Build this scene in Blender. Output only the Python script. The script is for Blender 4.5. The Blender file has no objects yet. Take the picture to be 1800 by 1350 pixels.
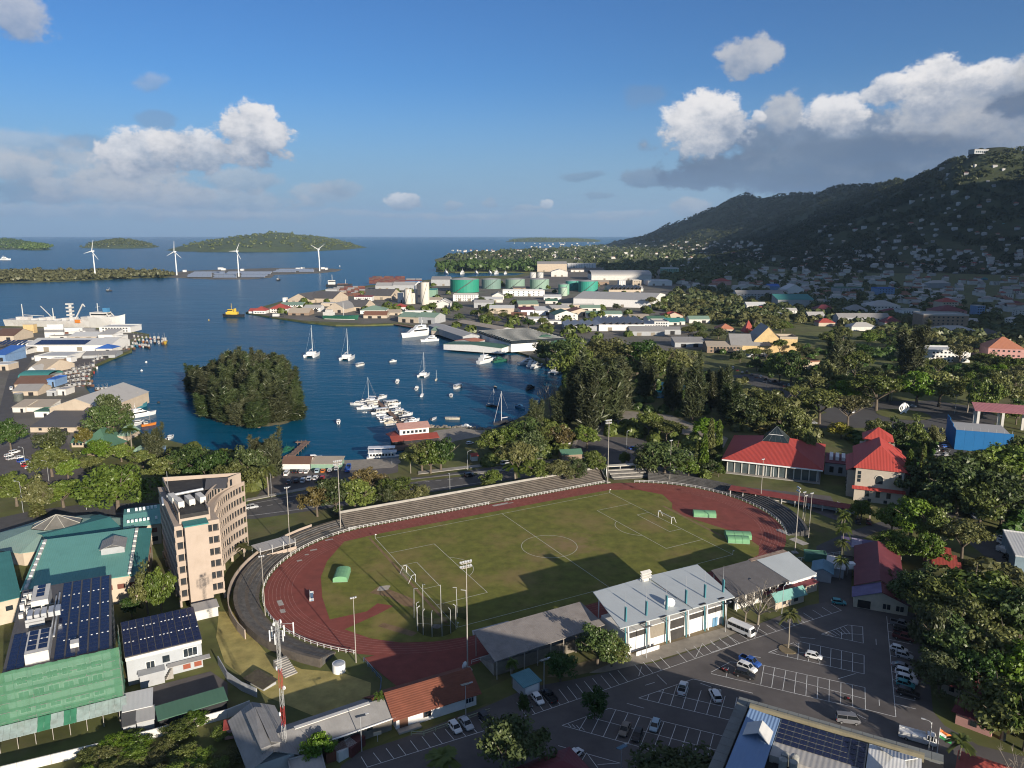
import bpy,math,random
import numpy as np
from math import cos,sin,pi,hypot,atan2
from mathutils import Vector,Matrix
from mathutils.geometry import tessellate_polygon
R = random.Random(7)
NR = np.random.default_rng(7)
S = bpy.context.scene
COL = S.collection
rad = math.radians
# ------------------------------------------------------------------ camera
FPX,HY,CH = 1330.0,412.7,100.0          # focal length in photo pixels,level line,height above the town
PITCH = math.atan((675 - HY) / FPX)
cd = bpy.data.cameras.new('camera')
cd.sensor_width = 36.0
cd.lens = FPX / 1800 * 36
cd.clip_start = 1.0
cd.clip_end = 90000
cam = bpy.data.objects.new('camera',cd)
COL.objects.link(cam)
cam.location = (0,0,CH)
cam.rotation_euler = (pi / 2 - PITCH,0,0)
S.camera = cam
# ------------------------------------------------------------------ exposure, sun, sky
S.view_settings.view_transform = 'Standard'
S.view_settings.look = 'None'
S.view_settings.gamma = 1
S.view_settings.use_curve_mapping = False
S.view_settings.exposure = 1.15
SUN_AZ,SUN_EL = 147.0,15.0                # clockwise from the view direction
sd = bpy.data.lights.new('sun','SUN')
sd.energy = 3.8
sd.angle = rad(0.5)
sd.color = (1.0,0.89,0.74)
sun = bpy.data.objects.new('sun',sd)
COL.objects.link(sun)
sun.rotation_euler = (rad(90 - SUN_EL),0,rad(180 - SUN_AZ))
SKY_STRENGTH = 0.078
try:
 S.cycles.max_bounces = 6
 S.cycles.diffuse_bounces = 4
 S.cycles.glossy_bounces = 3
 S.cycles.transmission_bounces = 4
 S.cycles.transparent_max_bounces = 8
 S.cycles.volume_bounces = 1
 S.cycles.caustics_reflective = False
 S.cycles.caustics_refractive = False
 S.cycles.use_denoising = True
 S.cycles.filter_width = 1.1
except Exception:
 pass
def ray(x,y):
 r,u = x - 900.0,675.0 - y
 c,s = cos(PITCH),sin(PITCH)
 return Vector((r,FPX * c + u * s,-FPX * s + u * c))
def at(x,y,z=0.0):
 d = ray(x,y)
 return Vector((0,0,CH)) + d * ((z - CH) / d.z)
def hgt(x,y0,y1):
 d = ray(x,y1)
 return CH + d.z / d.y * at(x,y0).y
def pix(p):
 c,s = cos(PITCH),sin(PITCH)
 z = p[2] - CH
 f = p[1] * c - z * s
 u = p[1] * s + z * c
 return (900 + FPX * p[0] / f,675 - FPX * u / f) if f > 1 else (-9999,-9999)
def world():
 w = bpy.data.worlds.new('World')
 S.world = w
 w.use_nodes = True
 nt = w.node_tree
 nt.nodes.clear()
 L = nt.links.new
 def val(n,i,v):
  if isinstance(v,bpy.types.NodeSocket):
   L(v,n.inputs[i])
  elif v is not None:
   n.inputs[i].default_value = v
 def m(op,a,b=None,c=None,clamp=False):
  n = nt.nodes.new('ShaderNodeMath')
  n.operation = op
  n.use_clamp = clamp
  val(n,0,a)
  val(n,1,b)
  val(n,2,c)
  return n.outputs[0]
 def ss(v,lo,hi,a=0.0,b=1.0):
  n = nt.nodes.new('ShaderNodeMapRange')
  n.interpolation_type = 'SMOOTHSTEP'
  val(n,0,v)
  for i,q in enumerate((lo,hi,a,b)):
   val(n,i + 1,q)
  return n.outputs[0]
 def mix(f,a,b):
  n = nt.nodes.new('ShaderNodeMix')
  n.data_type = 'RGBA'
  val(n,0,f)
  val(n,6,a)
  val(n,7,b)
  return n.outputs[2]
 sky = nt.nodes.new('ShaderNodeTexSky')
 sky.sky_type = 'NISHITA'
 sky.sun_disc = False
 sky.sun_elevation = rad(SUN_EL)
 sky.sun_rotation = rad(SUN_AZ)
 sky.altitude = 100
 sky.air_density = 1.0
 sky.dust_density = 0.6
 sky.ozone_density = 2.0
 tc = nt.nodes.new('ShaderNodeTexCoord')
 sep = nt.nodes.new('ShaderNodeSeparateXYZ')
 L(tc.outputs['Generated'],sep.inputs[0])
 X,Y,Z = sep.outputs
 az = m('ARCTAN2',X,Y)
 el = m('ARCSINE',Z)
 def noise(scale,detail,rough,off,sz=1.0):
  mp = nt.nodes.new('ShaderNodeMapping')
  mp.inputs['Location'].default_value = off
  mp.inputs['Scale'].default_value = (1,1,sz)
  L(tc.outputs['Generated'],mp.inputs[0])
  n = nt.nodes.new('ShaderNodeTexNoise')
  n.inputs['Scale'].default_value = scale
  n.inputs['Detail'].default_value = detail
  n.inputs['Roughness'].default_value = rough
  L(mp.outputs[0],n.inputs[0])
  return n.outputs[0]
 na = m('SUBTRACT',noise(17,7,0.62,(3.1,1.7,0.4),1.3),0.5)     # lumps
 nb = m('SUBTRACT',noise(15,7,0.6,(7.7,4.2,2.9),1.3),0.5)
 nc = m('SUBTRACT',noise(40,8,0.66,(0.7,9.2,5.9),1.4),0.5)    # billows
 nd = m('SUBTRACT',noise(9,5,0.6,(5.2,3.3,8.1),3.0),0.5)      # veils
 # a little more of the lower sky's grey blue near the level line
 col = sky.outputs[0]
 gm = nt.nodes.new('ShaderNodeGamma')
 gm.inputs[1].default_value = 1.2
 L(col,gm.inputs[0])
 hs = nt.nodes.new('ShaderNodeVectorMath')
 hs.operation = 'MULTIPLY'
 L(gm.outputs[0],hs.inputs[0])
 hs.inputs[1].default_value = (.145,.285,.455)
 col = hs.outputs[0]
 MID = (.55,.82,1.35,1)
 GREY,BLUE,WHITE,WARM = (1.25,1.6,2.25,1),(.6,.95,1.65,1),(5.6,5.35,5.2,1),(3.6,3.55,3.6,1)
 wv = nt.nodes.new('ShaderNodeCombineXYZ')
 L(m('ADD',az,m('MULTIPLY',nb,0.035)),wv.inputs[0])
 L(m('ADD',el,m('MULTIPLY',na,0.03)),wv.inputs[1])
 lump = m('MULTIPLY',m('ADD',na,m('MULTIPLY',nc,1.0)),1.1)
 lightn = m('MULTIPLY',m('ADD',nb,nc),1.5)
 def cloud(x,y,rx,ry,op,dark,lite,soft=0.55):
  nonlocal col
  d = ray(x,y).normalized()
  a0,e0 = atan2(d.x,d.y),math.asin(d.z)
  ra,re = FPX / rx,FPX / ry
  v = nt.nodes.new('ShaderNodeVectorMath')
  v.operation = 'MULTIPLY_ADD'
  L(wv.outputs[0],v.inputs[0])
  v.inputs[1].default_value = (ra,re,0)
  v.inputs[2].default_value = (-a0 * ra,-e0 * re,0)
  ln = nt.nodes.new('ShaderNodeVectorMath')
  ln.operation = 'LENGTH'
  L(v.outputs[0],ln.inputs[0])
  f = ss(m('SUBTRACT',ln.outputs['Value'],lump),0.95 - soft * .5,0.95,op,0.0)
  sp = nt.nodes.new('ShaderNodeSeparateXYZ')
  L(v.outputs[0],sp.inputs[0])
  sh = ss(m('MULTIPLY_ADD',sp.outputs[1],0.55,lightn),-0.75,0.55)
  col = mix(f,col,mix(sh,dark,lite))
 # veils and low bank over the sea, on all sides alike
 hz = m('MULTIPLY',ss(el,0.20,0.0),0.8)
 col = mix(hz,col,(1.75,2.5,3.6,1))
 # small scattered clouds
 for a in (
  (30,28,48,34,.75,GREY,WARM,.8),(265,145,30,18,.38,GREY,WARM,.9),(272,207,34,17,.4,GREY,GREY,.9),
  (60,262,120,32,.45,GREY,WARM,.9),(30,338,90,18,.55,BLUE,GREY,.8),(150,250,50,16,.35,GREY,GREY,.9),
  (120,300,190,42,.5,GREY,WARM,.9),(330,352,260,26,.62,GREY,WARM,.8),(560,345,70,26,.5,GREY,WARM,.8),
  (140,372,330,14,.5,GREY,WARM,.8),(540,378,320,9,.45,GREY,WARM,.9),(900,381,300,8,.4,GREY,WARM,.9),
  (420,318,70,26,.6,GREY,WARM,.8),(235,318,105,36,.8,GREY,WARM,.8),
  (40,300,70,22,.6,GREY,WARM,.6),(150,334,90,22,.65,GREY,WARM,.6),(300,340,90,24,.65,GREY,WARM,.6),(590,332,50,18,.5,GREY,WARM,.6),
  (250,268,70,42,.9,GREY,WHITE,.5),(335,266,75,40,.92,GREY,WHITE,.5),(442,236,66,58,.97,GREY,WHITE,.42),
  (712,352,36,17,.8,GREY,WHITE,.5),(797,360,20,9,.6,GREY,WARM,.6),(860,357,16,10,.55,GREY,WARM,.6),
  (962,362,17,14,.7,GREY,WHITE,.5),(930,369,44,7,.6,GREY,WARM,.6),(1025,306,42,11,.5,BLUE,GREY,.8),
  (1050,341,30,6,.5,BLUE,GREY,.8),(1100,374,60,9,.55,GREY,WARM,.7),(1210,362,40,19,.8,GREY,WARM,.5),
  (1130,314,48,19,.75,BLUE,GREY,.7),(1135,168,55,24,.3,GREY,GREY,.9),(1318,102,58,40,.86,GREY,WARM,.6),
  # the long bank over the ridge: dark base, grey body, bright heads
  (1230,314,90,24,.95,BLUE,BLUE,.6),(1400,322,190,20,.9,BLUE,BLUE,.8),(1650,312,200,30,.9,BLUE,MID,.8),(1420,296,260,40,.96,BLUE,MID,.6),(1680,258,300,64,.97,MID,GREY,.7),(1950,250,330,100,.97,MID,GREY,.5),
  (1480,240,300,46,.95,MID,GREY,.8),(1720,200,150,70,.95,GREY,WARM,.6),
  (1240,216,84,56,.97,GREY,WHITE,.5),(1375,205,42,44,.9,GREY,WARM,.6),(1465,205,58,38,.92,GREY,WHITE,.6),
  (1562,156,38,24,.9,GREY,WHITE,.5),(1648,152,54,54,.97,GREY,WHITE,.5),(1752,140,58,34,.92,GREY,WHITE,.6),
  (1930,120,120,70,.93,GREY,WARM,.5),(1330,208,16,12,.8,GREY,WHITE,.5),
  (1560,262,170,30,.7,BLUE,MID,.7),(1790,192,60,30,.85,BLUE,MID,.7),
 ):
  cloud(*a)
 w.cycles.sampling_method = 'MANUAL'
 w.cycles.sample_map_resolution = 512
 # unseen broken cloud added overhead to lift the fill light, alike on all sides
 ov = m('MULTIPLY',m('MULTIPLY',ss(el,.34,.62),ss(m('ADD',nb,m('MULTIPLY',nc,.5)),-.1,.12)),.7)
 col = mix(ov,col,(2.5,2.55,2.75,1))
 bg = nt.nodes.new('ShaderNodeBackground')
 bg.inputs[1].default_value = SKY_STRENGTH
 L(col,bg.inputs[0])
 out = nt.nodes.new('ShaderNodeOutputWorld')
 L(bg.outputs[0],out.inputs[0])
world()
# ------------------------------------------------------------------ materials
MATS = {}
def mat(name,rgb=(.5,.5,.5),rough=.8,var=.14,scale=.5,metal=0.0,spec=.3,bump=0.0,bscale=3.0,stripe=None,dirt=0.0,dscale=.15,dcol=(.09,.075,.06),wpos=False,rnd=0.0):
 if name in MATS:
  return MATS[name]
 m = bpy.data.materials.new(name)
 MATS[name] = m
 m.use_nodes = True
 nt = m.node_tree
 L = nt.links.new
 b = nt.nodes['Principled BSDF']
 b.inputs['Roughness'].default_value = rough
 b.inputs['Metallic'].default_value = metal
 b.inputs['Specular IOR Level'].default_value = spec
 if wpos:
  pos = nt.nodes.new('ShaderNodeNewGeometry').outputs['Position']
 else:
  pos = nt.nodes.new('ShaderNodeTexCoord').outputs['Object']
 def noise(sc,det=5,ro=.6):
  n = nt.nodes.new('ShaderNodeTexNoise')
  n.inputs['Scale'].default_value = sc
  n.inputs['Detail'].default_value = det
  n.inputs['Roughness'].default_value = ro
  L(pos,n.inputs[0])
  return n.outputs[0]
 def mr(v,a,c,d,e):
  n = nt.nodes.new('ShaderNodeMapRange')
  L(v,n.inputs[0])
  for i,q in enumerate((a,c,d,e)):
   n.inputs[i + 1].default_value = q
  return n.outputs[0]
 sc = nt.nodes.new('ShaderNodeVectorMath')
 sc.operation = 'SCALE'
 sc.inputs[0].default_value = rgb
 L(mr(noise(scale),.25,.75,1 - var,1 + var),sc.inputs['Scale'])
 col = sc.outputs[0]
 if rnd:
  oi = nt.nodes.new('ShaderNodeObjectInfo')
  s2 = nt.nodes.new('ShaderNodeVectorMath')
  s2.operation = 'SCALE'
  L(col,s2.inputs[0])
  L(mr(oi.outputs['Random'],0,1,1 - rnd,1 + rnd),s2.inputs['Scale'])
  col = s2.outputs[0]
 if dirt:
  mx = nt.nodes.new('ShaderNodeMix')
  mx.data_type = 'RGBA'
  L(mr(noise(dscale,8,.7),.48,.75,0,dirt),mx.inputs[0])
  L(col,mx.inputs[6])
  mx.inputs[7].default_value = (*dcol,1)
  col = mx.outputs[2]
 L(col,b.inputs['Base Color'])
 hsock = None
 if stripe:
  ax,per,dep = stripe
  sx = nt.nodes.new('ShaderNodeSeparateXYZ')
  L(pos,sx.inputs[0])
  mm = nt.nodes.new('ShaderNodeMath')
  mm.operation = 'MULTIPLY'
  L(sx.outputs[ax],mm.inputs[0])
  mm.inputs[1].default_value = 2 * pi / per
  sn = nt.nodes.new('ShaderNodeMath')
  sn.operation = 'SINE'
  L(mm.outputs[0],sn.inputs[0])
  bp = nt.nodes.new('ShaderNodeBump')
  bp.inputs['Distance'].default_value = dep
  bp.inputs['Strength'].default_value = 1
  L(sn.outputs[0],bp.inputs['Height'])
  hsock = bp.outputs[0]
 if bump:
  bp = nt.nodes.new('ShaderNodeBump')
  bp.inputs['Distance'].default_value = bump
  bp.inputs['Strength'].default_value = 1
  L(noise(bscale,4,.6),bp.inputs['Height'])
  if hsock:
   L(hsock,bp.inputs['Normal'])
  hsock = bp.outputs[0]
 if hsock:
  L(hsock,b.inputs['Normal'])
 return m
def lf_(name,c0,c1,trans=.22,rnd=.25,scale=.35):
 if name in MATS:
  return MATS[name]
 m = bpy.data.materials.new(name)
 MATS[name] = m
 m.use_nodes = True
 nt = m.node_tree
 L = nt.links.new
 nt.nodes.clear()
 out = nt.nodes.new('ShaderNodeOutputMaterial')
 oi = nt.nodes.new('ShaderNodeObjectInfo')
 geo = nt.nodes.new('ShaderNodeNewGeometry')
 n = nt.nodes.new('ShaderNodeTexNoise')
 n.inputs['Scale'].default_value = scale
 n.inputs['Detail'].default_value = 3
 L(geo.outputs['Position'],n.inputs[0])
 rp = nt.nodes.new('ShaderNodeMapRange')
 L(n.outputs[0],rp.inputs[0])
 rp.inputs[1].default_value = .3
 rp.inputs[2].default_value = .7
 mx = nt.nodes.new('ShaderNodeMix')
 mx.data_type = 'RGBA'
 L(rp.outputs[0],mx.inputs[0])
 mx.inputs[6].default_value = (*c0,1)
 mx.inputs[7].default_value = (*c1,1)
 hs = nt.nodes.new('ShaderNodeHueSaturation')
 L(mx.outputs[2],hs.inputs['Color'])
 for k,(lo,hi) in (('Hue',(.5 - .035 * rnd / .25,.5 + .03 * rnd / .25)),('Value',(1 - rnd,1 + rnd)),('Saturation',(.8,1.1))):
  r = nt.nodes.new('ShaderNodeMapRange')
  if k == 'Value':
   mm = nt.nodes.new('ShaderNodeMath')
   mm.operation = 'FRACT'
   m2 = nt.nodes.new('ShaderNodeMath')
   m2.operation = 'MULTIPLY'
   L(oi.outputs['Random'],m2.inputs[0])
   m2.inputs[1].default_value = 7.3
   L(m2.outputs[0],mm.inputs[0])
   L(mm.outputs[0],r.inputs[0])
  else:
   L(oi.outputs['Random'],r.inputs[0])
  r.inputs[3].default_value = lo
  r.inputs[4].default_value = hi
  L(r.outputs[0],hs.inputs[k])
 d = nt.nodes.new('ShaderNodeBsdfDiffuse')
 t = nt.nodes.new('ShaderNodeBsdfTranslucent')
 L(hs.outputs[0],d.inputs[0])
 L(hs.outputs[0],t.inputs[0])
 ms = nt.nodes.new('ShaderNodeMixShader')
 ms.inputs[0].default_value = trans
 L(d.outputs[0],ms.inputs[1])
 L(t.outputs[0],ms.inputs[2])
 gl = nt.nodes.new('ShaderNodeBsdfGlossy')
 gl.inputs['Roughness'].default_value = .42
 gl.inputs['Color'].default_value = (.9,.9,.8,1)
 m2 = nt.nodes.new('ShaderNodeMixShader')
 m2.inputs[0].default_value = .028
 L(ms.outputs[0],m2.inputs[1])
 L(gl.outputs[0],m2.inputs[2])
 L(m2.outputs[0],out.inputs[0])
 return m
def gm_(name,rgb=(.02,.028,.035),rough=.08):
 if name in MATS:
  return MATS[name]
 m = mat(name,rgb,rough,var=.3,scale=.35,spec=.5)
 return m
# ------------------------------------------------------------------ mesh building
class MB:
 def __init__(s):
  s.v,s.f = [],[]
 def add(s,vs,fs):
  k = len(s.v)
  s.v.extend(tuple(p) for p in vs)
  s.f.extend([tuple(i + k for i in q) for q in fs])
  return s
 def box(s,x0,x1,y0,y1,z0,z1):
  return s.prism([(x0,y0),(x1,y0),(x1,y1),(x0,y1)],z0,z1)
 def prism(s,pts,z0,z1):
  n = len(pts)
  a = sum(pts[i][0] * pts[(i + 1) % n][1] - pts[(i + 1) % n][0] * pts[i][1] for i in range(n))
  if a < 0:
   pts = pts[::-1]
  f = lambda z,i: z[i] if isinstance(z,(list,tuple)) else z
  if a < 0:
   z0 = z0[::-1] if isinstance(z0,(list,tuple)) else z0
   z1 = z1[::-1] if isinstance(z1,(list,tuple)) else z1
  vs = [(p[0],p[1],f(z0,i)) for i,p in enumerate(pts)] + [(p[0],p[1],f(z1,i)) for i,p in enumerate(pts)]
  fs = [tuple(range(n - 1,-1,-1)),tuple(range(n,2 * n))] + [(i,(i + 1) % n,n + (i + 1) % n,n + i) for i in range(n)]
  return s.add(vs,fs)
 def poly(s,pts,z=None):
  P = [Vector((p[0],p[1],(z if z is not None else p[2]))) for p in pts]
  for t in tessellate_polygon([P]):
   q = [P[i] for i in t]
   if (q[1] - q[0]).cross(q[2] - q[0]).z < 0:
    q = q[::-1]
   s.add(q,[(0,1,2)])
  return s
 def quad(s,*p):
  return s.add(p,[tuple(range(len(p)))])
 def slab(s,p,t):
  n = len(p)
  q = [(a[0],a[1],a[2] - t) for a in p]
  return s.add(list(p) + q,[tuple(range(n)),tuple(range(2 * n - 1,n - 1,-1))] + [(i,n + i,n + (i + 1) % n,(i + 1) % n) for i in range(n)])
 def cyl(s,x,y,z0,z1,r,n=10,r1=None,cap=True):
  r1 = r if r1 is None else r1
  vs = [(x + r * cos(2 * pi * i / n),y + r * sin(2 * pi * i / n),z0) for i in range(n)]
  vs += [(x + r1 * cos(2 * pi * i / n),y + r1 * sin(2 * pi * i / n),z1) for i in range(n)]
  fs = [(i,(i + 1) % n,n + (i + 1) % n,n + i) for i in range(n)]
  if cap:
   fs += [tuple(range(n - 1,-1,-1)),tuple(range(n,2 * n))]
  return s.add(vs,fs)
 def tube(s,a,b,r,n=6,r1=None):
  a,b = Vector(a),Vector(b)
  d = (b - a).normalized()
  u = d.cross(Vector((0,0,1)) if abs(d.z) < .9 else Vector((1,0,0))).normalized()
  w = d.cross(u)
  r1 = r if r1 is None else r1
  vs = [a + (u * cos(2 * pi * i / n) + w * sin(2 * pi * i / n)) * r for i in range(n)]
  vs += [b + (u * cos(2 * pi * i / n) + w * sin(2 * pi * i / n)) * r1 for i in range(n)]
  return s.add(vs,[(i,n + i,n + (i + 1) % n,(i + 1) % n) for i in range(n)] + [tuple(range(n)),tuple(range(2 * n - 1,n - 1,-1))])
 def path(s,pts,r,n=5):
  for a,b in zip(pts,pts[1:]):
   s.tube(a,b,r,n)
  return s
 def bar(s,a,b,w,h):
  a,b = Vector(a),Vector(b)
  d = (b - a).normalized()
  u = Vector((-d.y,d.x,0))
  u = u.normalized() * w / 2 if u.length > 1e-6 else Vector((w / 2,0,0))
  v = d.cross(u).normalized() * h / 2
  vs = [a - u - v,a + u - v,a + u + v,a - u + v,b - u - v,b + u - v,b + u + v,b - u + v]
  return s.add(vs,[(3,2,1,0),(4,5,6,7),(0,1,5,4),(1,2,6,5),(2,3,7,6),(3,0,4,7)])
 def mesh(s,name,m=None,smooth=False):
  me = bpy.data.meshes.new(name)
  me.from_pydata(s.v,[],s.f)
  if m is not None:
   me.materials.append(m)
  if smooth:
   me.polygons.foreach_set('use_smooth',[True] * len(me.polygons))
  me.update()
  return me
 def bl(s,name,m,parent=None,smooth=False,loc=None,rz=None):
  return put(name,s.mesh(name,m,smooth),parent,loc,rz)
def put(name,me,parent=None,loc=None,rz=None,scale=None):
 o = bpy.data.objects.new(name,me)
 COL.objects.link(o)
 if parent is not None:
  o.parent = parent
 if loc is not None:
  o.location = loc
 if rz is not None:
  o.rotation_euler = (0,0,rz)
 if scale is not None:
  o.scale = (scale,) * 3 if not isinstance(scale,(tuple,list)) else scale
 return o
THINGS = []
def tag(o,label,cat,group=None,auto=False):
 o['label'] = label
 o['category'] = cat
 if group:
  o['group'] = group
 THINGS.append([o,label,auto])
 return o
def th_(name,label,cat,loc=(0,0,0),rz=0.0,group=None,auto=False):
 o = bpy.data.objects.new(name,None)
 o.empty_display_size = .5
 COL.objects.link(o)
 o.location = loc
 o.rotation_euler = (0,0,rz)
 return tag(o,label,cat,group,auto)
def stc_(o):
 o['kind'] = 'structure'
 return o
def stuff(o):
 o['kind'] = 'stuff'
 return o
def dup(root,loc,rz=0.0,label=None,group=None,auto=False,scale=None,mats=None):
 def cp(o,parent):
  c = o.copy()
  COL.objects.link(c)
  if parent is not None:
   c.parent = parent
  if mats and o.data is not None:
   for s in c.material_slots:
    if s.material and s.material.name in mats:
     k = s.material.name
     s.link = 'OBJECT'
     s.material = mats[k]
  for ch in KIDS(o):
   cp(ch,c)
  return c
 c = cp(root,None)
 c.location = loc
 c.rotation_euler = (0,0,rz)
 if scale is not None:
  c.scale = (scale,) * 3 if not isinstance(scale,(tuple,list)) else scale
 if label:
  tag(c,label,root['category'],group or root.get('group'),auto)
 return c
KIDC = {}
def KIDS(o):
 if o.name not in KIDC:
  KIDC[o.name] = list(o.children)
 return KIDC[o.name]
def col3(c):
 return tuple(c)
def rectpx(a,b,c,z):
 A,B,C = at(*a,z),at(*b,z),at(*c,z)
 u = (B - A)
 w = u.length
 u.normalize()
 v = Vector((-u.y,u.x,0))
 d = (C - B).dot(v)
 c0 = A + u * w / 2 + v * d / 2
 return Vector((c0.x,c0.y,0)),atan2(u.y,u.x),w,abs(d)
# ------------------------------------------------------------------ setting: sea, land, hills, islands, roads
SEA = -1.6
P2 = lambda pts,z=0.0: [at(x,y,z) for x,y in pts]
M_GRASS = mat('rough_grass',(.1,.11,.034),.95,var=.45,scale=.09,dirt=.75,dscale=.05,dcol=(.15,.11,.065),wpos=True)
M_LAWN = mat('mown_lawn',(.11,.12,.034),.95,var=.35,scale=.12,dirt=.5,dscale=.07,dcol=(.16,.13,.06),wpos=True)
M_EARTH = mat('dry_earth',(.2,.155,.095),.95,var=.3,scale=.3,dirt=.5,dscale=.12,dcol=(.09,.09,.035),wpos=True)
M_ASPH = mat('asphalt',(.105,.094,.09),.88,var=.22,scale=.16,dirt=.55,dscale=.11,dcol=(.15,.135,.125),wpos=True)
M_ROAD = mat('road_asphalt',(.085,.081,.08),.85,var=.2,scale=.2,dirt=.5,dscale=.08,dcol=(.1,.095,.09),wpos=True)
M_CONC = mat('concrete',(.32,.3,.27),.88,var=.18,scale=.4,dirt=.55,dscale=.3,dcol=(.12,.115,.1),wpos=True)
M_PAVE = mat('paving',(.27,.24,.2),.9,var=.2,scale=.5,dirt=.4,dscale=.2,dcol=(.14,.12,.1),wpos=True)
M_YARD = mat('industrial_yard',(.15,.135,.115),.9,var=.35,scale=.03,dirt=.7,dscale=.02,dcol=(.07,.085,.035),wpos=True)
M_PAINT = mat('road_paint',(.62,.62,.6),.7,var=.25,scale=.7,dirt=.35,dscale=.6,dcol=(.16,.155,.15),wpos=True)
M_WHITE = mat('white_paint',(.75,.75,.73),.55,var=.06,scale=.3)
M_STEEL = mat('galvanised_steel',(.5,.51,.52),.45,var=.1,metal=.5)
M_ROCK = mat('rock',(.2,.18,.15),.9,var=.35,scale=.8,bump=.1)
def water_mat():
 m = bpy.data.materials.new('sea_water')
 m.use_nodes = True
 nt = m.node_tree
 L = nt.links.new
 b = nt.nodes['Principled BSDF']
 b.inputs['Roughness'].default_value = .25
 b.inputs['IOR'].default_value = 1.333
 b.inputs['Specular IOR Level'].default_value = .075
 pos = nt.nodes.new('ShaderNodeNewGeometry').outputs['Position']
 def noise(sc,det,size=(1,1,1),rot=0):
  mp = nt.nodes.new('ShaderNodeMapping')
  mp.inputs['Scale'].default_value = size
  mp.inputs['Rotation'].default_value = (0,0,rot)
  L(pos,mp.inputs[0])
  n = nt.nodes.new('ShaderNodeTexNoise')
  n.inputs['Scale'].default_value = sc
  n.inputs['Detail'].default_value = det
  L(mp.outputs[0],n.inputs[0])
  return n.outputs[0]
 mx = nt.nodes.new('ShaderNodeMix')
 mx.data_type = 'RGBA'
 mr = nt.nodes.new('ShaderNodeMapRange')
 L(noise(.0045,5,(1,.5,1),.4),mr.inputs[0])
 mr.inputs[1].default_value = .35
 mr.inputs[2].default_value = .7
 L(mr.outputs[0],mx.inputs[0])
 mx.inputs[6].default_value = (.002,.056,.112,1)
 mx.inputs[7].default_value = (.003,.078,.145,1)
 L(mx.outputs[2],b.inputs['Base Color'])
 last = None
 for sc,det,size,rot,dist in ((.012,4,(1,2.2,1),.5,1.6),(.09,4,(1,2.4,1),.45,.32),(.55,3,(1,1.8,1),.7,.07)):
  bp = nt.nodes.new('ShaderNodeBump')
  bp.inputs['Distance'].default_value = dist
  bp.inputs['Strength'].default_value = .8
  L(noise(sc,det,size,rot),bp.inputs['Height'])
  if last:
   L(last,bp.inputs['Normal'])
  last = bp.outputs[0]
 L(last,b.inputs['Normal'])
 return m
M_SEA = water_mat()
stc_(MB().quad((-26000,-3000,SEA),(30000,-3000,SEA),(30000,42000,SEA),(-26000,42000,SEA)).bl('sea',M_SEA))
# land: the town on the main shore, the edge given as seen from above
COAST = [(-260,574),(0,573),(150,574),(215,580),(262,587),(262,591),(235,596),(232,606),(232,616),(200,628),(172,640),(160,660),(150,680),(168,704),(185,712),(225,720),
   (232,745),(250,762),(290,772),(330,782),(365,790),(420,800),(470,806),(520,810),(640,811),(700,806),(712,790),(716,768),(740,752),(800,752),(858,756),
   (885,748),(925,728),(950,708),(978,690),(1000,672),(992,652),(960,640),(925,622),(880,611),(840,603),(800,592),(760,582),(735,575),(700,569),(640,571),(590,571),
   (540,566),(470,556),(432,549),(445,543),(490,531),(525,519),(560,511),(620,504),(680,499),(740,493),(790,488),(850,485),(905,484),(930,479),(860,478),(800,479),(766,477),
   (768,462),(764,456),(790,449),(850,443),(905,438),(960,436),(1020,434),(1080,428),(1110,423),(1150,420.5)]
land = [tuple(at(x,y)) for x,y in COAST] + [(9000,9000,0),(9000,-400,0),(-1500,-400,0),(-1500,300,0)]
g = MB().poly(land)
n = len(COAST)
for i in range(n - 1):
 a,b = land[i],land[i + 1]
 g.quad((a[0],a[1],-4),(b[0],b[1],-4),(b[0],b[1],0),(a[0],a[1],0))
stc_(g.bl('ground',M_GRASS))
SHEETS = []
def sheet(name,pts,m,z,world_pts=False):
 if m in (M_ASPH,M_ROAD,M_PAVE):
  SHEETS.append(pts)
 return stc_(MB().poly(pts if world_pts else P2(pts,z),z).bl(name,m))
# yards and industrial ground
sheet('industrial_ground',[(445,550),(480,557),(540,564),(640,569),(700,567),(740,574),(800,590),(880,609),(960,634),(1010,645),(1200,612),(1290,620),(1190,560),(1240,500),(1200,470),(1000,470),
       (900,490),(800,490),(690,501),(560,513),(500,531)],M_YARD,.03)
sheet('port_yard',[(-200,576),(150,576),(255,588),(230,597),(228,615),(198,626),(168,640),(156,660),(148,680),(180,720),(150,775),(60,800),(-60,790),(-200,760)],M_YARD,.03)
sheet('port_apron',[(85,640),(100,632),(150,622),(196,612),(226,600),(228,614),(198,626),(168,640),(156,660),(150,676),(120,682),(92,665)],M_ASPH,.05)
sheet('port_road',[(-10,760),(0,715),(12,668),(22,640),(38,622),(62,618),(58,630),(44,650),(36,680),(30,705),(18,760)],M_ROAD,.06)
# car parks and streets
CARPARK = [(600,1345),(632,1322),(700,1300),(790,1266),(868,1236),(930,1208),(1000,1196),(1060,1183),(1100,1172),(1150,1165),(1240,1136),(1330,1098),(1420,1064),(1500,1050),(1560,1062),(1625,1085),
   (1628,1130),(1640,1250),(1660,1275),(1720,1310),(1800,1330),(1900,1400),(1900,1500),(560,1500)]
sheet('car_park',CARPARK,M_ASPH,.05)
sheet('earth_verge',[(960,1190),(1010,1168),(1075,1150),(1140,1132),(1290,1085),(1300,1100),(1240,1128),(1150,1158),(1080,1172),(1000,1190)],M_EARTH,.035)
sheet('pavement',[(1035,1183),(1110,1150),(1290,1098),(1300,1090),(1330,1098),(1240,1134),(1150,1162),(1060,1182)],M_PAVE,.058)
sheet('grass_verge',[(640,1322),(690,1296),(790,1262),(868,1232),(940,1205),(900,1190),(840,1218),(700,1270),(620,1300)],M_LAWN,.036)
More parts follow.
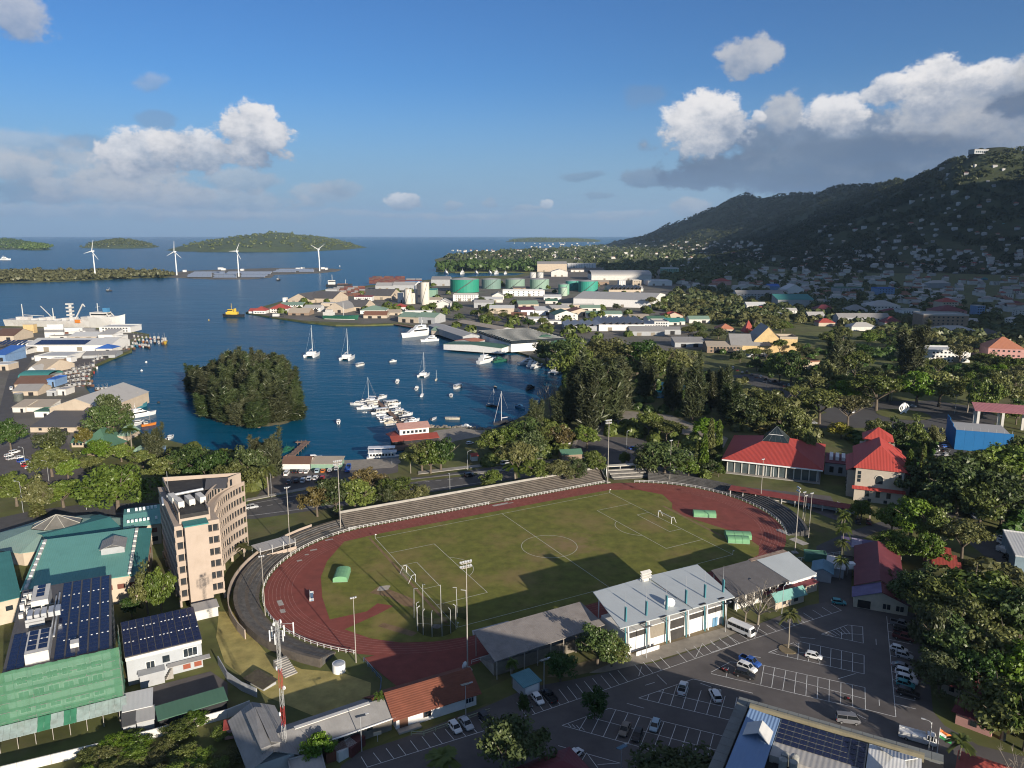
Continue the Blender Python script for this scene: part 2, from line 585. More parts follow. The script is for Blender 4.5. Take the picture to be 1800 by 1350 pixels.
sheet('shore_road',[(-60,925),(0,910),(60,897),(150,886),(280,884),(430,884),(560,858),(640,846),(740,838),(860,822),(980,806),(1060,798),(1110,800),(1180,815),(1230,830),(1225,842),(1120,826),(1065,822),
      (980,832),(870,848),(780,862),(700,872),(600,890),(450,912),(280,912),(150,912),(60,925),(-60,960)],M_ROAD,.06)
sheet('shore_car_park',[(452,872),(478,838),(510,828),(700,816),(700,830),(640,842),(560,856)],M_ASPH,.05)
sheet('terminal_car_park',[(-60,860),(-60,800),(30,775),(110,762),(125,790),(150,830),(205,846),(190,862),(60,862),(20,850)],M_ASPH,.05)
sheet('roundabout_road',[(1440,730),(1480,716),(1540,706),(1640,704),(1720,716),(1760,735),(1730,760),(1700,790),(1690,830),(1640,838),(1650,780),(1600,756),(1520,752),(1440,752)],M_ROAD,.06)
sheet('avenue',[(1285,660),(1330,656),(1440,690),(1500,712),(1480,735),(1420,712),(1330,680)],M_ROAD,.068)
sheet('park_path',[(1000,800),(1010,770),(1040,735),(1080,720),(1180,730),(1280,770),(1270,790),(1170,752),(1090,745),(1060,765),(1110,800)],M_PAVE,.055)
sheet('park_car_park',[(1005,800),(1020,765),(1120,770),(1240,800),(1235,826),(1120,818)],M_ASPH,.07)
sheet('hall_forecourt',[(1262,850),(1300,855),(1460,872),(1480,905),(1470,915),(1380,880),(1300,868)],M_ASPH,.056)
sheet('school_road',[(1435,960),(1490,935),(1545,918),(1610,905),(1660,890),(1760,950),(1860,1020),(1860,1060),(1740,985),(1660,920),(1540,935),(1500,955),(1495,1060),(1440,1060)],M_ROAD,.044)
sheet('lit_bank',[(385,1075),(420,1075),(432,1105),(470,1150),(530,1176),(600,1182),(652,1200),(650,1245),(560,1262),(470,1225),(395,1165),(380,1120)],mat('dry_bank_grass',(.34,.28,.1),.95,var=.35,scale=.25,dirt=.6,dscale=.2,dcol=(.15,.15,.045),wpos=True),.04)  # bank of pale dry grass, its own tone
sheet('block_yard',[(200,1225),(370,1180),(400,1200),(400,1235),(270,1285),(215,1290)],M_ASPH,.05)
sheet('causeway',[(735,775),(765,757),(800,752),(858,757),(850,766),(800,775),(760,795)],M_PAVE,.07)
sheet('quay_terrace',[(600,828),(602,809),(700,805),(705,812),(690,822)],M_PAVE,.075)
sheet('pond',[(1120,682),(1150,672),(1200,670),(1230,684),(1200,700),(1140,700)],M_SEA,.05)
# hills
def ridge(pts):
 out = []
 for x,y,D in pts:
  d = ray(x,y)
  out.append((d.x / d.y * D,D,CH + d.z / d.y * D - (15 if D > 3500 else 40 if D > 2620 else 72)))
 return out
RIDGES = [(ridge([(1075,421,8200),(1110,413,7800),(1150,405,7300),(1180,387,6900),(1215,379,6600),(1250,364,6200),(1290,346,5900),(1312,334,5750),(1345,343,5500)]),.42),
   (ridge([(1345,343,5500),(1400,331,5000),(1440,334,4700),(1500,322,4200),(1560,316,3800),(1600,301,3300),(1650,288,2950),(1690,274,2700),(1722,270,2600),(1760,277,2550),(1800,268,2500)]),.36),
   ([(1560,2600,360),(1950,2400,370),(2350,1900,430)],.5),
   ([(2350,1900,430),(2150,1350,620),(1640,900,620),(1330,560,580),(1130,230,440),(1030,-150,330),(1200,-600,250)],.95),  # unseen ridge outside the frame, its height raised to shade the valley
   ([(2350,1900,420),(2720,2800,900),(2980,3700,1100),(3950,5000,1350),(5300,6600,1300)],1.3)]  # unseen massif added outside the frame to shade the far ridge
VN = NR.random((96,96))
def vnoise(x,y):
 x,y = np.asarray(x,float),np.asarray(y,float)
 xi,yi = np.floor(x).astype(int),np.floor(y).astype(int)
 fx,fy = x - xi,y - yi
 fx,fy = fx * fx * (3 - 2 * fx),fy * fy * (3 - 2 * fy)
 a,b,c,d = VN[xi % 96,yi % 96],VN[(xi + 1) % 96,yi % 96],VN[xi % 96,(yi + 1) % 96],VN[(xi + 1) % 96,(yi + 1) % 96]
 return (a * (1 - fx) + b * fx) * (1 - fy) + (c * (1 - fx) + d * fx) * fy
def hill(x,y):
 x,y = np.asarray(x,float),np.asarray(y,float)
 h = np.full(x.shape,-40.0)
 k = 1 + .35 * (vnoise(x / 420 + 9,y / 420) - .5)
 for pts,sl in RIDGES:
  for (ax,ay,az),(bx,by,bz) in zip(pts,pts[1:]):
   dx,dy = bx - ax,by - ay
   t = np.clip(((x - ax) * dx + (y - ay) * dy) / (dx * dx + dy * dy),0,1)
   d = np.hypot(x - ax - t * dx,y - ay - t * dy)
   z = az + t * (bz - az)
   h = np.maximum(h,(z + 5) * np.maximum(0,1 - sl * k * d / np.maximum(z,20)) ** 1.5 - 5)
 n = np.clip((h + 5) / 60,0,1) * np.clip(2800 / np.maximum(y,1),.4,1)
 return h + n * ((vnoise(x / 260,y / 260) - .5) * 60 + (vnoise(x / 110 + 5,y / 110) - .5) * 26 + (vnoise(x / 45 + 3,y / 45) - .5) * 11)
def hill_mesh():
 na,nd = 230,190
 ii,jj = np.mgrid[0:nd + 1,0:na + 1]
 D = 650 * (10500 / 650) ** (ii / nd)
 b = np.radians(-2 + 100 * (jj / na) ** 1.15)
 x,y = D * np.sin(b),D * np.cos(b)
 z = np.maximum(hill(x,y),-3.0)
 V = np.stack([x,y,z],-1).reshape(-1,3)
 k = (np.arange(nd)[:,None] * (na + 1) + np.arange(na)[None]).ravel()
 q = np.stack([k,k + na + 1,k + na + 2,k + 1],-1)
 q = q[V[q][:,:,2].max(1) > -2.9]
 me = bpy.data.meshes.new('hills')
 me.from_pydata(V.tolist(),[],q.tolist())
 me.materials.append(mat('hill_forest_floor',(.045,.056,.024),.95,var=.55,scale=.012,dirt=.5,dscale=.006,dcol=(.075,.07,.035),bump=2.5,bscale=.09,wpos=True))
 me.polygons.foreach_set('use_smooth',[True] * len(q))
 me.update()
 if me.polygons[len(q) // 2].normal.z < 0:
  me.flip_normals()
 return stc_(put('hills',me))
hill_mesh()
# islands
def island(name,pts,hmax,shape,seed,m,n=48,label=None):
 P = P2(pts,SEA)
 xs,ys = [p.x for p in P],[p.y for p in P]
 def inside(x,y):
  c = False
  j = len(P) - 1
  for i in range(len(P)):
   if (P[i].y > y) != (P[j].y > y) and x < (P[j].x - P[i].x) * (y - P[i].y) / (P[j].y - P[i].y) + P[i].x:
    c = not c
   j = i
  return c
 def edge(x,y):
  q = Vector((x,y,SEA))
  best = 1e9
  for i in range(len(P)):
   e = P[(i + 1) % len(P)] - P[i]
   t = (q - P[i]).dot(e) / e.dot(e)
   t = max(0,min(1,t))
   best = min(best,(P[i].lerp(P[(i + 1) % len(P)],t) - q).length)
  return best
 x0,x1,y0,y1 = min(xs),max(xs),min(ys),max(ys)
 wid = min(x1 - x0,y1 - y0) / 2
 N = n
 V,F = [],[]
 for i in range(N + 1):
  for j in range(N + 1):
   x,y = x0 + (x1 - x0) * j / N,y0 + (y1 - y0) * i / N
   if inside(x,y):
    e = min(1,edge(x,y) / wid)
    z = SEA + .8 + hmax * shape((x - x0) / (x1 - x0)) * (e ** .6) * (.75 + .35 * vnoise(x / wid * 3 + seed,y / wid * 3) + .25 * vnoise(x / wid * 11,y / wid * 11))
   else:
    z = SEA - 1.5
   V.append((x,y,z))
 for i in range(N):
  for j in range(N):
   k = i * (N + 1) + j
   q = (k,k + 1,k + N + 2,k + N + 1)
   if max(V[t][2] for t in q) > SEA:
    F.append(q)
 me = bpy.data.meshes.new(name)
 me.from_pydata(V,[],F)
 me.materials.append(m)
 me.polygons.foreach_set('use_smooth',[True] * len(F))
 return stc_(put(name,me))
M_ISL = mat('island_forest',(.075,.1,.035),.95,var=.4,scale=.012,dirt=.5,dscale=.02,dcol=(.12,.11,.05),bump=4,bscale=.05,wpos=True)
bump1 = lambda c,w: (lambda t: math.exp(-((t - c) / w) ** 2))
ISLES = [([(-60,438),(20,439),(60,437),(84,434),(40,428),(-60,428)],150,lambda t: .35 + .65 * max(0,1 - abs(t - .55) * 2)),
   ([(44,439),(66,440),(86,438.5),(70,434),(50,434)],85,lambda t: 1),
   ([(152,436),(200,437),(255,436.5),(272,434),(240,427),(175,427)],145,lambda t: .55 + .45 * bump1(.62,.25)(t)),
   ([(312,441),(400,443.5),(520,443),(600,439),(638,436),(600,426),(480,424),(380,426),(330,432)],135,lambda t: .45 + .75 * bump1(.66,.25)(t)),
   ([(888,425),(960,426),(1055,425),(1050,421.5),(900,421.3)],60,lambda t: .25 + .6 * bump1(.25,.2)(t) + .3 * bump1(.7,.15)(t))]
ISO = []
for i,(p,h,f) in enumerate(ISLES):
 ISO.append(island('island',p,h,f,i * 7.3,M_ISL))
M_SHORE = mat('islet_shore',(.085,.08,.05),.95,var=.4,scale=.2,wpos=True)
island('islet',[(318,668),(340,676),(356,690),(354,712),(363,734),(398,747),(450,751),(498,746),(529,735),(536,716),(527,690),(490,672),(430,664),(360,660)],1.6,lambda t: 1,3,M_SHORE)
island('wooded_spit',[(-80,499),(60,497),(160,493),(250,489),(300,488),(330,484),(300,478),(200,474),(60,474),(-80,478)],2.0,lambda t: 1,5,M_GRASS)
island('solar_island',[(296,488),(380,491.5),(440,491),(478,488),(482,483),(560,480.5),(596,477),(600,473.5),(560,471),(480,471.5),(400,474),(320,477),(296,481)],2.2,lambda t: 1,6,M_YARD)
# ------------------------------------------------------------------ stadium
SU,SV,SC = Vector((.8802,.4746,0)),Vector((-.4746,.8802,0)),Vector((12.2,232.5,0))
SROT = atan2(SU.y,SU.x)
def st(x,y,z=0.0):
 return SC + SU * x + SV * y + Vector((0,0,z))
def oval(r,n=28,x0=-45.5,x1=43.0):
 p = [(x1 + r * cos(a),r * sin(a)) for a in np.linspace(-pi / 2,pi / 2,n)]
 p += [(x0 + r * cos(a),r * sin(a)) for a in np.linspace(pi / 2,3 * pi / 2,n)]
 return p
def stmb(p,z):
 return [st(x,y,z) for x,y in p]
M_TRACK = mat('red_track',(.21,.057,.044),.9,var=.2,scale=.35,dirt=.45,dscale=.13,dcol=(.14,.05,.042),wpos=True)
M_PITCH = mat('pitch_turf',(.135,.138,.026),.95,var=.34,scale=.3,dirt=.95,dscale=.045,dcol=(.25,.175,.07),wpos=True)
M_LINE = mat('chalk_line',(.5,.5,.42),.9,var=.3,scale=1.5,wpos=True)
M_LANE = mat('lane_line',(.36,.2,.17),.9,var=.4,scale=.6,wpos=True)
stc_(MB().poly(stmb(oval(44.2) + [],.08),.08).poly(stmb([(-74,-36),(-45,-36),(-45,-50),(-70,-54)],.075),.075).poly(stmb([(-46,-43),(62,-43),(62,-49.5),(-46,-49.5)],.07),.07).bl('running_track',M_TRACK))
TURF = [(-58,35.5),(-67,23),(-71.5,13),(-74.5,0),(-76,-13.6),(-66,-14),(-62,-11),(-58.5,-14.5),(-64,-17),(-74,-20.5),(-69.5,-28),(-63.5,-33.5),(-56,-37),(-47,-39),(-20,-39.2),(20,-39.4),(47,-39.3),(55,-37.5),
  (60.5,-32.5),(63,-22),(60,-12),(57,0),(58,8),(62,12.5),(65,22),(60,31),(50,36.2),(20,36.8),(-20,36.6),(-45,36.6)]
def wear(m,spots,col):
 nt = m.node_tree
 L = nt.links.new
 b = nt.nodes['Principled BSDF']
 pos = nt.nodes.new('ShaderNodeNewGeometry').outputs[0]
 last = b.inputs[0].links[0].from_socket
 nz = nt.nodes.new('ShaderNodeTexNoise')
 nz.inputs['Scale'].default_value = .45
 nz.inputs['Detail'].default_value = 6
 L(pos,nz.inputs[0])
 for x,y,rx,s in spots:
  d = nt.nodes.new('ShaderNodeVectorMath')
  d.operation = 'DISTANCE'
  L(pos,d.inputs[0])
  d.inputs[1].default_value = st(x,y,.1)
  a = nt.nodes.new('ShaderNodeMath')
  a.operation = 'MULTIPLY_ADD'
  L(nz.outputs[0],a.inputs[0])
  a.inputs[1].default_value = rx * 1.6
  L(d.outputs['Value'],a.inputs[2])
  r = nt.nodes.new('ShaderNodeMapRange')
  r.interpolation_type = 'SMOOTHSTEP'
  L(a.outputs[0],r.inputs[0])
  for i,v in enumerate((rx * .7,rx * 1.8,s,0)):
   r.inputs[i + 1].default_value = v
  mx = nt.nodes.new('ShaderNodeMix')
  mx.data_type = 'RGBA'
  L(r.outputs[0],mx.inputs[0])
  L(last,mx.inputs[6])
  mx.inputs[7].default_value = col
  last = mx.outputs[2]
 L(last,b.inputs[0])
wear(M_PITCH,((6,-1,13,.8),(-7,-6,7,.5),(42,0,6,.6),(-44,-3,6,.5),(24,10,8,.3),(-20,-14,9,.35)),(.24,.16,.08,1))
stc_(MB().poly(stmb(TURF,.1),.1).bl('pitch',M_PITCH))
M_WORN = mat('worn_turf',(.2,.13,.07),.95,var=.35,scale=.4,wpos=True)
for pts in ([(-62,-4),(-58,-1),(-52,-14),(-54,-18),(-56,-16),(-58,-9)],[(-66,-23),(-64,-22),(-58,-31),(-60,-32)],[(-50,35),(-49.2,35),(-49,-30),(-49.8,-30)],[(56.5,12),(57.5,12),(56,-26),(55,-26)]):
 stc_(MB().poly(stmb(pts,.105),.105).bl('worn_strip',M_WORN))
ln = MB()
def sline(p,q,w=.16,z=.112,mb=None):
 p,q = st(*p),st(*q)
 d = (q - p).normalized()
 s = Vector((-d.y,d.x,0)) * w / 2
 up = Vector((0,0,z))
 (mb or ln).quad(p - s + up,q - s + up,q + s + up,p + s + up)
HX,HW = 48.0,33.4
for a,b in (((-HX,-HW),(HX,-HW)),((HX,-HW),(HX,HW)),((HX,HW),(-HX,HW)),((-HX,HW),(-HX,-HW)),((0,-HW),(0,HW))):
 sline(a,b)
for sx in (-1,1):
 for dx,hy in ((15.6,19.6),(5.3,9.0)):
  sline((sx * HX,-hy),(sx * (HX - dx),-hy))
  sline((sx * (HX - dx),-hy),(sx * (HX - dx),hy))
  sline((sx * (HX - dx),hy),(sx * HX,hy))
 arc = [(sx * (HX - 10.6 - 9.0 * cos(t)),9.0 * sin(t)) for t in np.linspace(-.96,.96,14)]
 for a,b in zip(arc,arc[1:]):
  sline(a,b)
cc = [(9.1 * cos(t),9.1 * sin(t)) for t in np.linspace(0,2 * pi,49)]
for a,b in zip(cc,cc[1:]):
 sline(a,b)
stc_(ln.bl('pitch_markings',M_LINE))
ln = MB()
for k in range(7):
 r = 36.6 + k * 1.06
 o = oval(r,30)
 for a,b in zip(o,o[1:] + o[:1]):
  sline(a,b,.07,.095,ln)
stc_(ln.bl('lane_markings',M_LANE))
M_PATCH = mat('bare_screed',(.36,.33,.3),.9,var=.3,scale=1.2,wpos=True)
for x,y,w,d in ((-62,39.5,2.6,.9),(-68.6,33.6,2.2,1.0),(-71.4,31,1.2,.8),(-74.5,27.5,1.6,1),(-85.6,2,1.4,3.4),(-86,-3,1.3,2.2),(4,42.2,6.5,1.5),(8,41.8,2.5,.6),(77,-28,2.2,6),(75,-36,3,6)):
 stc_(MB().poly(stmb([(x - w / 2,y - d / 2),(x + w / 2,y - d / 2),(x + w / 2,y + d / 2),(x - w / 2,y + d / 2)],.1),.1).bl('track_patch',M_PATCH))
# terraces: each step one piece of concrete
M_STEP = mat('weathered_concrete',(.115,.098,.082),.92,var=.3,scale=.5,dirt=.8,dscale=.35,dcol=(.055,.05,.045),bump=.02)
M_STEP2 = mat('dark_terrace_concrete',(.105,.1,.095),.92,var=.4,scale=.6,dirt=.7,dscale=.4,dcol=(.035,.034,.033),bump=.02)
def cs_(cx,r0,r1,a0,a1,z0,z1,n=22):
 mb = MB()
 A = np.linspace(a0,a1,n)
 for t,u in zip(A,A[1:]):
  q = [(cx + r0 * cos(t),r0 * sin(t)),(cx + r1 * cos(t),r1 * sin(t)),(cx + r1 * cos(u),r1 * sin(u)),(cx + r0 * cos(u),r0 * sin(u))]
  P = [st(*p) for p in q]
  mb.add([(p.x,p.y,z1) for p in P] + [(p.x,p.y,z0) for p in P],[(0,1,2,3),(0,3,7,4)] + ([(0,4,5,1)] if t == a0 else []) + ([(2,6,7,3)] if u == a1 else []) + [(1,5,6,2)])
 return mb
t = th_('terrace','long straight open terrace of weathered concrete steps beside the shore road','terrace')
NS = 9
for k in range(NS):
 y0,z = 45.2 + k * .78,.45 + k * .4
 P = [st(*p) for p in ((-54.5,y0),(54,y0),(54 + k * .25,y0 + .8),(-54.5,y0 + .8))]
 MB().prism([(p.x,p.y) for p in P],0,z).bl('step',M_STEP,t)
P = [st(*p) for p in ((-54.5,52.25),(56.5,52.25),(56.5,52.6),(-54.5,52.6))]
MB().prism([(p.x,p.y) for p in P],0,4.5).bl('back_wall',M_CONC,t)
for x in (-54.8,54.6):
 P = [st(*p) for p in ((x - .15,45),(x + .15,45),(x + .15 + (1.8 if x > 0 else 0),52.6),(x - .15 + (1.8 if x > 0 else 0),52.6))]
 MB().prism([(p.x,p.y) for p in P],0,[.9,.9,4.5,4.5]).bl('end_wall',M_STEP2,t)
t = th_('terrace','curved terrace of dark concrete steps below the curved beige office block','terrace')
for k in range(7):
 cs_(-45.5,45.4 + k * .95,46.4 + k * .95,pi * .52,pi * 1.235,0,.4 + k * .3).bl('step',M_STEP2 if k % 3 else M_STEP,t)
t = th_('terrace','curved terrace of near black concrete steps below the red roofed glass hall','terrace')
for k in range(7):
 cs_(43.0,45.4 + k * .85,46.3 + k * .85,-pi * .235,pi * .3,0,.4 + k * .33).bl('step',M_STEP2,t)
t = th_('terrace','short covered terrace with white edged steps under a thin roof','terrace')
for k in range(6):
 P = [st(*p) for p in ((59,46 + k * .9),(78.5 - k * .3,39.5 + k * .9),(78.5,40.5 + k * .9),(59,46.95 + k * .9))]
 MB().prism([(p.x,p.y) for p in P],0,.5 + k * .5).bl('step',M_CONC if k % 2 else M_STEP2,t)
P = [st(*p,4.6) for p in ((58.6,50.4),(78.5,44.2),(79,46.8),(58.6,53))]
MB().slab(P,.25).bl('canopy',mat('cream_paint',(.6,.56,.47),.7,dirt=.3,dscale=.5),t)
for x,y in ((58.8,51),(58.8,52.8),(65.5,50.5),(72,48.4),(78.6,44.6),(78.8,46.6)):
 p = st(x,y)
 MB().cyl(p.x,p.y,0,4.4,.14).bl('post',M_WHITE,t)
# white perimeter rail: posts and bars
RM = mat('white_rail_paint',(.55,.55,.53),.6,var=.12,dirt=.3,dscale=1.5)
def fr_(name,label,pts,gap,h=1.05,m=RM,mid=True,w=.09):
 r = th_(name,label,'railing',tuple(st(*pts[0])))
 o = st(*pts[0])
 P = [st(*p) - o for p in pts]
 mb = MB()
 for a,b in zip(P,P[1:]):
  mb.bar(a + Vector((0,0,h)),b + Vector((0,0,h)),w,.12)
  if mid:
   mb.bar(a + Vector((0,0,h * .5)),b + Vector((0,0,h * .5)),w * .7,.09)
 mb.bl('rail',m,r)
 me = MB().box(-.07,.07,-.07,.07,0,h).mesh('post',m)
 L = [0]
 for a,b in zip(P,P[1:]):
  L.append(L[-1] + (b - a).length)
 s = 0
 while s <= L[-1] + .01:
  i = max(k for k in range(len(L)) if L[k] <= s + 1e-6)
  i = min(i,len(P) - 2)
  p = P[i].lerp(P[i + 1],(s - L[i]) / max(L[i + 1] - L[i],1e-6))
  put('post',me,r,p,SROT)
  s += gap
 return r
fr_('perimeter_rail','long white two bar rail in front of the straight terrace',[(-54,44.4),(0.5,44.4)],1.35)
fr_('perimeter_rail','white two bar rail between the gap in the straight terrace and the corner floodlight',[(7,44.4),(53.5,44.4)],1.35)
fr_('perimeter_rail','white rail curving round the end of the red track below the office block',[(-45.5 + 44.5 * cos(a),44.5 * sin(a)) for a in np.linspace(pi * .545,pi * 1.27,40)],2.1)
fr_('perimeter_rail','white rail curving round the end of the red track below the red roofed hall',[(43 + 44.5 * cos(a),44.5 * sin(a)) for a in np.linspace(pi * .34,-pi * .24,34)],1.9)
fr_('track_fence','blue sheeted rail running from the track corner to the red tiled house',[(-74.2,-37.5),(-73.2,-47.5),(-75.5,-53)],2.4,1.2,mat('blue_sheet',(.1,.16,.24),.6))
fr_('track_fence','thin white rail beside the corrugated stand roof at the end of the track',[(-52,-50.5),(-44,-50.2)],2.5,1.0)
fr_('track_fence','white rail at the corner behind the grey roofed stand',[(59,-46),(80,-50),(84,-55)],2.4,1.1)
# floodlights and lamp posts
M_POLE = mat('weathered_pole_paint',(.36,.33,.29),.6,var=.15,scale=1.5,dirt=.3,dscale=.8)
M_LAMP = mat('lamp_glass',(.42,.43,.44),.25,var=.05,spec=.6)
def fl_(bx,by,top,label,nl=8,rot=SROT,r=.18,rows=2):
 b = at(bx,by)
 h = hgt(bx,by,top)
 t = th_('floodlight',label,'floodlight',b,rot)
 MB().cyl(0,0,0,h,r,10,r * .5).bl('mast',M_POLE,t)
 MB().box(-.9,.9,-.9,.9,0,.35).bl('base',M_CONC,t)
 w = nl // rows * .5
 MB().bar((-w / 2,0,h),(w / 2,0,h),.15,.15).bar((-w / 2,0,h - 1.1),(w / 2,0,h - 1.1),.15,.15).bl('crossbar',M_POLE,t)
 me = MB().cyl(0,0,0,.35,.2,8,.34).mesh('lamp',M_LAMP)
 for k in range(nl):
  o = put('lamp',me,t,(-w / 2 + (k // rows) * w / max(1,nl // rows - 1),.1,h + .1 - (k % rows) * 1.1))
  o.rotation_euler = (rad(65),0,pi)
 return t
fl_(822,1178,990,'tall floodlight mast between the red tiled house and the long corrugated stand',10)
fl_(599,932,812,'tall floodlight mast at the near end of the straight terrace',10)
fl_(1068,848,740,'tall floodlight mast at the far corner between the two terraces',10)
fl_(1397,972,858,'floodlight mast with a boxy head behind the grey roofed stand',6,SROT + 1.2)
def lp_(bx,by,top,label,kind='double',rot=SROT,group=None,auto=False,arm=1.2):
 b = at(bx,by)
 h = hgt(bx,by,top)
 t = th_('lamp_post',label,'lamp post',b,rot,group,auto)
 if kind == 'gooseneck':
  MB().tube((0,0,0),(0,0,h - .6),.1,8,.07).path([(0,0,h - .6),(.15,0,h - .25),(.5,0,h - .05),(arm,0,h)],.06).bl('pole',M_STEEL,t)
  MB().box(arm - .1,arm + .6,-.14,.14,h - .06,h + .1).bl('lamp',M_LAMP,t)
 elif kind == 'double':
  MB().tube((0,0,0),(0,0,h),.13,8,.07).bl('pole',M_POLE,t)
  MB().bar((-.6,0,h),(.6,0,h),.07,.07).bl('crossbar',M_POLE,t)
  me = MB().box(-.2,.2,-.15,.15,0,.3).mesh('lamp',M_LAMP)
  for s in (-.55,0,.55):
   put('lamp',me,t,(s,.1,h + .02))
 elif kind == 'solar':
  MB().tube((0,0,0),(0,0,h - .35),.1,8,.07).bar((0,0,h - .6),(1.3,.3,h - .45),.06,.06).bl('pole',M_STEEL,t)
  MB().slab([(-1.0,-.6,h - .15),(1.0,-.6,h - .15),(1.0,.6,h - .5),(-1.0,.6,h - .5)][::1],.06).bl('solar_panel',gm_('panel_glass',(.012,.018,.05),.2),t)
  MB().box(1.0,1.7,.15,.45,h - .5,h - .38).bl('lamp',M_LAMP,t)
 elif kind == 'twin':
  MB().tube((0,0,0),(0,0,h - .5),.11,8,.08).path([(0,0,h - .6),(-.5,0,h - .1),(-1.5,0,h)],.05).path([(0,0,h - .6),(.5,0,h - .1),(1.5,0,h)],.05).bl('pole',M_STEEL,t)
  for s in (-1.9,1.3):
   MB().box(s,s + .6,-.14,.14,h - .06,h + .08).bl('lamp',M_LAMP,t)
 return t
lp_(626,1165,1052,'slender double headed lamp post on the near curve of the red track')
lp_(466.5,1083,979,'lamp post standing among the dark steps at the lowest end of the curved terrace')
lp_(511,979,858,'lamp post on the curved terrace nearest the shore road')
lp_(1177,847,775,'lamp post beside the short covered terrace')
lp_(1337,880,808,'lamp post on the dark curved terrace in front of the glass hall')
lp_(1421,948,868,'lamp post at the end of the dark curved terrace above the track bend')
for x,y,tp in ((1411,912,866),(1414,916,872)):
 lp_(x,y,tp,'plain pole of the pair on the bank by the hall forecourt',group='poles on the bank by the forecourt')
lp_(636,1321,1255,'solar lamp post on the grass verge beside the corrugated barn','solar',.4)
lp_(819,1263,1200,'solar lamp post in front of the red tiled house','solar',.4)
lp_(956,1215,1157,'solar lamp post beside the blue roofed kiosk','solar',.5)
lp_(1136,1157,1099,'solar lamp post in front of the near end of the white pavilion','solar',.5)
lp_(1275,1111,1058,'solar lamp post beside the parked white bus','solar',.5)
lp_(1374,1079,1028,'lamp post in front of the small teal roofed kiosk','gooseneck',.3,arm=.9)
lp_(1091,1378,1310,'solar lamp post in the shaded lower bays of the car park','solar',.6)
lp_(1630,1335,1268,'plain street lamp post beside the flagpoles','gooseneck',2.6)
lp_(41,901,846,'gooseneck street lamp beside the teal roofed hall','gooseneck',3.0,arm=1.6)
lp_(86,846,810,'gooseneck street lamp at the terminal car park','gooseneck',3.0,arm=1.8)
lp_(44,815,786,'gooseneck street lamp beside the row of white cars','gooseneck',3.0,arm=1.8)
lp_(152,896,856,'slim lamp post between two round trees behind the teal roof','gooseneck',1.0,arm=.5)
lp_(478,876,835,'street lamp by the palm on the shore road','gooseneck',2.0)
lp_(507,905,858,'street lamp at the side street by the office block','gooseneck',1.2)
lp_(822,826,793,'street lamp on the shore road near the striped kiosk','gooseneck',.5)
lp_(791,866,833,'street lamp behind the middle of the straight terrace','gooseneck',2.2,arm=.5)
lp_(689,817,796,'street lamp by the white houseboat','gooseneck',1.9,arm=.4)
lp_(1101,800,757,'street lamp in the park car park','gooseneck',.2,arm=.5)
lp_(1567,704,677,'twin armed street lamp behind the roundabout','twin',.2)
lp_(1538,722,699,'street lamp at the roundabout entry','gooseneck',2.9)
lp_(1678,727,694,'twin armed street lamp by the blue wall','twin',.1)
lp_(1284,668,648,'gooseneck street lamp at the head of the tree lined avenue','gooseneck',2.9,arm=2)
lp_(1347,686,671,'gooseneck street lamp halfway down the tree lined avenue','gooseneck',2.9,arm=2)
# goals, flags, hammer cage, covers
M_NET = mat('net_cord',(.35,.36,.33),.9,var=.1)
def goal(sx):
 t = th_('football_goal','white football goal at the ' + ('hammer cage' if sx < 0 else 'green covers') + ' end of the pitch','goal',st(sx * HX,0),SROT + (pi if sx < 0 else 0))
 MB().tube((0,-3.66,0),(0,-3.66,2.5),.09).tube((0,3.66,0),(0,3.66,2.5),.09).tube((0,-3.7,2.44),(0,3.7,2.44),.09).bl('frame',M_WHITE,t)
 MB().path([(0,-3.66,2.4),(1.0,-3.66,2.4),(2.2,-3.66,0)],.06).path([(0,3.66,2.4),(1.0,3.66,2.4),(2.2,3.66,0)],.06).tube((2.2,-3.66,.05),(2.2,3.66,.05),.05).bl('net_support',M_WHITE,t)
 mb = MB()
 for k in range(13):
  y = -3.6 + k * .6
  mb.path([(1.0,y,2.4),(2.2,y,.05)],.012,3)
 for k in range(6):
  mb.path([(1.0 + .2 * k,-3.66,2.4 - .47 * k),(1.0 + .2 * k,3.66,2.4 - .47 * k)],.012,3)
 stuff(mb.bl('net',M_NET,t))
goal(-1)
goal(1)
for sx in (-1,1):
 for sy in (-1,1):
  t = th_('corner_flag','small corner flag at the ' + ('terrace' if sy > 0 else 'pavilion') + ' side of the ' + ('hammer cage' if sx < 0 else 'green cover') + ' end','corner flag',st(sx * HX,sy * HW))
  MB().tube((0,0,0),(0,0,1.6),.04).bl('pole',M_WHITE,t)
  MB().add([(0,0,1.6),(.45,.05,1.5),(.45,.05,1.25),(0,0,1.2),(0,.02,1.6),(.45,.07,1.5),(.45,.07,1.25),(0,.02,1.2)],[(0,1,2,3),(7,6,5,4)]).bl('flag',mat('pale_flag',(.7,.68,.6),.9),t)
# hammer cage
cx,cy = -52.5,-30.5
t = th_('hammer_cage','tall dark netted hammer throwing cage with grey poles on the grass','hammer cage',st(cx,cy),SROT)
pm = mat('grey_metal_pole',(.5,.5,.47),.5,metal=.4)
poles = [(5.2 * cos(a),5.2 * sin(a)) for a in np.radians([150,178,206,234,262,290,318])]
gates = [(-3.6,7.0),(-.5,8.4),(3.6,5.6),(6.8,2.2),(8.4,-.6)]
for x,y in poles:
 MB().tube((x,y,0),(x,y,6.6),.09).tube((x,y,6.6),(x * .86,y * .86,7.0),.08).bl('pole',pm,t)
for x,y in gates:
 MB().tube((x,y,0),(x * .97,y * .97,8.6),.1).tube((x * .97,y * .97,8.6),(x * .8,y * .8,9.0),.08).bl('pole',pm,t)
nm = bpy.data.materials.new('black_netting')
nm.use_nodes = True
_b = nm.node_tree.nodes['Principled BSDF']
_b.inputs['Base Color'].default_value = (.012,.014,.012,1)
_b.inputs['Alpha'].default_value = .55
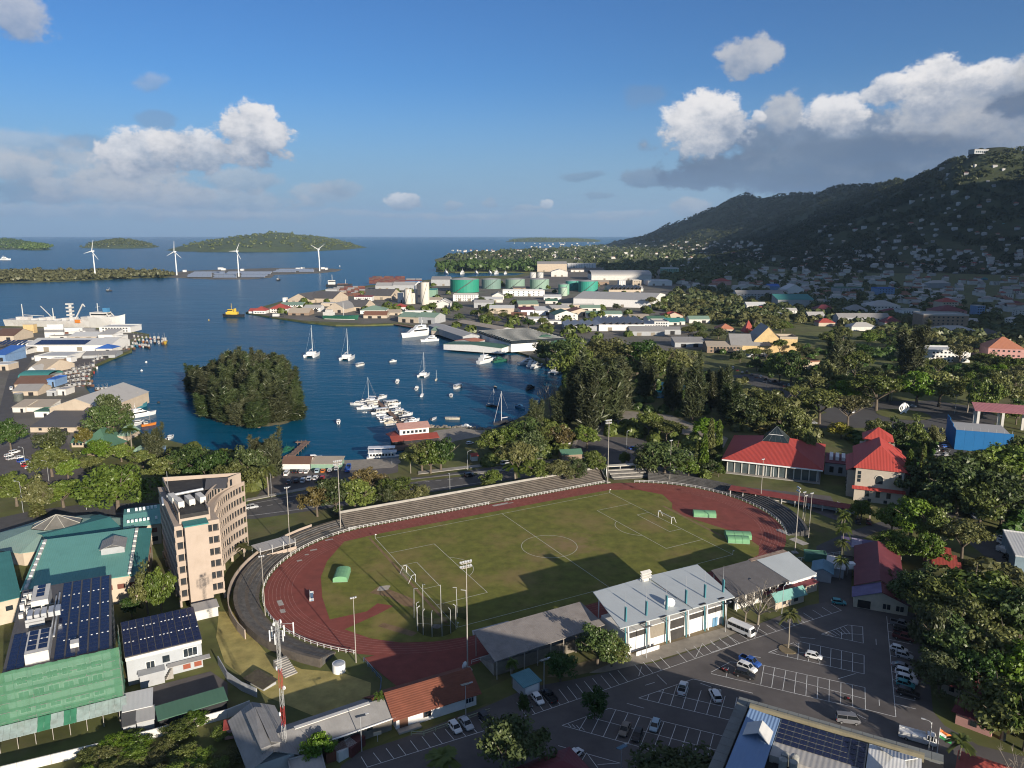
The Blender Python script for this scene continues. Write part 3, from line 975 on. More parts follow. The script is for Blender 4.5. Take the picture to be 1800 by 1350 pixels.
A = np.radians(np.linspace(150,318,25))
mb = MB()
for a,b in zip(A,A[1:]):
 for r0,r1,z0,z1 in ((5.2,5.05,.1,2.2),(5.05,5.2,2.2,5.2)):
  mb.quad((r0 * cos(a),r0 * sin(a),z0),(r0 * cos(b),r0 * sin(b),z0),(r1 * cos(b),r1 * sin(b),z1),(r1 * cos(a),r1 * sin(a),z1))
mb.bl('netting',nm,t)
for p,q in zip(gates[2:],gates[3:]):
 MB().quad((*p,.1),(*q,.1),(q[0] * .98,q[1] * .98,3.4),(p[0] * .98,p[1] * .98,3.4)).bl('gate_net',nm,t)
MB().tube((*poles[1],2.3),(*poles[5],2.3),.05).bl('cross_wire',pm,t)
stc_(MB().poly([st(cx + 1.1 * cos(a),cy + 1.1 * sin(a),.12) for a in np.linspace(0,6.28,20)[:-1]],.12).bl('throwing_circle',M_PATCH))
stc_(MB().poly([st(-57.5 + 2.0 * cos(a) + .4 * sin(3 * a),-3.0 + 1.5 * sin(a),.108) for a in np.linspace(0,6.28,20)[:-1]],.108).bl('sand_patch',mat('pale_sand',(.42,.37,.3),.95)))
M_COVER = mat('green_cover',(.17,.36,.19),.6,var=.1,scale=.8,dirt=.15,dscale=1)
def cover(x,y,L,W,n,label,rz):
 t = th_('landing_mat_cover',label,'mat cover',st(x,y),SROT + rz)
 prof = [(-W / 2,0),(-W / 2,1.0)] + [(-W / 2 * cos(a),1.0 + .75 * sin(a)) for a in np.linspace(.25,pi - .25,7)] + [(W / 2,1.0),(W / 2,0)]
 s = L / n
 for k in range(n):
  x0,x1 = -L / 2 + k * s + .04,-L / 2 + (k + 1) * s - .04
  m = len(prof)
  MB().add([(x0,p,z + .12) for p,z in prof] + [(x1,p,z + .12) for p,z in prof],[(i,i + 1,m + i + 1,m + i) for i in range(m - 1)] + [tuple(range(m - 1,-1,-1)),tuple(range(m,2 * m))]).bl('shell',M_COVER,t)
 MB().box(-L / 2,L / 2,-W / 2 - .05,W / 2 + .05,0,.14).bl('skid',M_STEEL,t)
 return t
cover(-66,10.0,7.4,4.2,3,'green arched mat cover at the office block end of the field',1.15)
cover(63.8,-3.0,8.0,4.2,2,'single green arched mat cover beside the far goal',-.62)
cover(60.0,-23.5,8.4,4.2,3,'segmented green mat cover, far one of the pair near the grey roofed stand',-.62)
cover(57.2,-26.3,7.0,4.0,3,'segmented green mat cover, near one of the pair near the grey roofed stand',-.62)
t = th_('equipment_trolley','low blue and white sided trolley on the red track','trolley',st(-77.6,1.2),SROT + 1.35)
MB().box(-2.3,2.3,-.06,.06,.35,1.35).bl('side_panel',M_WHITE,t)
MB().box(-2.3,2.3,-.9,-.1,.2,.5).bl('bed',mat('dull_blue_paint',(.12,.2,.3),.6),t)
for s in (-2.2,2.2):
 MB().box(s - .08,s + .08,-1.0,.2,0,.9).bl('leg',M_STEEL,t)
# ------------------------------------------------------------------ buildings: helpers
GLASS = gm_('window_glass')
M_CREAM = mat('cream_plaster',(.46,.385,.3),.85,var=.1,scale=.25,dirt=.3,dscale=.3,dcol=(.24,.18,.12))
M_BEIGE = mat('beige_plaster',(.4,.325,.265),.85,var=.08,scale=.2,dirt=.28,dscale=.25,dcol=(.24,.18,.13))
M_OFFW = mat('off_white_plaster',(.58,.56,.52),.85,var=.08,dirt=.28,dscale=.35,dcol=(.27,.24,.2))
M_GREYW = mat('grey_plaster',(.34,.35,.36),.85,var=.1,dirt=.25,dscale=.3,dcol=(.2,.19,.18))
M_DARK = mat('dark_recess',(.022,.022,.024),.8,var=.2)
WALLS = {'white': M_OFFW,'cream': M_CREAM,'grey': M_GREYW,'bright': mat('white_plaster',(.64,.63,.61),.8,var=.05,dirt=.18,dscale=.4,dcol=(.35,.32,.28)),
   'pink': mat('pink_plaster',(.5,.27,.24),.85,dirt=.2,dscale=.3),'blue': mat('blue_plaster',(.16,.26,.42),.85,dirt=.2,dscale=.3),'yellow': mat('yellow_plaster',(.55,.4,.2),.85,dirt=.3,dscale=.2),
   'brown': mat('brown_plaster',(.26,.19,.14),.85,dirt=.3,dscale=.2),'green': mat('green_plaster',(.2,.32,.24),.85,dirt=.2,dscale=.3)}
def rm_(name,rgb,ax=0,per=.9,dirt=.35,**k):
 return mat('roof_' + name,rgb,k.pop('rough',.65),var=.13,scale=.25,dirt=dirt,dscale=.25,dcol=tuple(c * .45 + .02 for c in rgb),stripe=(ax,per,.012),**k)
ROOFS = {}
for _n,_c in dict(grey=(.27,.26,.25),pale=(.4,.385,.365),white=(.52,.52,.51),red=(.33,.065,.05),rust=(.2,.095,.06),teal=(.045,.2,.19),green=(.07,.15,.1),palegreen=(.2,.29,.22),blue=(.04,.13,.42),maroon=(.15,.035,.045),
     brown=(.13,.075,.055),dark=(.1,.095,.095),tan=(.38,.32,.25),orange=(.42,.17,.1)).items():
 ROOFS[_n] = rm_(_n,_c)
def sr_(kind,W,D,h,rise,oh=.5,t=.16):
 mb,gb = MB(),None
 w,d = W / 2 + oh,D / 2 + oh
 if kind in ('gable','gabley'):
  a,b = (w,d) if kind == 'gable' else (d,w)
  drop = rise * oh / (b - oh)
  f = (lambda x,y,z: (x,y,z)) if kind == 'gable' else (lambda x,y,z: (-y,x,z))
  mb.slab([f(-a,-b,h - drop),f(a,-b,h - drop),f(a,0,h + rise),f(-a,0,h + rise)],t)
  mb.slab([f(a,b,h - drop),f(-a,b,h - drop),f(-a,0,h + rise),f(a,0,h + rise)],t)
  gb = MB()
  for s in (-1,1):
   x0,x1 = s * (a - oh),s * (a - oh - .2)
   g = [f(x0,-(b - oh),h),f(x0,b - oh,h),f(x0,0,h + rise - t),f(x1,-(b - oh),h),f(x1,b - oh,h),f(x1,0,h + rise - t)]
   gb.add(g,[(0,1,2),(5,4,3),(0,2,5,3),(1,4,5,2),(0,3,4,1)])
 elif kind == 'hip':
  k = max(w - d,.05) if w >= d else 0
  ky = max(d - w,.05) if d > w else 0
  A,B,C,E_ = (-w,-d,h),(w,-d,h),(w,d,h),(-w,d,h)
  if w >= d:
   P,Q = (-k,0,h + rise),(k,0,h + rise)
   mb.slab([A,B,Q,P],t).slab([C,E_,P,Q],t).slab([B,C,Q],t).slab([E_,A,P],t)
  else:
   P,Q = (0,-ky,h + rise),(0,ky,h + rise)
   mb.slab([B,C,Q,P],t).slab([E_,A,P,Q],t).slab([A,B,P],t).slab([C,E_,Q],t)
 elif kind == 'pyramid':
  for p,q in (((-w,-d),(w,-d)),((w,-d),(w,d)),((w,d),(-w,d)),((-w,d),(-w,-d))):
   mb.slab([(*p,h),(*q,h),(0,0,h + rise)],t)
 elif kind == 'shed':
  mb.slab([(-w,-d,h),(w,-d,h),(w,d,h + rise),(-w,d,h + rise)],t)
  gb = MB().add([(-W / 2,-D / 2,h - t),(W / 2,-D / 2,h - t),(W / 2,D / 2,h - t),(-W / 2,D / 2,h - t),(W / 2,D / 2,h + rise - t),(-W / 2,D / 2,h + rise - t)],
      [(0,1,4,5)[::-1],(2,3,5,4),(1,2,4),(3,0,5)])
 elif kind == 'flat':
  mb.box(-W / 2,W / 2,-D / 2,D / 2,h,h + .12)
  for x0,x1,y0,y1 in ((-W / 2 - .15,W / 2 + .15,-D / 2 - .15,-D / 2 + .1),(-W / 2 - .15,W / 2 + .15,D / 2 - .1,D / 2 + .15),(-W / 2 - .15,-W / 2 + .1,-D / 2 + .1,D / 2 - .1),(W / 2 - .1,W / 2 + .15,-D / 2 + .1,D / 2 - .1)):
   mb.box(x0,x1,y0,y1,h,h + max(.3,rise))
 elif kind == 'saw':
  n = max(2,round(W / 7))
  s = W / n
  for i in range(n):
   x0 = -W / 2 + i * s
   mb.slab([(x0,-d,h),(x0 + s * .96,-d,h + rise),(x0 + s * .96,d,h + rise),(x0,d,h)],t)
 elif kind == 'barrel':
  A = np.linspace(0,pi,9)
  for p,q in zip(A,A[1:]):
   mb.slab([(-w,-d * cos(p),h + rise * sin(p)),(w,-d * cos(p),h + rise * sin(p)),(w,-d * cos(q),h + rise * sin(q)),(-w,-d * cos(q),h + rise * sin(q))][::1],t)
 return mb,gb
WINC = {}
def wm_(w,h,m=None,t=.1):
 k = (round(w,1),round(h,1),m.name if m else '')
 if k not in WINC:
  WINC[k] = MB().box(-k[0] / 2,k[0] / 2,-t,.03,0,k[1]).mesh('window',m or GLASS)
 return WINC[k]
def fm_(w,h,m,t=.14,bars=1):
 k = ('f',round(w,1),round(h,1),m.name,bars)
 if k not in WINC:
  w,h = k[1] / 2,k[2]
  mb = MB().box(-w - .07,-w + .05,-t,.02,-.06,h + .06).box(w - .05,w + .07,-t,.02,-.06,h + .06).box(-w + .05,w - .05,-t,.02,-.06,.06).box(-w + .05,w - .05,-t,.02,h - .06,h + .06)
  for i in range(bars):
   x = -w + (i + 1) * 2 * w / (bars + 1)
   mb.box(x - .03,x + .03,-t + .01,.01,.06,h - .06)
  WINC[k] = mb.mesh('frame',m)
 return WINC[k]
def wn_(t,W,D,face,n,z,w,h,m=None,x0=None,x1=None,frame=None,name='window',bars=1):
 L = W if face in 'fb' else D
 x0 = -L / 2 + L * .08 if x0 is None else x0
 x1 = L / 2 - L * .08 if x1 is None else x1
 for i in range(n):
  u = x0 + (x1 - x0) * (i + .5) / n
  loc,rz = {'f': ((u,-D / 2,z),0),'b': ((u,D / 2,z),pi),'r': ((W / 2,u,z),pi / 2),'l': ((-W / 2,u,z),-pi / 2)}[face]
  o = put(name,wm_(w,h,m),t,loc,rz)
  if frame is not None:
   put('frame',fm_(w,h,frame,bars=bars),o)
FOOT = []
def bd_(name,label,cat,loc,rz,W,D,h,roof='gable',rise=2.0,wall='white',roofm='grey',oh=.5,wins=(),group=None,auto=False,t=None):
 b = t or th_(name,label,cat,loc,rz,group,auto)
 FOOT.append((b.location.x,b.location.y,b.rotation_euler.z,W / 2 + 1,D / 2 + 1))
 wm = WALLS[wall] if isinstance(wall,str) else wall
 rm = ROOFS[roofm] if isinstance(roofm,str) else roofm
 r,g = sr_(roof,W,D,h,rise,oh)
 w = MB().box(-W / 2,W / 2,-D / 2,D / 2,0,h if roof != 'flat' else h - .02)
 if g is not None:
  w.add(g.v,g.f)
 w.bl('wall',wm,b)
 r.bl('roof',rm,b)
 if roof == 'saw':
  n = max(2,round(W / 7))
  for i in range(n):
   x = -W / 2 + (i + .965) * W / n
   MB().box(x - .1,x + .1,-D / 2,D / 2,h,h + rise - .3).bl('clerestory',GLASS,b)
 for q in wins:
  wn_(b,W,D,*q)
 return b
def br_(name,label,cat,a,b,c,z,h,**k):
 p,rz,W,D = rectpx(a,b,c,z)
 oh = k.get('oh',.5)
 return bd_(name,label,cat,p,rz,W - 2 * oh,D - 2 * oh,h,**k),W - 2 * oh,D - 2 * oh
WF = mat('white_frame',(.68,.68,.66),.6,var=.05)
DF = mat('brown_frame',(.11,.055,.035),.6,var=.1)
# ------------------------------------------------------------------ stands and pavilion along the car park
M_CORR = mat('old_corrugated_roof',(.25,.225,.205),.75,var=.16,scale=.3,dirt=.55,dscale=.35,dcol=(.12,.1,.09),stripe=(0,.5,.015))
M_NEWR = mat('pale_metal_roof',(.44,.47,.47),.45,var=.06,scale=.15,dirt=.2,dscale=.2,dcol=(.28,.29,.29),stripe=(0,.7,.005),spec=.4)
M_DKR = mat('dark_metal_roof',(.13,.122,.12),.7,var=.14,scale=.3,dirt=.4,dscale=.25,dcol=(.08,.07,.065),stripe=(0,.6,.015))
def sbox(mb,x0,x1,y0,y1,z0,z1):
 return mb.box(x0,x1,y0,y1,z0,z1)
t = th_('grandstand','long low grandstand under an old grey corrugated roof on thin posts','grandstand',st(-35,-54),SROT)
MB().slab([(-15.5,-5.8,5.2),(16,-4.0,5.2),(16,7.0,6.4),(-15,6.6,6.4)],.15).bl('roof',M_CORR,t)
MB().slab([(-15,6.9,5.3),(-4,7.0,5.3),(-4,9.4,5.0),(-14,9.4,5.0)],.12).bl('lean_to_roof',ROOFS['pale'],t)
for i in range(9):
 x = -14.6 + i * 3.7
 MB().box(x - .09,x + .09,-5.1 + i * .18,-4.9 + i * .18,0,5.05).bl('post',M_POLE,t)
 MB().box(x - .09,x + .09,5.9,6.1,0,6.1).bl('post',M_POLE,t)
for k in range(5):
 MB().box(-14.5,15,-3.2 + k * 1.5,-1.7 + k * 1.5,0,2.7 - k * .5).bl('step',M_CONC,t)
MB().box(-14.5,15,-3.5,-3.25,0,3.2).bl('back_wall',mat('stained_wall',(.2,.175,.14),.9,dirt=.6,dscale=.4),t)
t = th_('grandstand','grey roofed grandstand with a newer pale roof section at its far end','grandstand',st(37.5,-55),SROT)
MB().slab([(-16.8,-6.8,4.5),(4,-6.6,4.5),(4,6.9,5.9),(-12.6,6.9,5.9)],.15).bl('roof',M_DKR,t)
MB().slab([(4.05,-7.4,4.5),(14.5,-7.2,4.5),(17.2,5.6,5.95),(4.05,5.8,5.95)],.15).bl('pale_roof',M_NEWR,t)
MB().slab([(2,5.85,5.95),(16.8,5.7,5.95),(16.8,7.4,6.0),(2,7.2,6.0)],.12).bl('rusty_roof',mat('rusty_sheet',(.3,.22,.17),.8,var=.4,scale=.9,dirt=.8,dscale=.8,dcol=(.12,.06,.035)),t)
MB().box(-15.5,15.5,-5.6,-5.3,0,4.3).bl('wall',M_OFFW,t)
MB().box(4.3,15.6,-6.3,4.5,0,4.35).bl('white_wall',WALLS['bright'],t)
for i in range(6):
 MB().box(-14.2 + i * 3.05,-11.6 + i * 3.05,-5.75,-5.58,1.5,3.9).bl('opening',M_DARK,t)
for i in range(4):
 put('window',wm_(1.0,1.1),t,(5.8 + i * 2.6,-6.32,2.0))
for i in range(7):
 MB().box(-15.4 + i * 3.05,-15.2 + i * 3.05,-6.3,-6.1,0,4.4).bl('post',M_WHITE,t)
for i in range(7):
 MB().box(-12 + i * 4.6,-11.8 + i * 4.6,6.2,6.4,0,5.7).bl('post',M_WHITE,t)
for k in range(4):
 MB().box(-13.5,15,-2.2 + k * 1.6,-.6 + k * 1.6,0,2.4 - k * .5).bl('step',M_CONC,t)
t = th_('pavilion','white pavilion with a big flat pale roof pierced by blue green steel fins','pavilion',st(-1,-57.8),SROT)
MB().slab([(-19.4,-8.4,8.6),(2.0,-9.2,8.6),(2.0,9.2,9.5),(-15.6,8.6,9.5)],.22).bl('roof',M_NEWR,t)
MB().slab([(2.05,-9.4,8.85),(15.6,-9.9,8.85),(19.2,8.2,9.75),(2.05,8.9,9.75)],.22).bl('roof',M_NEWR,t)
MB().box(-16.5,15,-6.6,3.5,0,5.6).bl('wall',WALLS['bright'],t)
MB().box(-15.5,14.5,3.6,7.4,0,2.4).bl('seating_deck',M_CONC,t)
MTEAL = mat('blue_green_steel',(.06,.2,.23),.5,var=.1)
for i in range(6):
 x = -16.6 + i * 6.25
 f = MB().slab([(x - .16,-6.9,12.4),(x + .16,-6.9,12.4),(x + .16,-6.3,12.6),(x - .16,-6.3,12.6)],3.6)
 o = f.bl('fin',MTEAL,t)
 MB().tube((x,-6.5,12.4),(x + .1,-6.3,16.2),.05,5,.02).bl('spike',M_STEEL,o)
 c = MB().tube((x - .1,-7.4,0),(x - .3,-6.9,8.5),.17,8).bl('column',MTEAL,t)
 MB().tube((x + 1.0,-7.4,0),(x + .5,-6.9,8.5),.17,8).bl('strut',M_WHITE,c)
LOUV = mat('dark_louvre',(.07,.065,.06),.7,var=.25,stripe=(2,.2,.05))
SHUT = mat('tan_shutter',(.24,.21,.165),.75,var=.08,stripe=(2,.3,.02))
for i in range(5):
 x = -15.9 + i * 6.25
 if i == 2:
  MB().box(x + .8,x + 5.2,-6.9,-6.62,0,2.6).bl('louvre_door',LOUV,t)
  MB().box(x + .8,x + 5.2,-6.75,-6.62,3.1,5.3).bl('louvre',LOUV,t)
 elif i == 1:
  MB().box(x + .5,x + 5.6,-6.72,-6.62,2.2,5.4).bl('shutter',SHUT,t)
 else:
  MB().box(x + .3,x + 5.6,-6.72,-6.62,4.0,5.3).bl('louvre',LOUV,t)
MB().box(11.5,13.2,-6.75,-6.6,0,2.4).bl('door',mat('blue_door',(.12,.25,.38),.6),t)
for i in range(5):
 MB().slab([(-14.2 + i * 6.25,-9.2,8.72 + (.25 if i > 2 else 0)),(-12.2 + i * 6.25,-9.2,8.72 + (.25 if i > 2 else 0)),(-12.2 + i * 6.25,-8.7,8.76 + (.25 if i > 2 else 0)),(-14.2 + i * 6.25,-8.7,8.76 + (.25 if i > 2 else 0))],.05).bl('roof_light',M_DARK,t)
for x in (-14,-7,0,7,14):
 MB().tube((x,8.2,0),(x,8.2,9.2),.16,8).bl('post',M_WHITE,t)
MB().box(-14.5,-7.5,-8.6,-8.45,0,1.1).bl('ramp_wall',M_WHITE,t)
t2 = th_('satellite_dish','white satellite dish standing on the pale pavilion roof','satellite dish',st(-3.3,-63.6,8.75),SROT - .5)
def dish(t,r,m=M_WHITE,h=.9):
 MB().tube((0,0,0),(0,0,h),.07).bl('stand',M_STEEL,t)
 mb = MB()
 rings = [(r * k / 4,(r * k / 4) ** 2 / (2.2 * r)) for k in range(5)]
 n = 16
 vs = []
 for q,z in rings:
  vs += [(q * cos(2 * pi * i / n),-.25 - z * .4 + .6,h + q * sin(2 * pi * i / n)) for i in range(n)]
 vs = [(x,-(y - .35) * 1.0 - .1,z) for x,y,z in vs]
 mb.add(vs,[(k * n + i,k * n + (i + 1) % n,(k + 1) * n + (i + 1) % n,(k + 1) * n + i) for k in range(4) for i in range(n)])
 mb.bl('reflector',m,t,smooth=True)
 MB().tube((0,-.1,h),(0,-.9 * r - .1,h),.03).bl('feed_arm',M_STEEL,t)
dish(t2,1.35)
t2 = th_('loudspeaker_rack','small rack of three pale horns at the field edge of the pavilion roof','speaker rack',st(-.5,-50.0,9.5),SROT)
MB().box(-1.4,-1.25,-.6,-.45,-1.5,2.4).box(1.25,1.4,-.6,-.45,-1.5,2.4).box(-1.4,1.4,.4,.55,-1.5,.2).bl('frame',M_STEEL,t2)
for k in range(3):
 MB().slab([(-1.6,-.9,.8 + k * .75),(1.6,-.9,.8 + k * .75),(1.6,.1,1.2 + k * .75),(-1.6,.1,1.2 + k * .75)],.12).bl('horn',M_OFFW,t2)
MB().box(-.9,.9,-.6,.4,-.6,.8).bl('cabinet',M_OFFW,t2)
# red tiled house
RT = mat('red_tile_roof',(.17,.058,.035),.8,var=.18,scale=.6,dirt=.3,dscale=.4,dcol=(.1,.04,.025),stripe=(1,.45,.02))
p = st(-67,-60.6)
t = th_('tiled_house','white walled house with an orange red tiled roof beside the track corner','house',p,SROT)
bd_('','','',0,0,18.2,9.6,3.5,'gable',2.6,'bright',RT,.9,t=t)
wn_(t,18.2,9.6,'f',1,1.1,1.6,1.2,x0=-3.6,x1=-1,frame=DF)
wn_(t,18.2,9.6,'f',1,1.1,1.9,1.2,x0=6.4,x1=8.6,frame=WF,bars=2)
wn_(t,18.2,9.6,'r',2,1.1,1.2,1.2)
MB().box(-8.4,-6.6,-4.95,-4.78,0,2.3).bl('door',DF,t)
MB().box(-9.1,-4.2,-6.4,-4.8,0,.4).bl('porch',M_CONC,t)
for x in (1.2,5.4):
 MB().box(x,x + .8,-5.15,-4.8,2.1,2.65).bl('air_conditioner',M_OFFW,t)
MB().box(-12.6,-9.15,-2.6,4.2,0,3.1).bl('wing_wall',WALLS['bright'],t)
MB().slab([(-13.2,-3.6,3.1),(-8.0,-5.4,3.1),(-8.6,.6,5.2),(-12.4,.8,5.2)],.16).slab([(-8.2,5.0,3.1),(-13.2,4.9,3.1),(-12.4,.85,5.2),(-8.6,.65,5.2)],.16).bl('wing_roof',RT,t)
put('dish_mount',MB().tube((8.7,1,5.6),(8.7,1,7.2),.06).mesh('dish_mount',M_STEEL),t)
t2 = th_('satellite_dish','white dish on the roof edge of the red tiled house','satellite dish',p + SU * 9.6 + SV * 2.2 + Vector((0,0,4.6)),SROT + .5)
dish(t2,.9)
fr_('ramp_railing','pale green ramp railing along the front of the red tiled house',[(-74,-68.4),(-72,-69.6),(-56.5,-69.2)],2.6,1.0,mat('pale_green_rail',(.32,.36,.24),.7))
# corrugated barn, long and L shaped
G2 = mat('grey_corrugated_roof',(.25,.245,.24),.7,var=.15,scale=.3,dirt=.4,dscale=.2,dcol=(.14,.13,.12),stripe=(0,.55,.016))
A_,B_ = at(500,1318,4),at(690,1252,4)
u = (B_ - A_).normalized()
ang = atan2(u.y,u.x)
cw = A_ + u * 11 + Vector((-u.y,u.x,0)) * 4.0
t = th_('corrugated_barn','long grey corrugated barn with a cross gabled end behind the lattice mast','barn',(cw.x,cw.y,0),ang)
bd_('','','',0,0,21.5,8.0,3.4,'gable',1.7,mat('stained_grey_wall',(.2,.18,.15),.9,dirt=.7,dscale=.3),G2,.7,t=t)
MB().box(-17.5,-9.5,-5.0,11.0,0,3.5).bl('cross_wall',M_GREYW,t)
MB().slab([(-18.2,-6.0,3.3),(-13.4,-6.0,5.9),(-13.4,11.8,5.9),(-18.2,11.8,3.3)],.14).slab([(-13.35,-6.0,5.9),(-8.8,-6.0,3.5),(-8.8,11.8,3.5),(-13.35,11.8,5.9)],.14).bl('cross_roof',G2,t)
MB().slab([(-15.4,-4.5,6.25),(-13.5,-4.5,6.4),(-13.5,8,7.0),(-15.4,8,6.25)],.1).slab([(-13.45,-4.5,7.0),(-11.6,-4.5,6.2),(-11.6,8,6.2),(-13.45,8,7.0)],.1).box(-15.2,-11.8,-4.3,7.8,4.6,6.1).bl('ridge_vent',G2,t)
MB().box(-10.5,11.3,-5.0,-4.72,3.12,3.3).bl('gutter',M_WHITE,t)
MB().box(-8,7.5,-.7,.2,5.15,5.3).bl('ridge_cap',M_OFFW,t)
wn_(t,21.5,8.0,'f',3,1.8,1.2,.9)
# kiosks
t,W,D = br_('kiosk','small kiosk with a blue green roof and a white roller shutter','kiosk',(920,1207),(953,1194),(938,1172),3.0,2.7,roof='shed',rise=.5,wall='grey',roofm=mat('roof_bluegreen',(.1,.24,.27),.55,stripe=(0,.4,.02)),oh=.35)
MB().box(-W / 2 + .4,W / 2 - .4,-D / 2 - .08,-D / 2 - .02,.3,2.2).bl('shutter',M_WHITE,t)
t,W,D = br_('kiosk','small cream kiosk with a pale teal hipped roof at the head of the car park','kiosk',(1364,1055),(1420,1040),(1409,1028),3.2,3.0,roof='gable',rise=1.3,wall='cream',roofm=mat('roof_paleteal',(.16,.33,.29),.6,stripe=(0,.5,.02)),oh=.6)
wn_(t,W,D,'f',2,.9,1.4,1.6,M_DARK)
t,W,D = br_('low_shed','low red roofed walkway shed behind the pale teal kiosk','shed',(1352,1048),(1440,1022),(1434,1013),2.9,2.7,roof='shed',rise=.4,wall='cream',roofm='maroon',oh=.3)
t = bd_('tank_shed','small blue roofed shed beside the palm row and the stand corner','shed',at(1445,1015),-.42,5.0,6.5,3.4,'gabley',1.0,'grey',mat('roof_dustyblue',(.12,.24,.31),.6,stripe=(1,.5,.02)),.6)
t = bd_('tank_shed','white roofed lean-to next to the blue roofed shed','shed',at(1468,1006),-.42,4.6,7.5,3.0,'shed',.5,'grey','white',.4)
t = bd_('green_container','dull green container cabin at the track corner','container',at(1432,985),-.2,6.2,3.0,2.5,'flat',.1,mat('dull_green_paint',(.07,.17,.12),.7),mat('dull_green_paint'),0)
t = th_('white_water_tank','round white water tank on the dry bank below the track','water tank',at(596,1180))
MB().cyl(0,0,0,2.1,1.5,20).bl('shell',M_WHITE,t)
MB().cyl(0,0,2.1,2.35,1.3,20,.5).bl('lid',M_STEEL,t)
# concrete stairs on the bank, old shed
t = th_('bank_stairs','flight of grey concrete stairs climbing the dry grass bank','stairs',at(512,1188),.75)
for k in range(9):
 MB().box(-1.6,1.6,k * .62,k * .62 + .7,0,.3 + k * .22).bl('step',M_CONC,t)
t = bd_('old_shed','low mossy roofed shed sunk in the shade below the bank','shed',at(458,1200),-.62,6.8,3.4,.8,'shed',.4,'grey',mat('mossy_roof',(.075,.062,.045),.9,var=.4,scale=1.2,dirt=.6,dscale=.8,dcol=(.09,.1,.04)),.3)
# ------------------------------------------------------------------ curved office block
O0 = at(336,1069)
fa = Vector((9.4,5.4,0)).normalized()
orz = atan2(fa.y,fa.x)
t = th_('office_block','seven storey beige office block with a concave curved window front and a blank stair tower','office block',(-87.0,193.6,0),orz)
def loc_(p):
 d = Vector((p[0] + 87.0,p[1] - 193.6,0))
 return (d.x * cos(orz) + d.y * sin(orz),-d.x * sin(orz) + d.y * cos(orz))
A_,B_,C_,D_ = [loc_(p) for p in ((-90.3,191.0),(-80.4,196.7),(-84.8,229.2),(-109.6,223.4))]
def bez(p,c,q,n):
 return [((1 - s) ** 2 * p[0] + 2 * s * (1 - s) * c[0] + s * s * q[0],(1 - s) ** 2 * p[1] + 2 * s * (1 - s) * c[1] + s * s * q[1]) for s in np.linspace(0,1,n)]
mid = ((B_[0] + C_[0]) / 2,(B_[1] + C_[1]) / 2)
cdir = Vector((C_[0] - B_[0],C_[1] - B_[1],0)).normalized()
ctl = (mid[0] - cdir.y * 9.0,mid[1] + cdir.x * 9.0)
curve = bez(B_,ctl,C_,17)
plan = [A_] + curve + [D_]
def inset(pl,e):
 c = (sum(p[0] for p in pl) / len(pl),sum(p[1] for p in pl) / len(pl))
 out = []
 n = len(pl)
 for i in range(n):
  a,b,d = Vector(pl[i - 1]),Vector(pl[i]),Vector(pl[(i + 1) % n])
  e1,e2 = (b - a).normalized(),(d - b).normalized()
  n1,n2 = Vector((-e1.y,e1.x)),Vector((-e2.y,e2.x))
  k = (n1 + n2)
  k = k / max(k.dot(n1),.3)
  out.append(tuple(b + k * e))
 return out
FH,Z0,NF = 3.45,1.8,6
area = sum(plan[i][0] * plan[(i + 1) % len(plan)][1] - plan[(i + 1) % len(plan)][0] * plan[i][1] for i in range(len(plan)))
if area < 0:
 plan = plan[::-1]
MB().prism(inset(plan,.55),Z0,Z0 + FH * NF).bl('glazing_core',gm_('office_glass',(.03,.034,.04),.12),t)
for k in range(NF + 1):
 z = Z0 + k * FH
 MB().prism(plan,z - (.3 if k else 0),z + (1.15 if k < NF else .9)).bl('spandrel',M_BEIGE,t)
pmul = MB().box(-.1,.1,-.12,.12,0,FH - 1.4).mesh('mullion',M_BEIGE)
pw = MB().box(-.55,.55,-.06,.06,.02,FH - 1.5).mesh('window',GLASS)
for k in range(NF):
 z = Z0 + k * FH + 1.15
 # curved front: mullions between panes
 cp = curve
 Ls = [0]
 for a,b in zip(cp,cp[1:]):
  Ls.append(Ls[-1] + hypot(b[0] - a[0],b[1] - a[1]))
 n = 24
 for i in range(n + 1):
  s = Ls[-1] * i / n
  j = min(max(q for q in range(len(Ls)) if Ls[q] <= s + 1e-6),len(cp) - 2)
  f = (s - Ls[j]) / (Ls[j + 1] - Ls[j])
  a,b = cp[j],cp[j + 1]
  x,y = a[0] + (b[0] - a[0]) * f,a[1] + (b[1] - a[1]) * f
  rz = atan2(b[1] - a[1],b[0] - a[0])
  o = put('mullion',pmul,t,(x - .3 * -sin(rz) * -1,y,z),rz)
  o.location = (x - sin(rz) * .25,y + cos(rz) * .25,z)
 # front faces beside the stair tower and the long left side: grouped windows
 for (p,q,n,skip) in ((A_,B_,2,1),(D_,A_,11,0)):
  d = Vector((q[0] - p[0],q[1] - p[1],0))
  L_ = d.length
  d.normalize()
  rz = atan2(d.y,d.x)
  for i in range(n * 3 + 1):
   s = L_ * i / (n * 3)
   if skip and .26 < i / (n * 3) < .74:
    continue
   put('mullion',pmul,t,(p[0] + d.x * s - d.y * .25,p[1] + d.y * s + d.x * .25,z),rz)
# blank piers and the stair tower
dAB = Vector((B_[0] - A_[0],B_[1] - A_[1],0))
LAB = dAB.length
stx0,stx1 = A_[0] + LAB * .2,A_[0] + LAB * .8
MB().box(-1.9,3.9,-3.6,1.2,0,23.8).bl('stair_tower',M_BEIGE,t)
MB().box(-2.1,4.1,-3.8,2.4,23.8,24.1).bl('tower_roof',ROOFS['teal'],t)
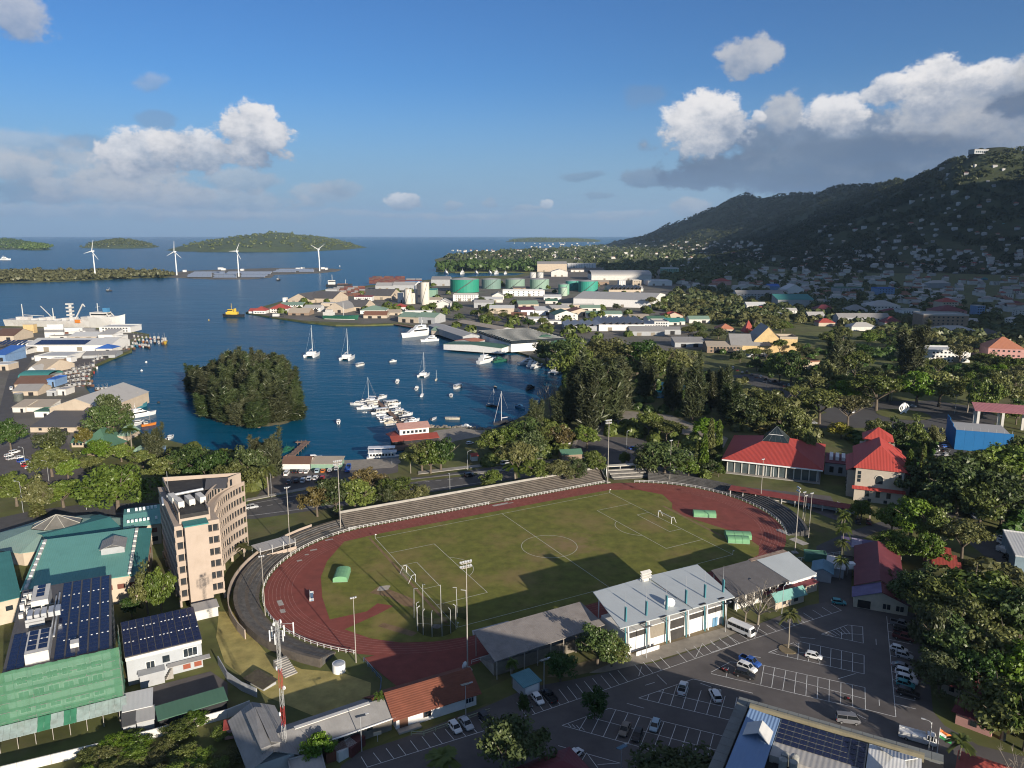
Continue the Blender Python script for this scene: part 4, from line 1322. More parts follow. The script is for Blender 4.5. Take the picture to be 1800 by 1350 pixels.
# set back top storey with round end
top = inset(plan,1.4)
i0 = plan.index(A_) if A_ in plan else 0
ztop = Z0 + FH * NF + .9
MB().prism(inset(top,.5),ztop - .05,ztop + 2.3).bl('roof_deck',mat('dark_roof_felt',(.035,.034,.034),.9,dirt=.5,dscale=.3,dcol=(.09,.085,.08)),t)
tc = bez((B_[0] - 2.2,B_[1] + 1.5),(ctl[0] - 2.0,ctl[1]),(C_[0] - 1.2,C_[1] - 1.0),17)
def ribbon(mb,pts,z0,z1,th=.3):
 for a,b in zip(pts,pts[1:]):
  mb.bar((a[0],a[1],(z0 + z1) / 2),(b[0],b[1],(z0 + z1) / 2),th,z1 - z0)
 return mb
ribbon(MB(),tc,ztop,ztop + 3.3).bl('curved_parapet',M_BEIGE,t)
for i in range(2,15):
 a,b = tc[i],tc[i + 1]
 rz = atan2(b[1] - a[1],b[0] - a[0])
 put('window',MB().box(-.45,.45,-.25,-.14,0,2.0).mesh('window',GLASS),t,(a[0],a[1],ztop + .5),rz)
ribbon(MB(),[(A_[0] + 1.6,A_[1] + 1.4),(D_[0] + 1.6,D_[1] - 1.2),(C_[0] - 1.2,C_[1] - 1.0)],ztop,ztop + 3.3).bl('parapet',M_BEIGE,t)
ribbon(MB(),[(A_[0] + 1.6,A_[1] + 1.4),(B_[0] - 2.2,B_[1] + 1.5)],ztop,ztop + 1.4).bl('front_parapet',M_BEIGE,t)
dl = Vector((D_[0] - A_[0],D_[1] - A_[1],0))
for i in range(14):
 s = (i + .7) / 15
 put('window',MB().box(-.5,.5,-.28,-.14,0,2.1).mesh('window',GLASS),t,(A_[0] + 1.6 + dl.x * s,A_[1] + 1.4 + dl.y * s * .96,ztop + .6),atan2(-dl.y,-dl.x))
ac = MB().box(-.8,.8,-2.4,2.4,.3,1.9).box(-.7,-.5,-2.2,2.2,0,.3).box(.5,.7,-2.2,2.2,0,.3).mesh('chiller',M_OFFW)
for i,(x,y) in enumerate(((-1.6,9.0),(1.3,9.6),(4.2,10.2),(-2.6,13.6))):
 put('chiller',ac,t,(x,y,ztop + 2.35),.15)
ZR = ztop + 2.3
MB().path([(-4,17,ZR + .8),(6,18.6,ZR + .8)],.45,8).path([(-5.5,11,ZR + .5),(-5.2,16.5,ZR + .8)],.3,8).bl('duct',M_STEEL,t)
MB().prism([(6.5,19),(12,17),(14,24),(8,26)],ZR + .4,[.6 + ZR,.6 + ZR,ZR + 1.6,ZR + 1.6]).bl('plant_roof',ROOFS['dark'],t)
MB().tube((-3,22,ztop + 2),(-3,22,ztop + 9),.06).bl('aerial',M_STEEL,t)
for (x,y) in [A_] + curve[::3] + [D_] + [(A_[0] + dl.x * f,A_[1] + dl.y * f) for f in (.2,.4,.6,.8)]:
 MB().box(x - .35,x + .35,y + .2,y + .9,0,Z0 + .2).bl('pillar',M_BEIGE,t)
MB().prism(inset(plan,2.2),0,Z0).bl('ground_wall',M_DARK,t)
# boundary wall along the terrace
wpts = [(-45.5 + r * cos(a),r * sin(a)) for r,a in zip(np.linspace(53.5,53.5,16),np.linspace(pi * .62,pi * 1.08,16))]
t = th_('boundary_wall','beige boundary wall curving between the office block and the dark terrace','wall',st(*wpts[0]))
o = st(*wpts[0])
wp = [st(*p) - o for p in wpts]
mb = MB()
for a,b in zip(wp,wp[1:]):
 mb.bar(a + Vector((0,0,1.3)),b + Vector((0,0,1.3)),.25,2.6)
mb.bl('wall',M_BEIGE,t)
t = th_('carport','flat roofed carport with white poles behind the beige boundary wall','carport',at(482,972),.72)
MB().box(-6,6,-3.4,3.4,3.0,3.2).bl('roof',ROOFS['pale'],t)
for x in (-5.8,-1.9,1.9,5.8):
 for y in (-3.2,3.2):
  MB().tube((x,y,0),(x,y,4.4 if y < 0 else 3.0),.08).bl('post',M_WHITE,t)
MB().box(-6,6,-3.6,-3.4,.4,1.8).bl('wall_panel',M_BEIGE,t)
t = th_('small_canopy','white entrance canopy at the foot of the blank stair tower','canopy',at(362,1082),orz)
MB().box(-3.2,3.2,-2.5,2.5,2.8,3.0).bl('roof',ROOFS['pale'],t)
MB().box(-2.9,2.9,-1.8,2.0,0,2.78).bl('wall',M_OFFW,t)
# ------------------------------------------------------------------ solar roofed block behind green scaffold netting
NC,nrz,NW,ND = rectpx((6,1179),(193,1138),(169,1012),14.5)
t = th_('scaffolded_block','block wrapped in green scaffold netting with dark solar panels on its roof','office block',NC,nrz)
MB().box(-NW / 2,NW / 2,-ND / 2,ND / 2,0,13.6).bl('wall',M_GREYW,t)
MB().box(-NW / 2 - .3,NW / 2 + .3,-ND / 2 - .3,ND / 2 + .3,13.6,14.0).bl('roof_slab',ROOFS['dark'],t)
for k in range(4):
 wn_(t,NW,ND,'f',6,1.2 + k * 3.2,1.9,1.5,frame=M_WHITE)
 wn_(t,NW,ND,'r',10,1.2 + k * 3.2,1.9,1.5)
PGL = gm_('solar_glass',(.011,.016,.05),.16)
PFR = mat('panel_frame',(.035,.042,.065),.4,metal=.3,var=.05)
def panel_mesh(w,h):
 k = ('sp',w,h)
 if k not in WINC:
  me = bpy.data.meshes.new('solar_panel')
  a,b = w / 2,h / 2
  e = .04
  me.from_pydata([(-a,-b,0),(a,-b,0),(a,b,0),(-a,b,0),(-a,-b,.05),(a,-b,.05),(a,b,.05),(-a,b,.05),(-a + e,-b + e,.052),(a - e,-b + e,.052),(a - e,b - e,.052),(-a + e,b - e,.052)],[],
      [(0,1,5,4),(1,2,6,5),(2,3,7,6),(3,0,4,7),(4,5,9,8),(5,6,10,9),(6,7,11,10),(7,4,8,11),(8,9,10,11)])
  me.materials.append(PFR)
  me.materials.append(PGL)
  me.polygons[8].material_index = 1
  WINC[k] = me
 return WINC[k]
CLIP = MB().box(-.16,.16,-.1,.1,0,.09).mesh('clip',M_WHITE)
def array(t,x0,x1,y0,y1,z,pw,ph,gy=0.0,every=2,tilt=0.0,clips=True,gap=.03,name='solar_panel'):
 nx,ny = int((x1 - x0) / (pw + gap)),int((y1 - y0) / (ph + gap))
 me = panel_mesh(pw,ph)
 dx,dy = (x1 - x0) / nx,(y1 - y0) / ny
 for j in range(ny):
  for i in range(nx):
   y = y0 + (j + .5) * dy
   put(name,me,t,(x0 + (i + .5) * dx,y,z + (y - y0) * tilt)).rotation_euler = (math.atan(tilt),0,0)
 if clips:
  for j in range(every,ny,every):
   for i in range(0,nx * 2,1):
    if (i * 7 + j) % 5 < 4:
     y = y0 + j * dy
     put('clip',CLIP,t,(x0 + (i + .6) * dx / 2,y,z + .06 + (y - y0) * tilt))
array(t,-1.0,NW / 2,-ND / 2 + .5,ND / 2 - .4,14.1,1.75,1.9,every=4)
array(t,-NW / 2 + .3,-NW / 2 + 3.4,-ND / 2 + .5,-4,14.1,1.5,1.9,clips=False)
b = MB().box(-NW / 2 + 3.6,-1.6,-ND / 2 + 1.0,-ND / 2 + 11.5,14.0,16.4).bl('lower_penthouse',M_OFFW,t)
array(t,-NW / 2 + 3.7,-1.7,-ND / 2 + 2.2,-ND / 2 + 11.3,16.45,1.6,1.9)
MB().box(-NW / 2 + 3.0,-3.0,4.5,13.5,14.0,17.4).bl('lift_house',M_OFFW,t)
array(t,-NW / 2 + 3.1,-3.1,6.5,13.4,17.45,1.6,1.9)
wn_(t,NW,0,'f',0,0,1,1)
for x in (-5.0,-2.5):
 put('window',wm_(1.8,1.3),t,(-NW / 2 + 6 + x + 3,4.48,14.8))
MB().box(-NW / 2 + 2.2,-3.5,-1.5,3.5,15.0,15.2).box(-NW / 2 + 2.2,-3.5,-1.5,-1.4,14.0,15.8).box(-NW / 2 + 2.2,-3.5,3.4,3.5,14.0,15.8).bl('plant_deck',M_STEEL,t)
for i in range(5):
 MB().box(-NW / 2 + 2.6 + i * 1.35,-NW / 2 + 3.6 + i * 1.35,-.8,2.6,15.25,16.4).bl('plant_unit',M_STEEL,t)
for i in range(7):
 MB().box(-NW / 2 + .4 + (i % 2) * 1.3,-NW / 2 + 1.3 + (i % 2) * 1.3,4 + i * 1.8,5.2 + i * 1.8,14.0,15.0 + (i % 3) * .4).bl('roof_unit',M_OFFW,t)
MB().path([(-1.4,-9,14.3),(-1.4,14,14.3)],.22,6).path([(-2.0,-9,14.5),(-2.0,12,14.5)],.16,6).bl('pipe_run',M_STEEL,t)
MB().box(2,3.6,-ND / 2 + 4,-ND / 2 + 6,14.15,15.1).bl('roof_hatch',M_OFFW,t)
# the netting hangs on a tube scaffold
net = bpy.data.materials.new('green_netting')
net.use_nodes = True
_n = net.node_tree
_b = _n.nodes['Principled BSDF']
_b.inputs['Roughness'].default_value = .8
_mix = _n.nodes.new('ShaderNodeMix')
_mix.data_type = 'RGBA'
_no = _n.nodes.new('ShaderNodeTexNoise')
_no.inputs['Scale'].default_value = .35
_no.inputs['Detail'].default_value = 5
_tc = _n.nodes.new('ShaderNodeTexCoord')
_n.links.new(_tc.outputs['Object'],_no.inputs[0])
_n.links.new(_no.outputs[0],_mix.inputs[0])
_mix.inputs[6].default_value = (.05,.18,.1,1)
_mix.inputs[7].default_value = (.1,.25,.15,1)
_n.links.new(_mix.outputs[2],_b.inputs['Base Color'])
_b.inputs['Alpha'].default_value = .68
sx,sy = NW / 2 + 1.7,ND / 2 + 1.5
for i in range(8):
 x = -sx + i * 2 * sx / 7
 MB().tube((x,-sy + .15,0),(x,-sy + .15,14.2),.05).bl('scaffold_pole',mat('scaffold_tube',(.16,.17,.16),.6),t)
for i in range(5):
 y = -sy + i * 3
 MB().tube((sx - .15,y,0),(sx - .15,y,14.2),.05).bl('scaffold_pole',mat('scaffold_tube',(.16,.17,.16),.6),t)
for k in range(1,7):
 MB().tube((-sx,-sy + .12,k * 2.0),(sx,-sy + .12,k * 2.0),.05).bl('scaffold_ledger',mat('scaffold_tube'),t)
 MB().box(-sx,sx,-sy + .3,-sy + 1.1,k * 2.0 - .06,k * 2.0).bl('scaffold_board',mat('scaffold_plank',(.1,.12,.09),.9),t)
def drape(mb,p,q,z0,z1,n,m,nrm,sag=.22,seed=0):
 vs = []
 for j in range(m + 1):
  for i in range(n + 1):
   u,v = i / n,j / m
   w = sag * (vnoise(u * 9 + seed,v * 6 + seed) - .5) * 2 + .12 * sin(v * m / 2 * pi)
   vs.append((p[0] + (q[0] - p[0]) * u + nrm[0] * w,p[1] + (q[1] - p[1]) * u + nrm[1] * w,z0 + (z1 - z0) * v))
 mb.add(vs,[(j * (n + 1) + i,j * (n + 1) + i + 1,(j + 1) * (n + 1) + i + 1,(j + 1) * (n + 1) + i) for j in range(m) for i in range(n)])
for i in range(4):
 mb = MB()
 drape(mb,(-sx + i * sx / 2,-sy),(-sx + (i + 1) * sx / 2,-sy),2.2,14.9,14,24,(0,-1),.22,i * 5)
 mb.bl('net_sheet',net,t,smooth=True)
mb = MB()
drape(mb,(sx,-sy),(sx,-sy + 8.5),1.8,14.9,14,24,(1,0),.22,40)
mb.bl('net_sheet',net,t,smooth=True)
# lean-to of translucent sheets at its foot
t = th_('sheet_lean_to','lean-to of clear and green plastic sheets at the foot of the netted block','lean-to',NC,nrz)
PL = mat('plastic_sheet',(.35,.42,.4),.3,var=.25,scale=.6,spec=.5,dirt=.5,dscale=.5,dcol=(.2,.17,.13))
PG = mat('green_plastic_sheet',(.06,.22,.13),.4,var=.2,scale=.6)
for i in range(20):
 x = -NW / 2 - 2 + i * 1.15
 MB().slab([(x,-ND / 2 - 5.6,2.7),(x + 1.12,-ND / 2 - 5.6,2.7),(x + 1.12,-ND / 2 - 1.9,3.7),(x,-ND / 2 - 1.9,3.7)],.05).bl('sheet',PG if i in (6,7,10,11) else PL,t)
for i in range(8):
 MB().tube((-NW / 2 - 1.5 + i * 3,-ND / 2 - 5.4,0),(-NW / 2 - 1.5 + i * 3,-ND / 2 - 5.4,2.65),.07).bl('post',M_POLE,t)
# grey white block with a solar roof
SC2,srz,SW,SD = rectpx((218,1146),(354,1113.6),(334,1069),8.6)
t = th_('solar_roof_block','pale grey two storey block with a tilted dark solar roof','office block',SC2,srz)
bd_('','','',0,0,SW - .4,SD - .4,7.2,'shed',1.6,mat('pale_grey_plaster',(.36,.38,.4),.85,var=.06,dirt=.2,dscale=.3,dcol=(.28,.28,.27)),'dark',.25,t=t)
array(t,-SW / 2,SW / 2,-SD / 2,SD / 2,7.25,1.5,1.75,every=3,tilt=1.6 / SD)
wn_(t,SW - .4,SD - .4,'f',1,3.6,3.0,2.1,x0=3.6,x1=7.2,frame=WF,bars=2)
wn_(t,SW - .4,SD - .4,'f',1,2.2,1.8,2.6,x0=-4.4,x1=-1.8,frame=WF,bars=1)
wn_(t,SW - .4,SD - .4,'f',1,3.6,1.5,1.6,x0=-1.0,x1=1.4)
wn_(t,SW - .4,SD - .4,'f',2,.6,1.6,1.3,x0=3.2,x1=8,m=mat('red_brown_board',(.25,.07,.04),.7))
MB().box(-5.6,-.6,-SD / 2 - 2.4,-SD / 2 + .1,0,3.0).bl('annex',M_GREYW,t)
MB().box(-5.9,-.3,-SD / 2 - 2.7,-SD / 2 - .02,3.0,3.25).bl('annex_roof',M_GREYW,t)
MB().box(.2,9.4,-SD / 2 - 2.2,-SD / 2 - .3,3.1,3.25).bl('awning',ROOFS['pale'],t)
MB().box(-SW / 2 + .1,SW / 2 - .1,-SD / 2 - .1,-SD / 2 + .18,6.2,7.0).bl('eave_band',M_OFFW,t)
for k in range(6):
 MB().box(-.4 + k * .28,-.1 + k * .28,-SD / 2 - 1.5,-SD / 2 - .4,0,.3 + k * .45).bl('stair',M_CONC,t)
br_('green_shed','long open shed with a dark green sheet roof along the white boundary wall','shed',(277,1264),(401,1227),(397,1205),3.0,2.6,roof='shed',rise=.35,wall=M_DARK,roofm='green',oh=.3)
br_('white_shed','white roofed shed in the corner between the netted block and the yard','shed',(214,1250),(268,1238),(262,1210),3.2,2.9,roof='shed',rise=.4,wall='grey',roofm='white',oh=.3)
br_('white_shed','small white roofed annex in front of the white shed','shed',(238,1270),(272,1262),(268,1240),2.6,2.4,roof='shed',rise=.3,wall='grey',roofm='pale',oh=.2)
br_('grey_shed','dark grey roofed lean-to left of the small white annex','shed',(214,1277),(240,1270),(232,1246),2.6,2.4,roof='shed',rise=.3,wall='grey',roofm='dark',oh=.2)
def wall_line(name,label,pts,h,m,th=.25,panels=0.0):
 P = [at(*p) for p in pts]
 t = th_(name,label,'wall',P[0])
 for a,b in zip(P,P[1:]):
  n = max(1,round((b - a).length / panels)) if panels else 1
  for i in range(n):
   q,r = a.lerp(b,i / n) - P[0],a.lerp(b,(i + 1) / n) - P[0]
   d = (r - q).normalized() * .02
   MB().bar(q + d + Vector((0,0,h / 2)),r - d + Vector((0,0,h / 2)),th,h).bl('panel',m,t)
 return t
wall_line('boundary_wall','stained white boundary wall in front of the green shed and plastic lean-to',[(-30,1372),(205,1315),(400,1262),(440,1246)],2.0,M_OFFW,.25,5)
wall_line('boundary_wall','pale panel wall curving round the foot of the dry bank',[(384,1168),(400,1196),(425,1214),(452,1226)],2.2,M_GREYW,.2,2.6)
wall_line('retaining_wall','stained grey wall under the corrugated barn eave',[(516,1330),(640,1296),(694,1262)],1.6,mat('stained_grey_wall'),.3,5)
# ------------------------------------------------------------------ teal roofed complex
TEAL = mat('teal_roof',(.13,.32,.28),.6,var=.12,scale=.2,dirt=.35,dscale=.2,dcol=(.1,.24,.22),stripe=(0,.6,.012))
TEALD = mat('dark_teal_roof',(.05,.18,.17),.6,var=.12,scale=.2,dirt=.3,dscale=.2,dcol=(.06,.2,.19),stripe=(0,.6,.012))
PALET = mat('pale_teal_roof',(.2,.3,.26),.65,var=.12,scale=.2,dirt=.35,dscale=.3,dcol=(.3,.33,.28),stripe=(0,.6,.012))
c,rz,W,D = rectpx((35,1036),(256,1003.6),(226,940),8.5)
t = th_('teal_hall','broad hall under a bright teal sheet roof with a small grey roof monitor','hall',c,rz)
MB().box(-W / 2 + .5,W / 2 - .5,-D / 2 + .5,D / 2,0,7.8).bl('wall',M_CREAM,t)
MB().slab([(-W / 2,-D / 2,7.9),(W / 2 - 4.2,-D / 2,7.9),(W / 2 - 4.2,D / 2,10.4),(-W / 2,D / 2,10.4)],.2).bl('roof',TEAL,t)
MB().slab([(W / 2 - 4.0,-D / 2,7.8),(W / 2,-D / 2,7.6),(W / 2,D / 2,9.8),(W / 2 - 4.0,D / 2,10.2)],.2).bl('verge_roof',TEALD,t)
for x in (-W / 2 + 1.2,W / 2 - 4.1):
 for k in range(9):
  MB().box(x - .4,x + .4,-D / 2 + .5 + k * D / 9.2,-D / 2 + .5 + (k + .75) * D / 9.2,8.0 + 2.5 * k / 9.2,8.6 + 2.5 * k / 9.2).bl('gutter_box',M_OFFW,t)
MB().box(2.5,8.6,-.5,5.8,8.8,11.0).bl('monitor',M_GREYW,t)
MB().slab([(2.2,-1.2,10.9),(5.5,-1.2,12.2),(5.5,6.4,12.2),(2.2,6.4,10.9)],.12).slab([(5.55,-1.2,12.2),(8.9,-1.2,10.9),(8.9,6.4,10.9),(5.55,6.4,12.2)],.12).bl('monitor_roof',G2,t)
wn_(t,W - 1,D - 1,'f',3,4.2,1.8,1.4,x0=4,x1=13,m=mat('brown_shutter',(.14,.05,.035),.7))
wn_(t,W - 1,D - 1,'r',4,4.2,1.6,1.4,m=mat('brown_shutter'))
c,rz2,W,D = rectpx((-60,1062),(33,1040),(37,968),8.0)
t = bd_('teal_hall','teal roofed wing left of the broad hall','hall',c,rz2,W,D,6.6,'shed',2.0,'cream',TEALD,.4,wins=(('f',3,3.5,1.6,1.3),))
p = at(92,935,6)
t = th_('octagon_hall','low octagonal hall with a pale teal roof and a ribbed glass lantern','hall',(p.x,p.y + 3,0),rz)
n = 8
oc = lambda r,z: [(r * 1.25 * cos(pi / 8 + pi / 4 * i),r * .95 * sin(pi / 8 + pi / 4 * i),z) for i in range(n)]
MB().prism([q[:2] for q in oc(15.5,0)],0,4.6).bl('wall',M_CREAM,t)
e,l,tp = oc(16.6,4.6),oc(6.2,7.6),(0,0,10.8)
for i in range(n):
 MB().slab([e[i],e[(i + 1) % n],l[(i + 1) % n],l[i]],.15).bl('roof_segment',PALET,t)
LANT = gm_('lantern_glass',(.16,.15,.13),.3)
for i in range(n):
 a,b = l[i],l[(i + 1) % n]
 MB().slab([(a[0] * .95,a[1] * .95,7.7),(b[0] * .95,b[1] * .95,7.7),tp],.06).bl('lantern_pane',LANT,t)
 MB().tube((a[0] * .95,a[1] * .95,7.75),tp,.1,5).bl('lantern_rib',mat('lantern_rib',(.42,.4,.34),.7),t)
p,q = at(205,905,7.5),at(282,896,7.5)
br_('teal_link','dark teal roofed range behind the bright teal hall','hall',(92,958),(214,925),(205,893),7.2,6.6,roof='gable',rise=1.4,wall='cream',roofm=TEALD,oh=.6,wins=(('f',8,3.2,1.3,1.4),))
t,W,D = br_('teal_link','teal roofed link with two rows of tiny white roof vents beside the curved office block','hall',(216,925),(284,915),(281,882),8.0,7.2,roof='gable',rise=1.2,wall='cream',roofm=TEAL,oh=.5)
wn_(t,W,D,'f',4,4.2,1.7,1.5,m=mat('brown_shutter'))
wn_(t,W,D,'f',4,1.2,1.7,1.5,m=M_DARK)
for r,yy in ((0,-D * .34),(1,D * .22)):
 for i in range(8):
  if (i * 3 + r) % 7 != 4:
   x = -W / 2 + 1 + i * (W - 2) / 7
   MB().box(x - .35,x + .35,yy - .3,yy + .3,7.4 + (.5 if r else .3),8.55 + (.3 if r else 0)).bl('roof_vent',M_WHITE,t)
# ------------------------------------------------------------------ red roofed hall with glass pyramid
REDR = mat('bright_red_roof',(.38,.058,.045),.6,var=.08,scale=.15,dirt=.15,dscale=.2,dcol=(.3,.05,.045),stripe=(0,.5,.02))
c,rz,W,D = rectpx((1268,806.7),(1448,826.7),(1447,780),6.2)
HRZ = rz
t = th_('assembly_hall','hall of glass bays under a bright red hipped roof with a dark glass pyramid','hall',c,rz)
h = 6.0
MB().box(-W / 2 + 2.6,W / 2 - 2.6,-D / 2 + 2.6,D / 2 - 2.6,0,h).bl('wall',mat('hall_dark_glass',(.035,.045,.05),.1,var=.5,scale=.25,spec=.6),t)
PX,PY = 5.4,5.0
rf = [(-W / 2,-D / 2),(W / 2,-D / 2),(W / 2,D / 2),(-W / 2,D / 2)]
ri = [(-PX,-PY),(PX,-PY),(PX,PY),(-PX,PY)]
for i in range(4):
 j = (i + 1) % 4
 MB().slab([(*rf[i],h + .1),(*rf[j],h + .1),(*ri[j],h + 5.6),(*ri[i],h + 5.6)],.2).bl('roof',REDR,t)
 MB().slab([(*ri[i],h + 5.75),(*ri[j],h + 5.75),(0,0,h + 11.5)],.08).bl('pyramid_pane',gm_('pyramid_glass',(.02,.03,.035),.06),t)
 a = Vector((*ri[i],h + 5.7))
 MB().tube(a,(0,0,h + 11.6),.12,6).bl('pyramid_rib',mat('dark_bar',(.06,.07,.075),.5),t)
 b = Vector((*ri[j],h + 5.7))
 for k in (.25,.5,.75):
  m_ = a.lerp(b,k)
  MB().tube(m_,m_.lerp(Vector((0,0,h + 11.6)),.62 if k != .5 else .95),.07,5).bl('pyramid_bar',mat('dark_bar',(.06,.07,.075),.5),t)
 MB().tube(a.lerp(Vector((0,0,h + 11.6)),.45),b.lerp(Vector((0,0,h + 11.6)),.45),.12,5).bl('pyramid_ring',M_WHITE if i == 0 else mat('dark_bar'),t)
MB().bar((-W / 2 + .3,-D / 2 - .1,h - .1),(W / 2 - .3,-D / 2 - .1,h - .1),.3,.5).bl('eave_beam',M_WHITE,t)
nb = 12
for i in range(nb + 1):
 x = -W / 2 + 2.4 + i * (W - 4.8) / nb
 MB().box(x - .2,x + .2,-D / 2 + 1.9,-D / 2 + 2.6,0,h).bl('pier',mat('hall_pier',(.55,.53,.48),.8,dirt=.2),t)
 if i < nb:
  MB().box(x + .24,x + (W - 4.8) / nb - .24,-D / 2 + 2.2,-D / 2 + 2.45,.5,h - .4).bl('glass_bay',gm_('bay_glass',(.075,.095,.1),.06),t)
  if 4 <= i <= 6:
   MB().box(x + .9,x + 1.1,-D / 2 + 2.1,-D / 2 + 2.28,0,h - .5).bl('door_frame',M_WHITE,t)
MB().box(-W / 2 + 1,W / 2 - 1,-D / 2 + .2,D / 2 - 1,0,.35).bl('plinth',M_CONC,t)
for i in range(8):
 y = -D / 2 + 3.5 + i * (D - 7) / 7
 MB().box(W / 2 - 2.7,W / 2 - 1.6,y - .3,y + .3,0,h).bl('pier',mat('hall_pier'),t)
# link with plant on top
p = c + Vector((cos(rz),sin(rz),0)) * (W / 2 + 6.5)
t = th_('link_block','flat roofed link with rows of white air conditioners between the two red roofed buildings','link building',p,rz)
MB().box(-6.2,6.2,-6,9,0,5.2).bl('wall',M_GREYW,t)
MB().box(-6.2,6.2,-6.4,9.3,5.2,5.5).bl('roof',ROOFS['maroon'],t)
for i in range(4):
 MB().box(-4.6 + i * 2.4,-3.2 + i * 2.4,-2,5.5,5.5,7.0).bl('air_conditioner',M_WHITE,t)
wn_(t,12.4,12,'f',3,1.2,1.6,2.6)
# cream building with red gabled roofs
M_SAND = mat('sandstone_plaster',(.43,.375,.31),.85,var=.06,dirt=.2,dscale=.3,dcol=(.28,.22,.17))
c2 = Vector((144.5,287.0,0))
t = th_('court_building','cream three storey building with steep bright red hipped roofs and an arched window','public building',c2,HRZ)
W,D = 16.5,30.0
MB().box(-W / 2,W / 2,-D / 2,D / 2,0,13.4).bl('wall',M_SAND,t)
MB().box(-W / 2 - 2.6,W / 2 + 2.6,-D / 2 + 4,D / 2 - 5,0,10.8).bl('side_wall',M_SAND,t)
r,g = sr_('hip',W,D,13.4,7.2,.9)
r.bl('roof',REDR,t)
for s in (-1,1):
 MB().slab([(s * (W / 2 + 3.4),-D / 2 + 3.2,10.8),(s * (W / 2 + 3.4),D / 2 - 4.4,10.8),(s * (W / 2 - .5),D / 2 - 4.4,12.8),(s * (W / 2 - .5),-D / 2 + 3.2,12.8)][::s],.2).bl('side_roof',REDR,t)
for y0 in (-2,5.5):
 MB().slab([(W / 2 + 2.8,y0,12.2),(W / 2 + 2.8,y0 + 4.4,12.2),(2.6,y0 + 3.4,18.6),(2.6,y0 + 1.0,18.6)][::1],.2).bl('dormer_roof',REDR,t)
MB().slab([(-W / 2 - .9,-D / 2 - 1.3,5.2),(W / 2 + .9,-D / 2 - 1.3,5.2),(W / 2 + .9,-D / 2,6.0),(-W / 2 - .9,-D / 2,6.0)],.2).bl('pent_roof',REDR,t)
a = [(1.25 * cos(q),9.6 + 1.25 * sin(q)) for q in np.linspace(0,pi,9)]
MB().add([(x,-D / 2 - .08,z) for x,z in [(1.25,7.6)] + a + [(-1.25,7.6)]],[tuple(range(11))[::-1]]).bl('arched_window',GLASS,t)
mb = MB()
for p,q in zip(a,a[1:]):
 mb.bar((p[0] * 1.12,-D / 2 - .1,9.6 + (p[1] - 9.6) * 1.12),(q[0] * 1.12,-D / 2 - .1,9.6 + (q[1] - 9.6) * 1.12),.2,.25)
mb.bl('arch_surround',mat('pale_stone',(.6,.55,.46),.8),t)
for s in (-1,1):
 for k in range(3):
  MB().box(s * 6.9 - .55,s * 6.9 + .55,-D / 2 - .1,-D / 2 - .02,7.6 + k * 1.5,8.9 + k * 1.5).bl('corner_window',GLASS,t)
wn_(t,W,D,'f',3,2.2,1.4,2.2,x0=-5.5,x1=5.5)
wn_(t,W,D,'f',2,.2,1.2,1.2,x0=-5.5,x1=5.5)
for k in range(3):
 wn_(t,W + 5.2,D,'r',4,1.0 + k * 2.9,1.2,1.4,x0=-9,x1=8)
 wn_(t,W + 5.2,D,'l',4,1.0 + k * 2.9,1.2,1.4,x0=-9,x1=8)
MB().box(-4.6,4.6,D / 2 - 3,D / 2 + 6,0,18.0).bl('tower_wall',M_SAND,t)
r,g = sr_('pyramid',9.2,9.0,18.0,4.4,1.2)
MB().add([(x,y + D / 2 + 1.5,z) for x,y,z in r.v],r.f).bl('tower_roof',REDR,t)
for s in (-1,1):
 MB().box(s * 5.6 - .9,s * 5.6 + .9,D / 2 - 1,D / 2 + 3,0,15.4).bl('tower_wing',M_SAND,t)
# curved red awning wall in front of the hall
t = th_('covered_way','long low red roofed covered way along the hall forecourt','covered way',at(1395,888),-.52)
MB().slab([(-24,-2.0,2.6),(21,-2.0,2.6),(21,2.0,3.3),(-24,2.0,3.3)],.15).bl('roof',mat('dull_red_roof',(.2,.045,.04),.7,dirt=.3),t)
for i in range(10):
 MB().box(-23.5 + i * 4.8,-23.2 + i * 4.8,-1.6,-1.3,0,2.6).bl('post',M_OFFW,t)
MB().box(-24,21,1.5,1.75,0,3.0).bl('wall',M_OFFW,t)
MB().slab([(21.2,-2.4,2.7),(26.5,-2.4,2.7),(26.5,2.2,3.3),(21.2,2.2,3.3)],.15).bl('end_roof',mat('roof_tan_gate',(.42,.3,.16),.7),t)
for x in (22,26):
 MB().box(x,x + .5,-2,-1.5,0,2.6).bl('gate_pillar',M_CREAM,t)
# ------------------------------------------------------------------ school range with maroon roof, right of the stadium
MARO = mat('maroon_roof',(.14,.034,.042),.6,var=.2,scale=.25,dirt=.3,dscale=.3,dcol=(.2,.06,.06),stripe=(1,.5,.012))
PURP = mat('purple_roof',(.12,.1,.2),.6,var=.2,scale=.3,dirt=.3,dscale=.3,dcol=(.2,.17,.26),stripe=(1,.5,.012))
a,b,cN,d = at(1502,957,4.2),at(1502,1024,4.2),at(1585,1024,4.2),at(1582,967,4.2)
ax = (a - b).normalized()
rz = atan2(ax.y,ax.x) - pi / 2
cen = (a + b) / 2 + Vector((ax.y,-ax.x,0)) * 6.4
L_ = (a - b).length
t = th_('school_block','long single storey school block with a maroon gabled roof and a purple front section','school',(cen.x,cen.y,0),rz)
bd_('','','',0,0,12.0,L_,3.8,'gabley',2.6,'cream',MARO,.5,t=t)
MB().box(-6.4,6.8,-L_ / 2 - 6.6,-L_ / 2 - .6,0,3.3).bl('front_wall',mat('cream_school_wall',(.5,.46,.36),.85,dirt=.25,dscale=.3),t)
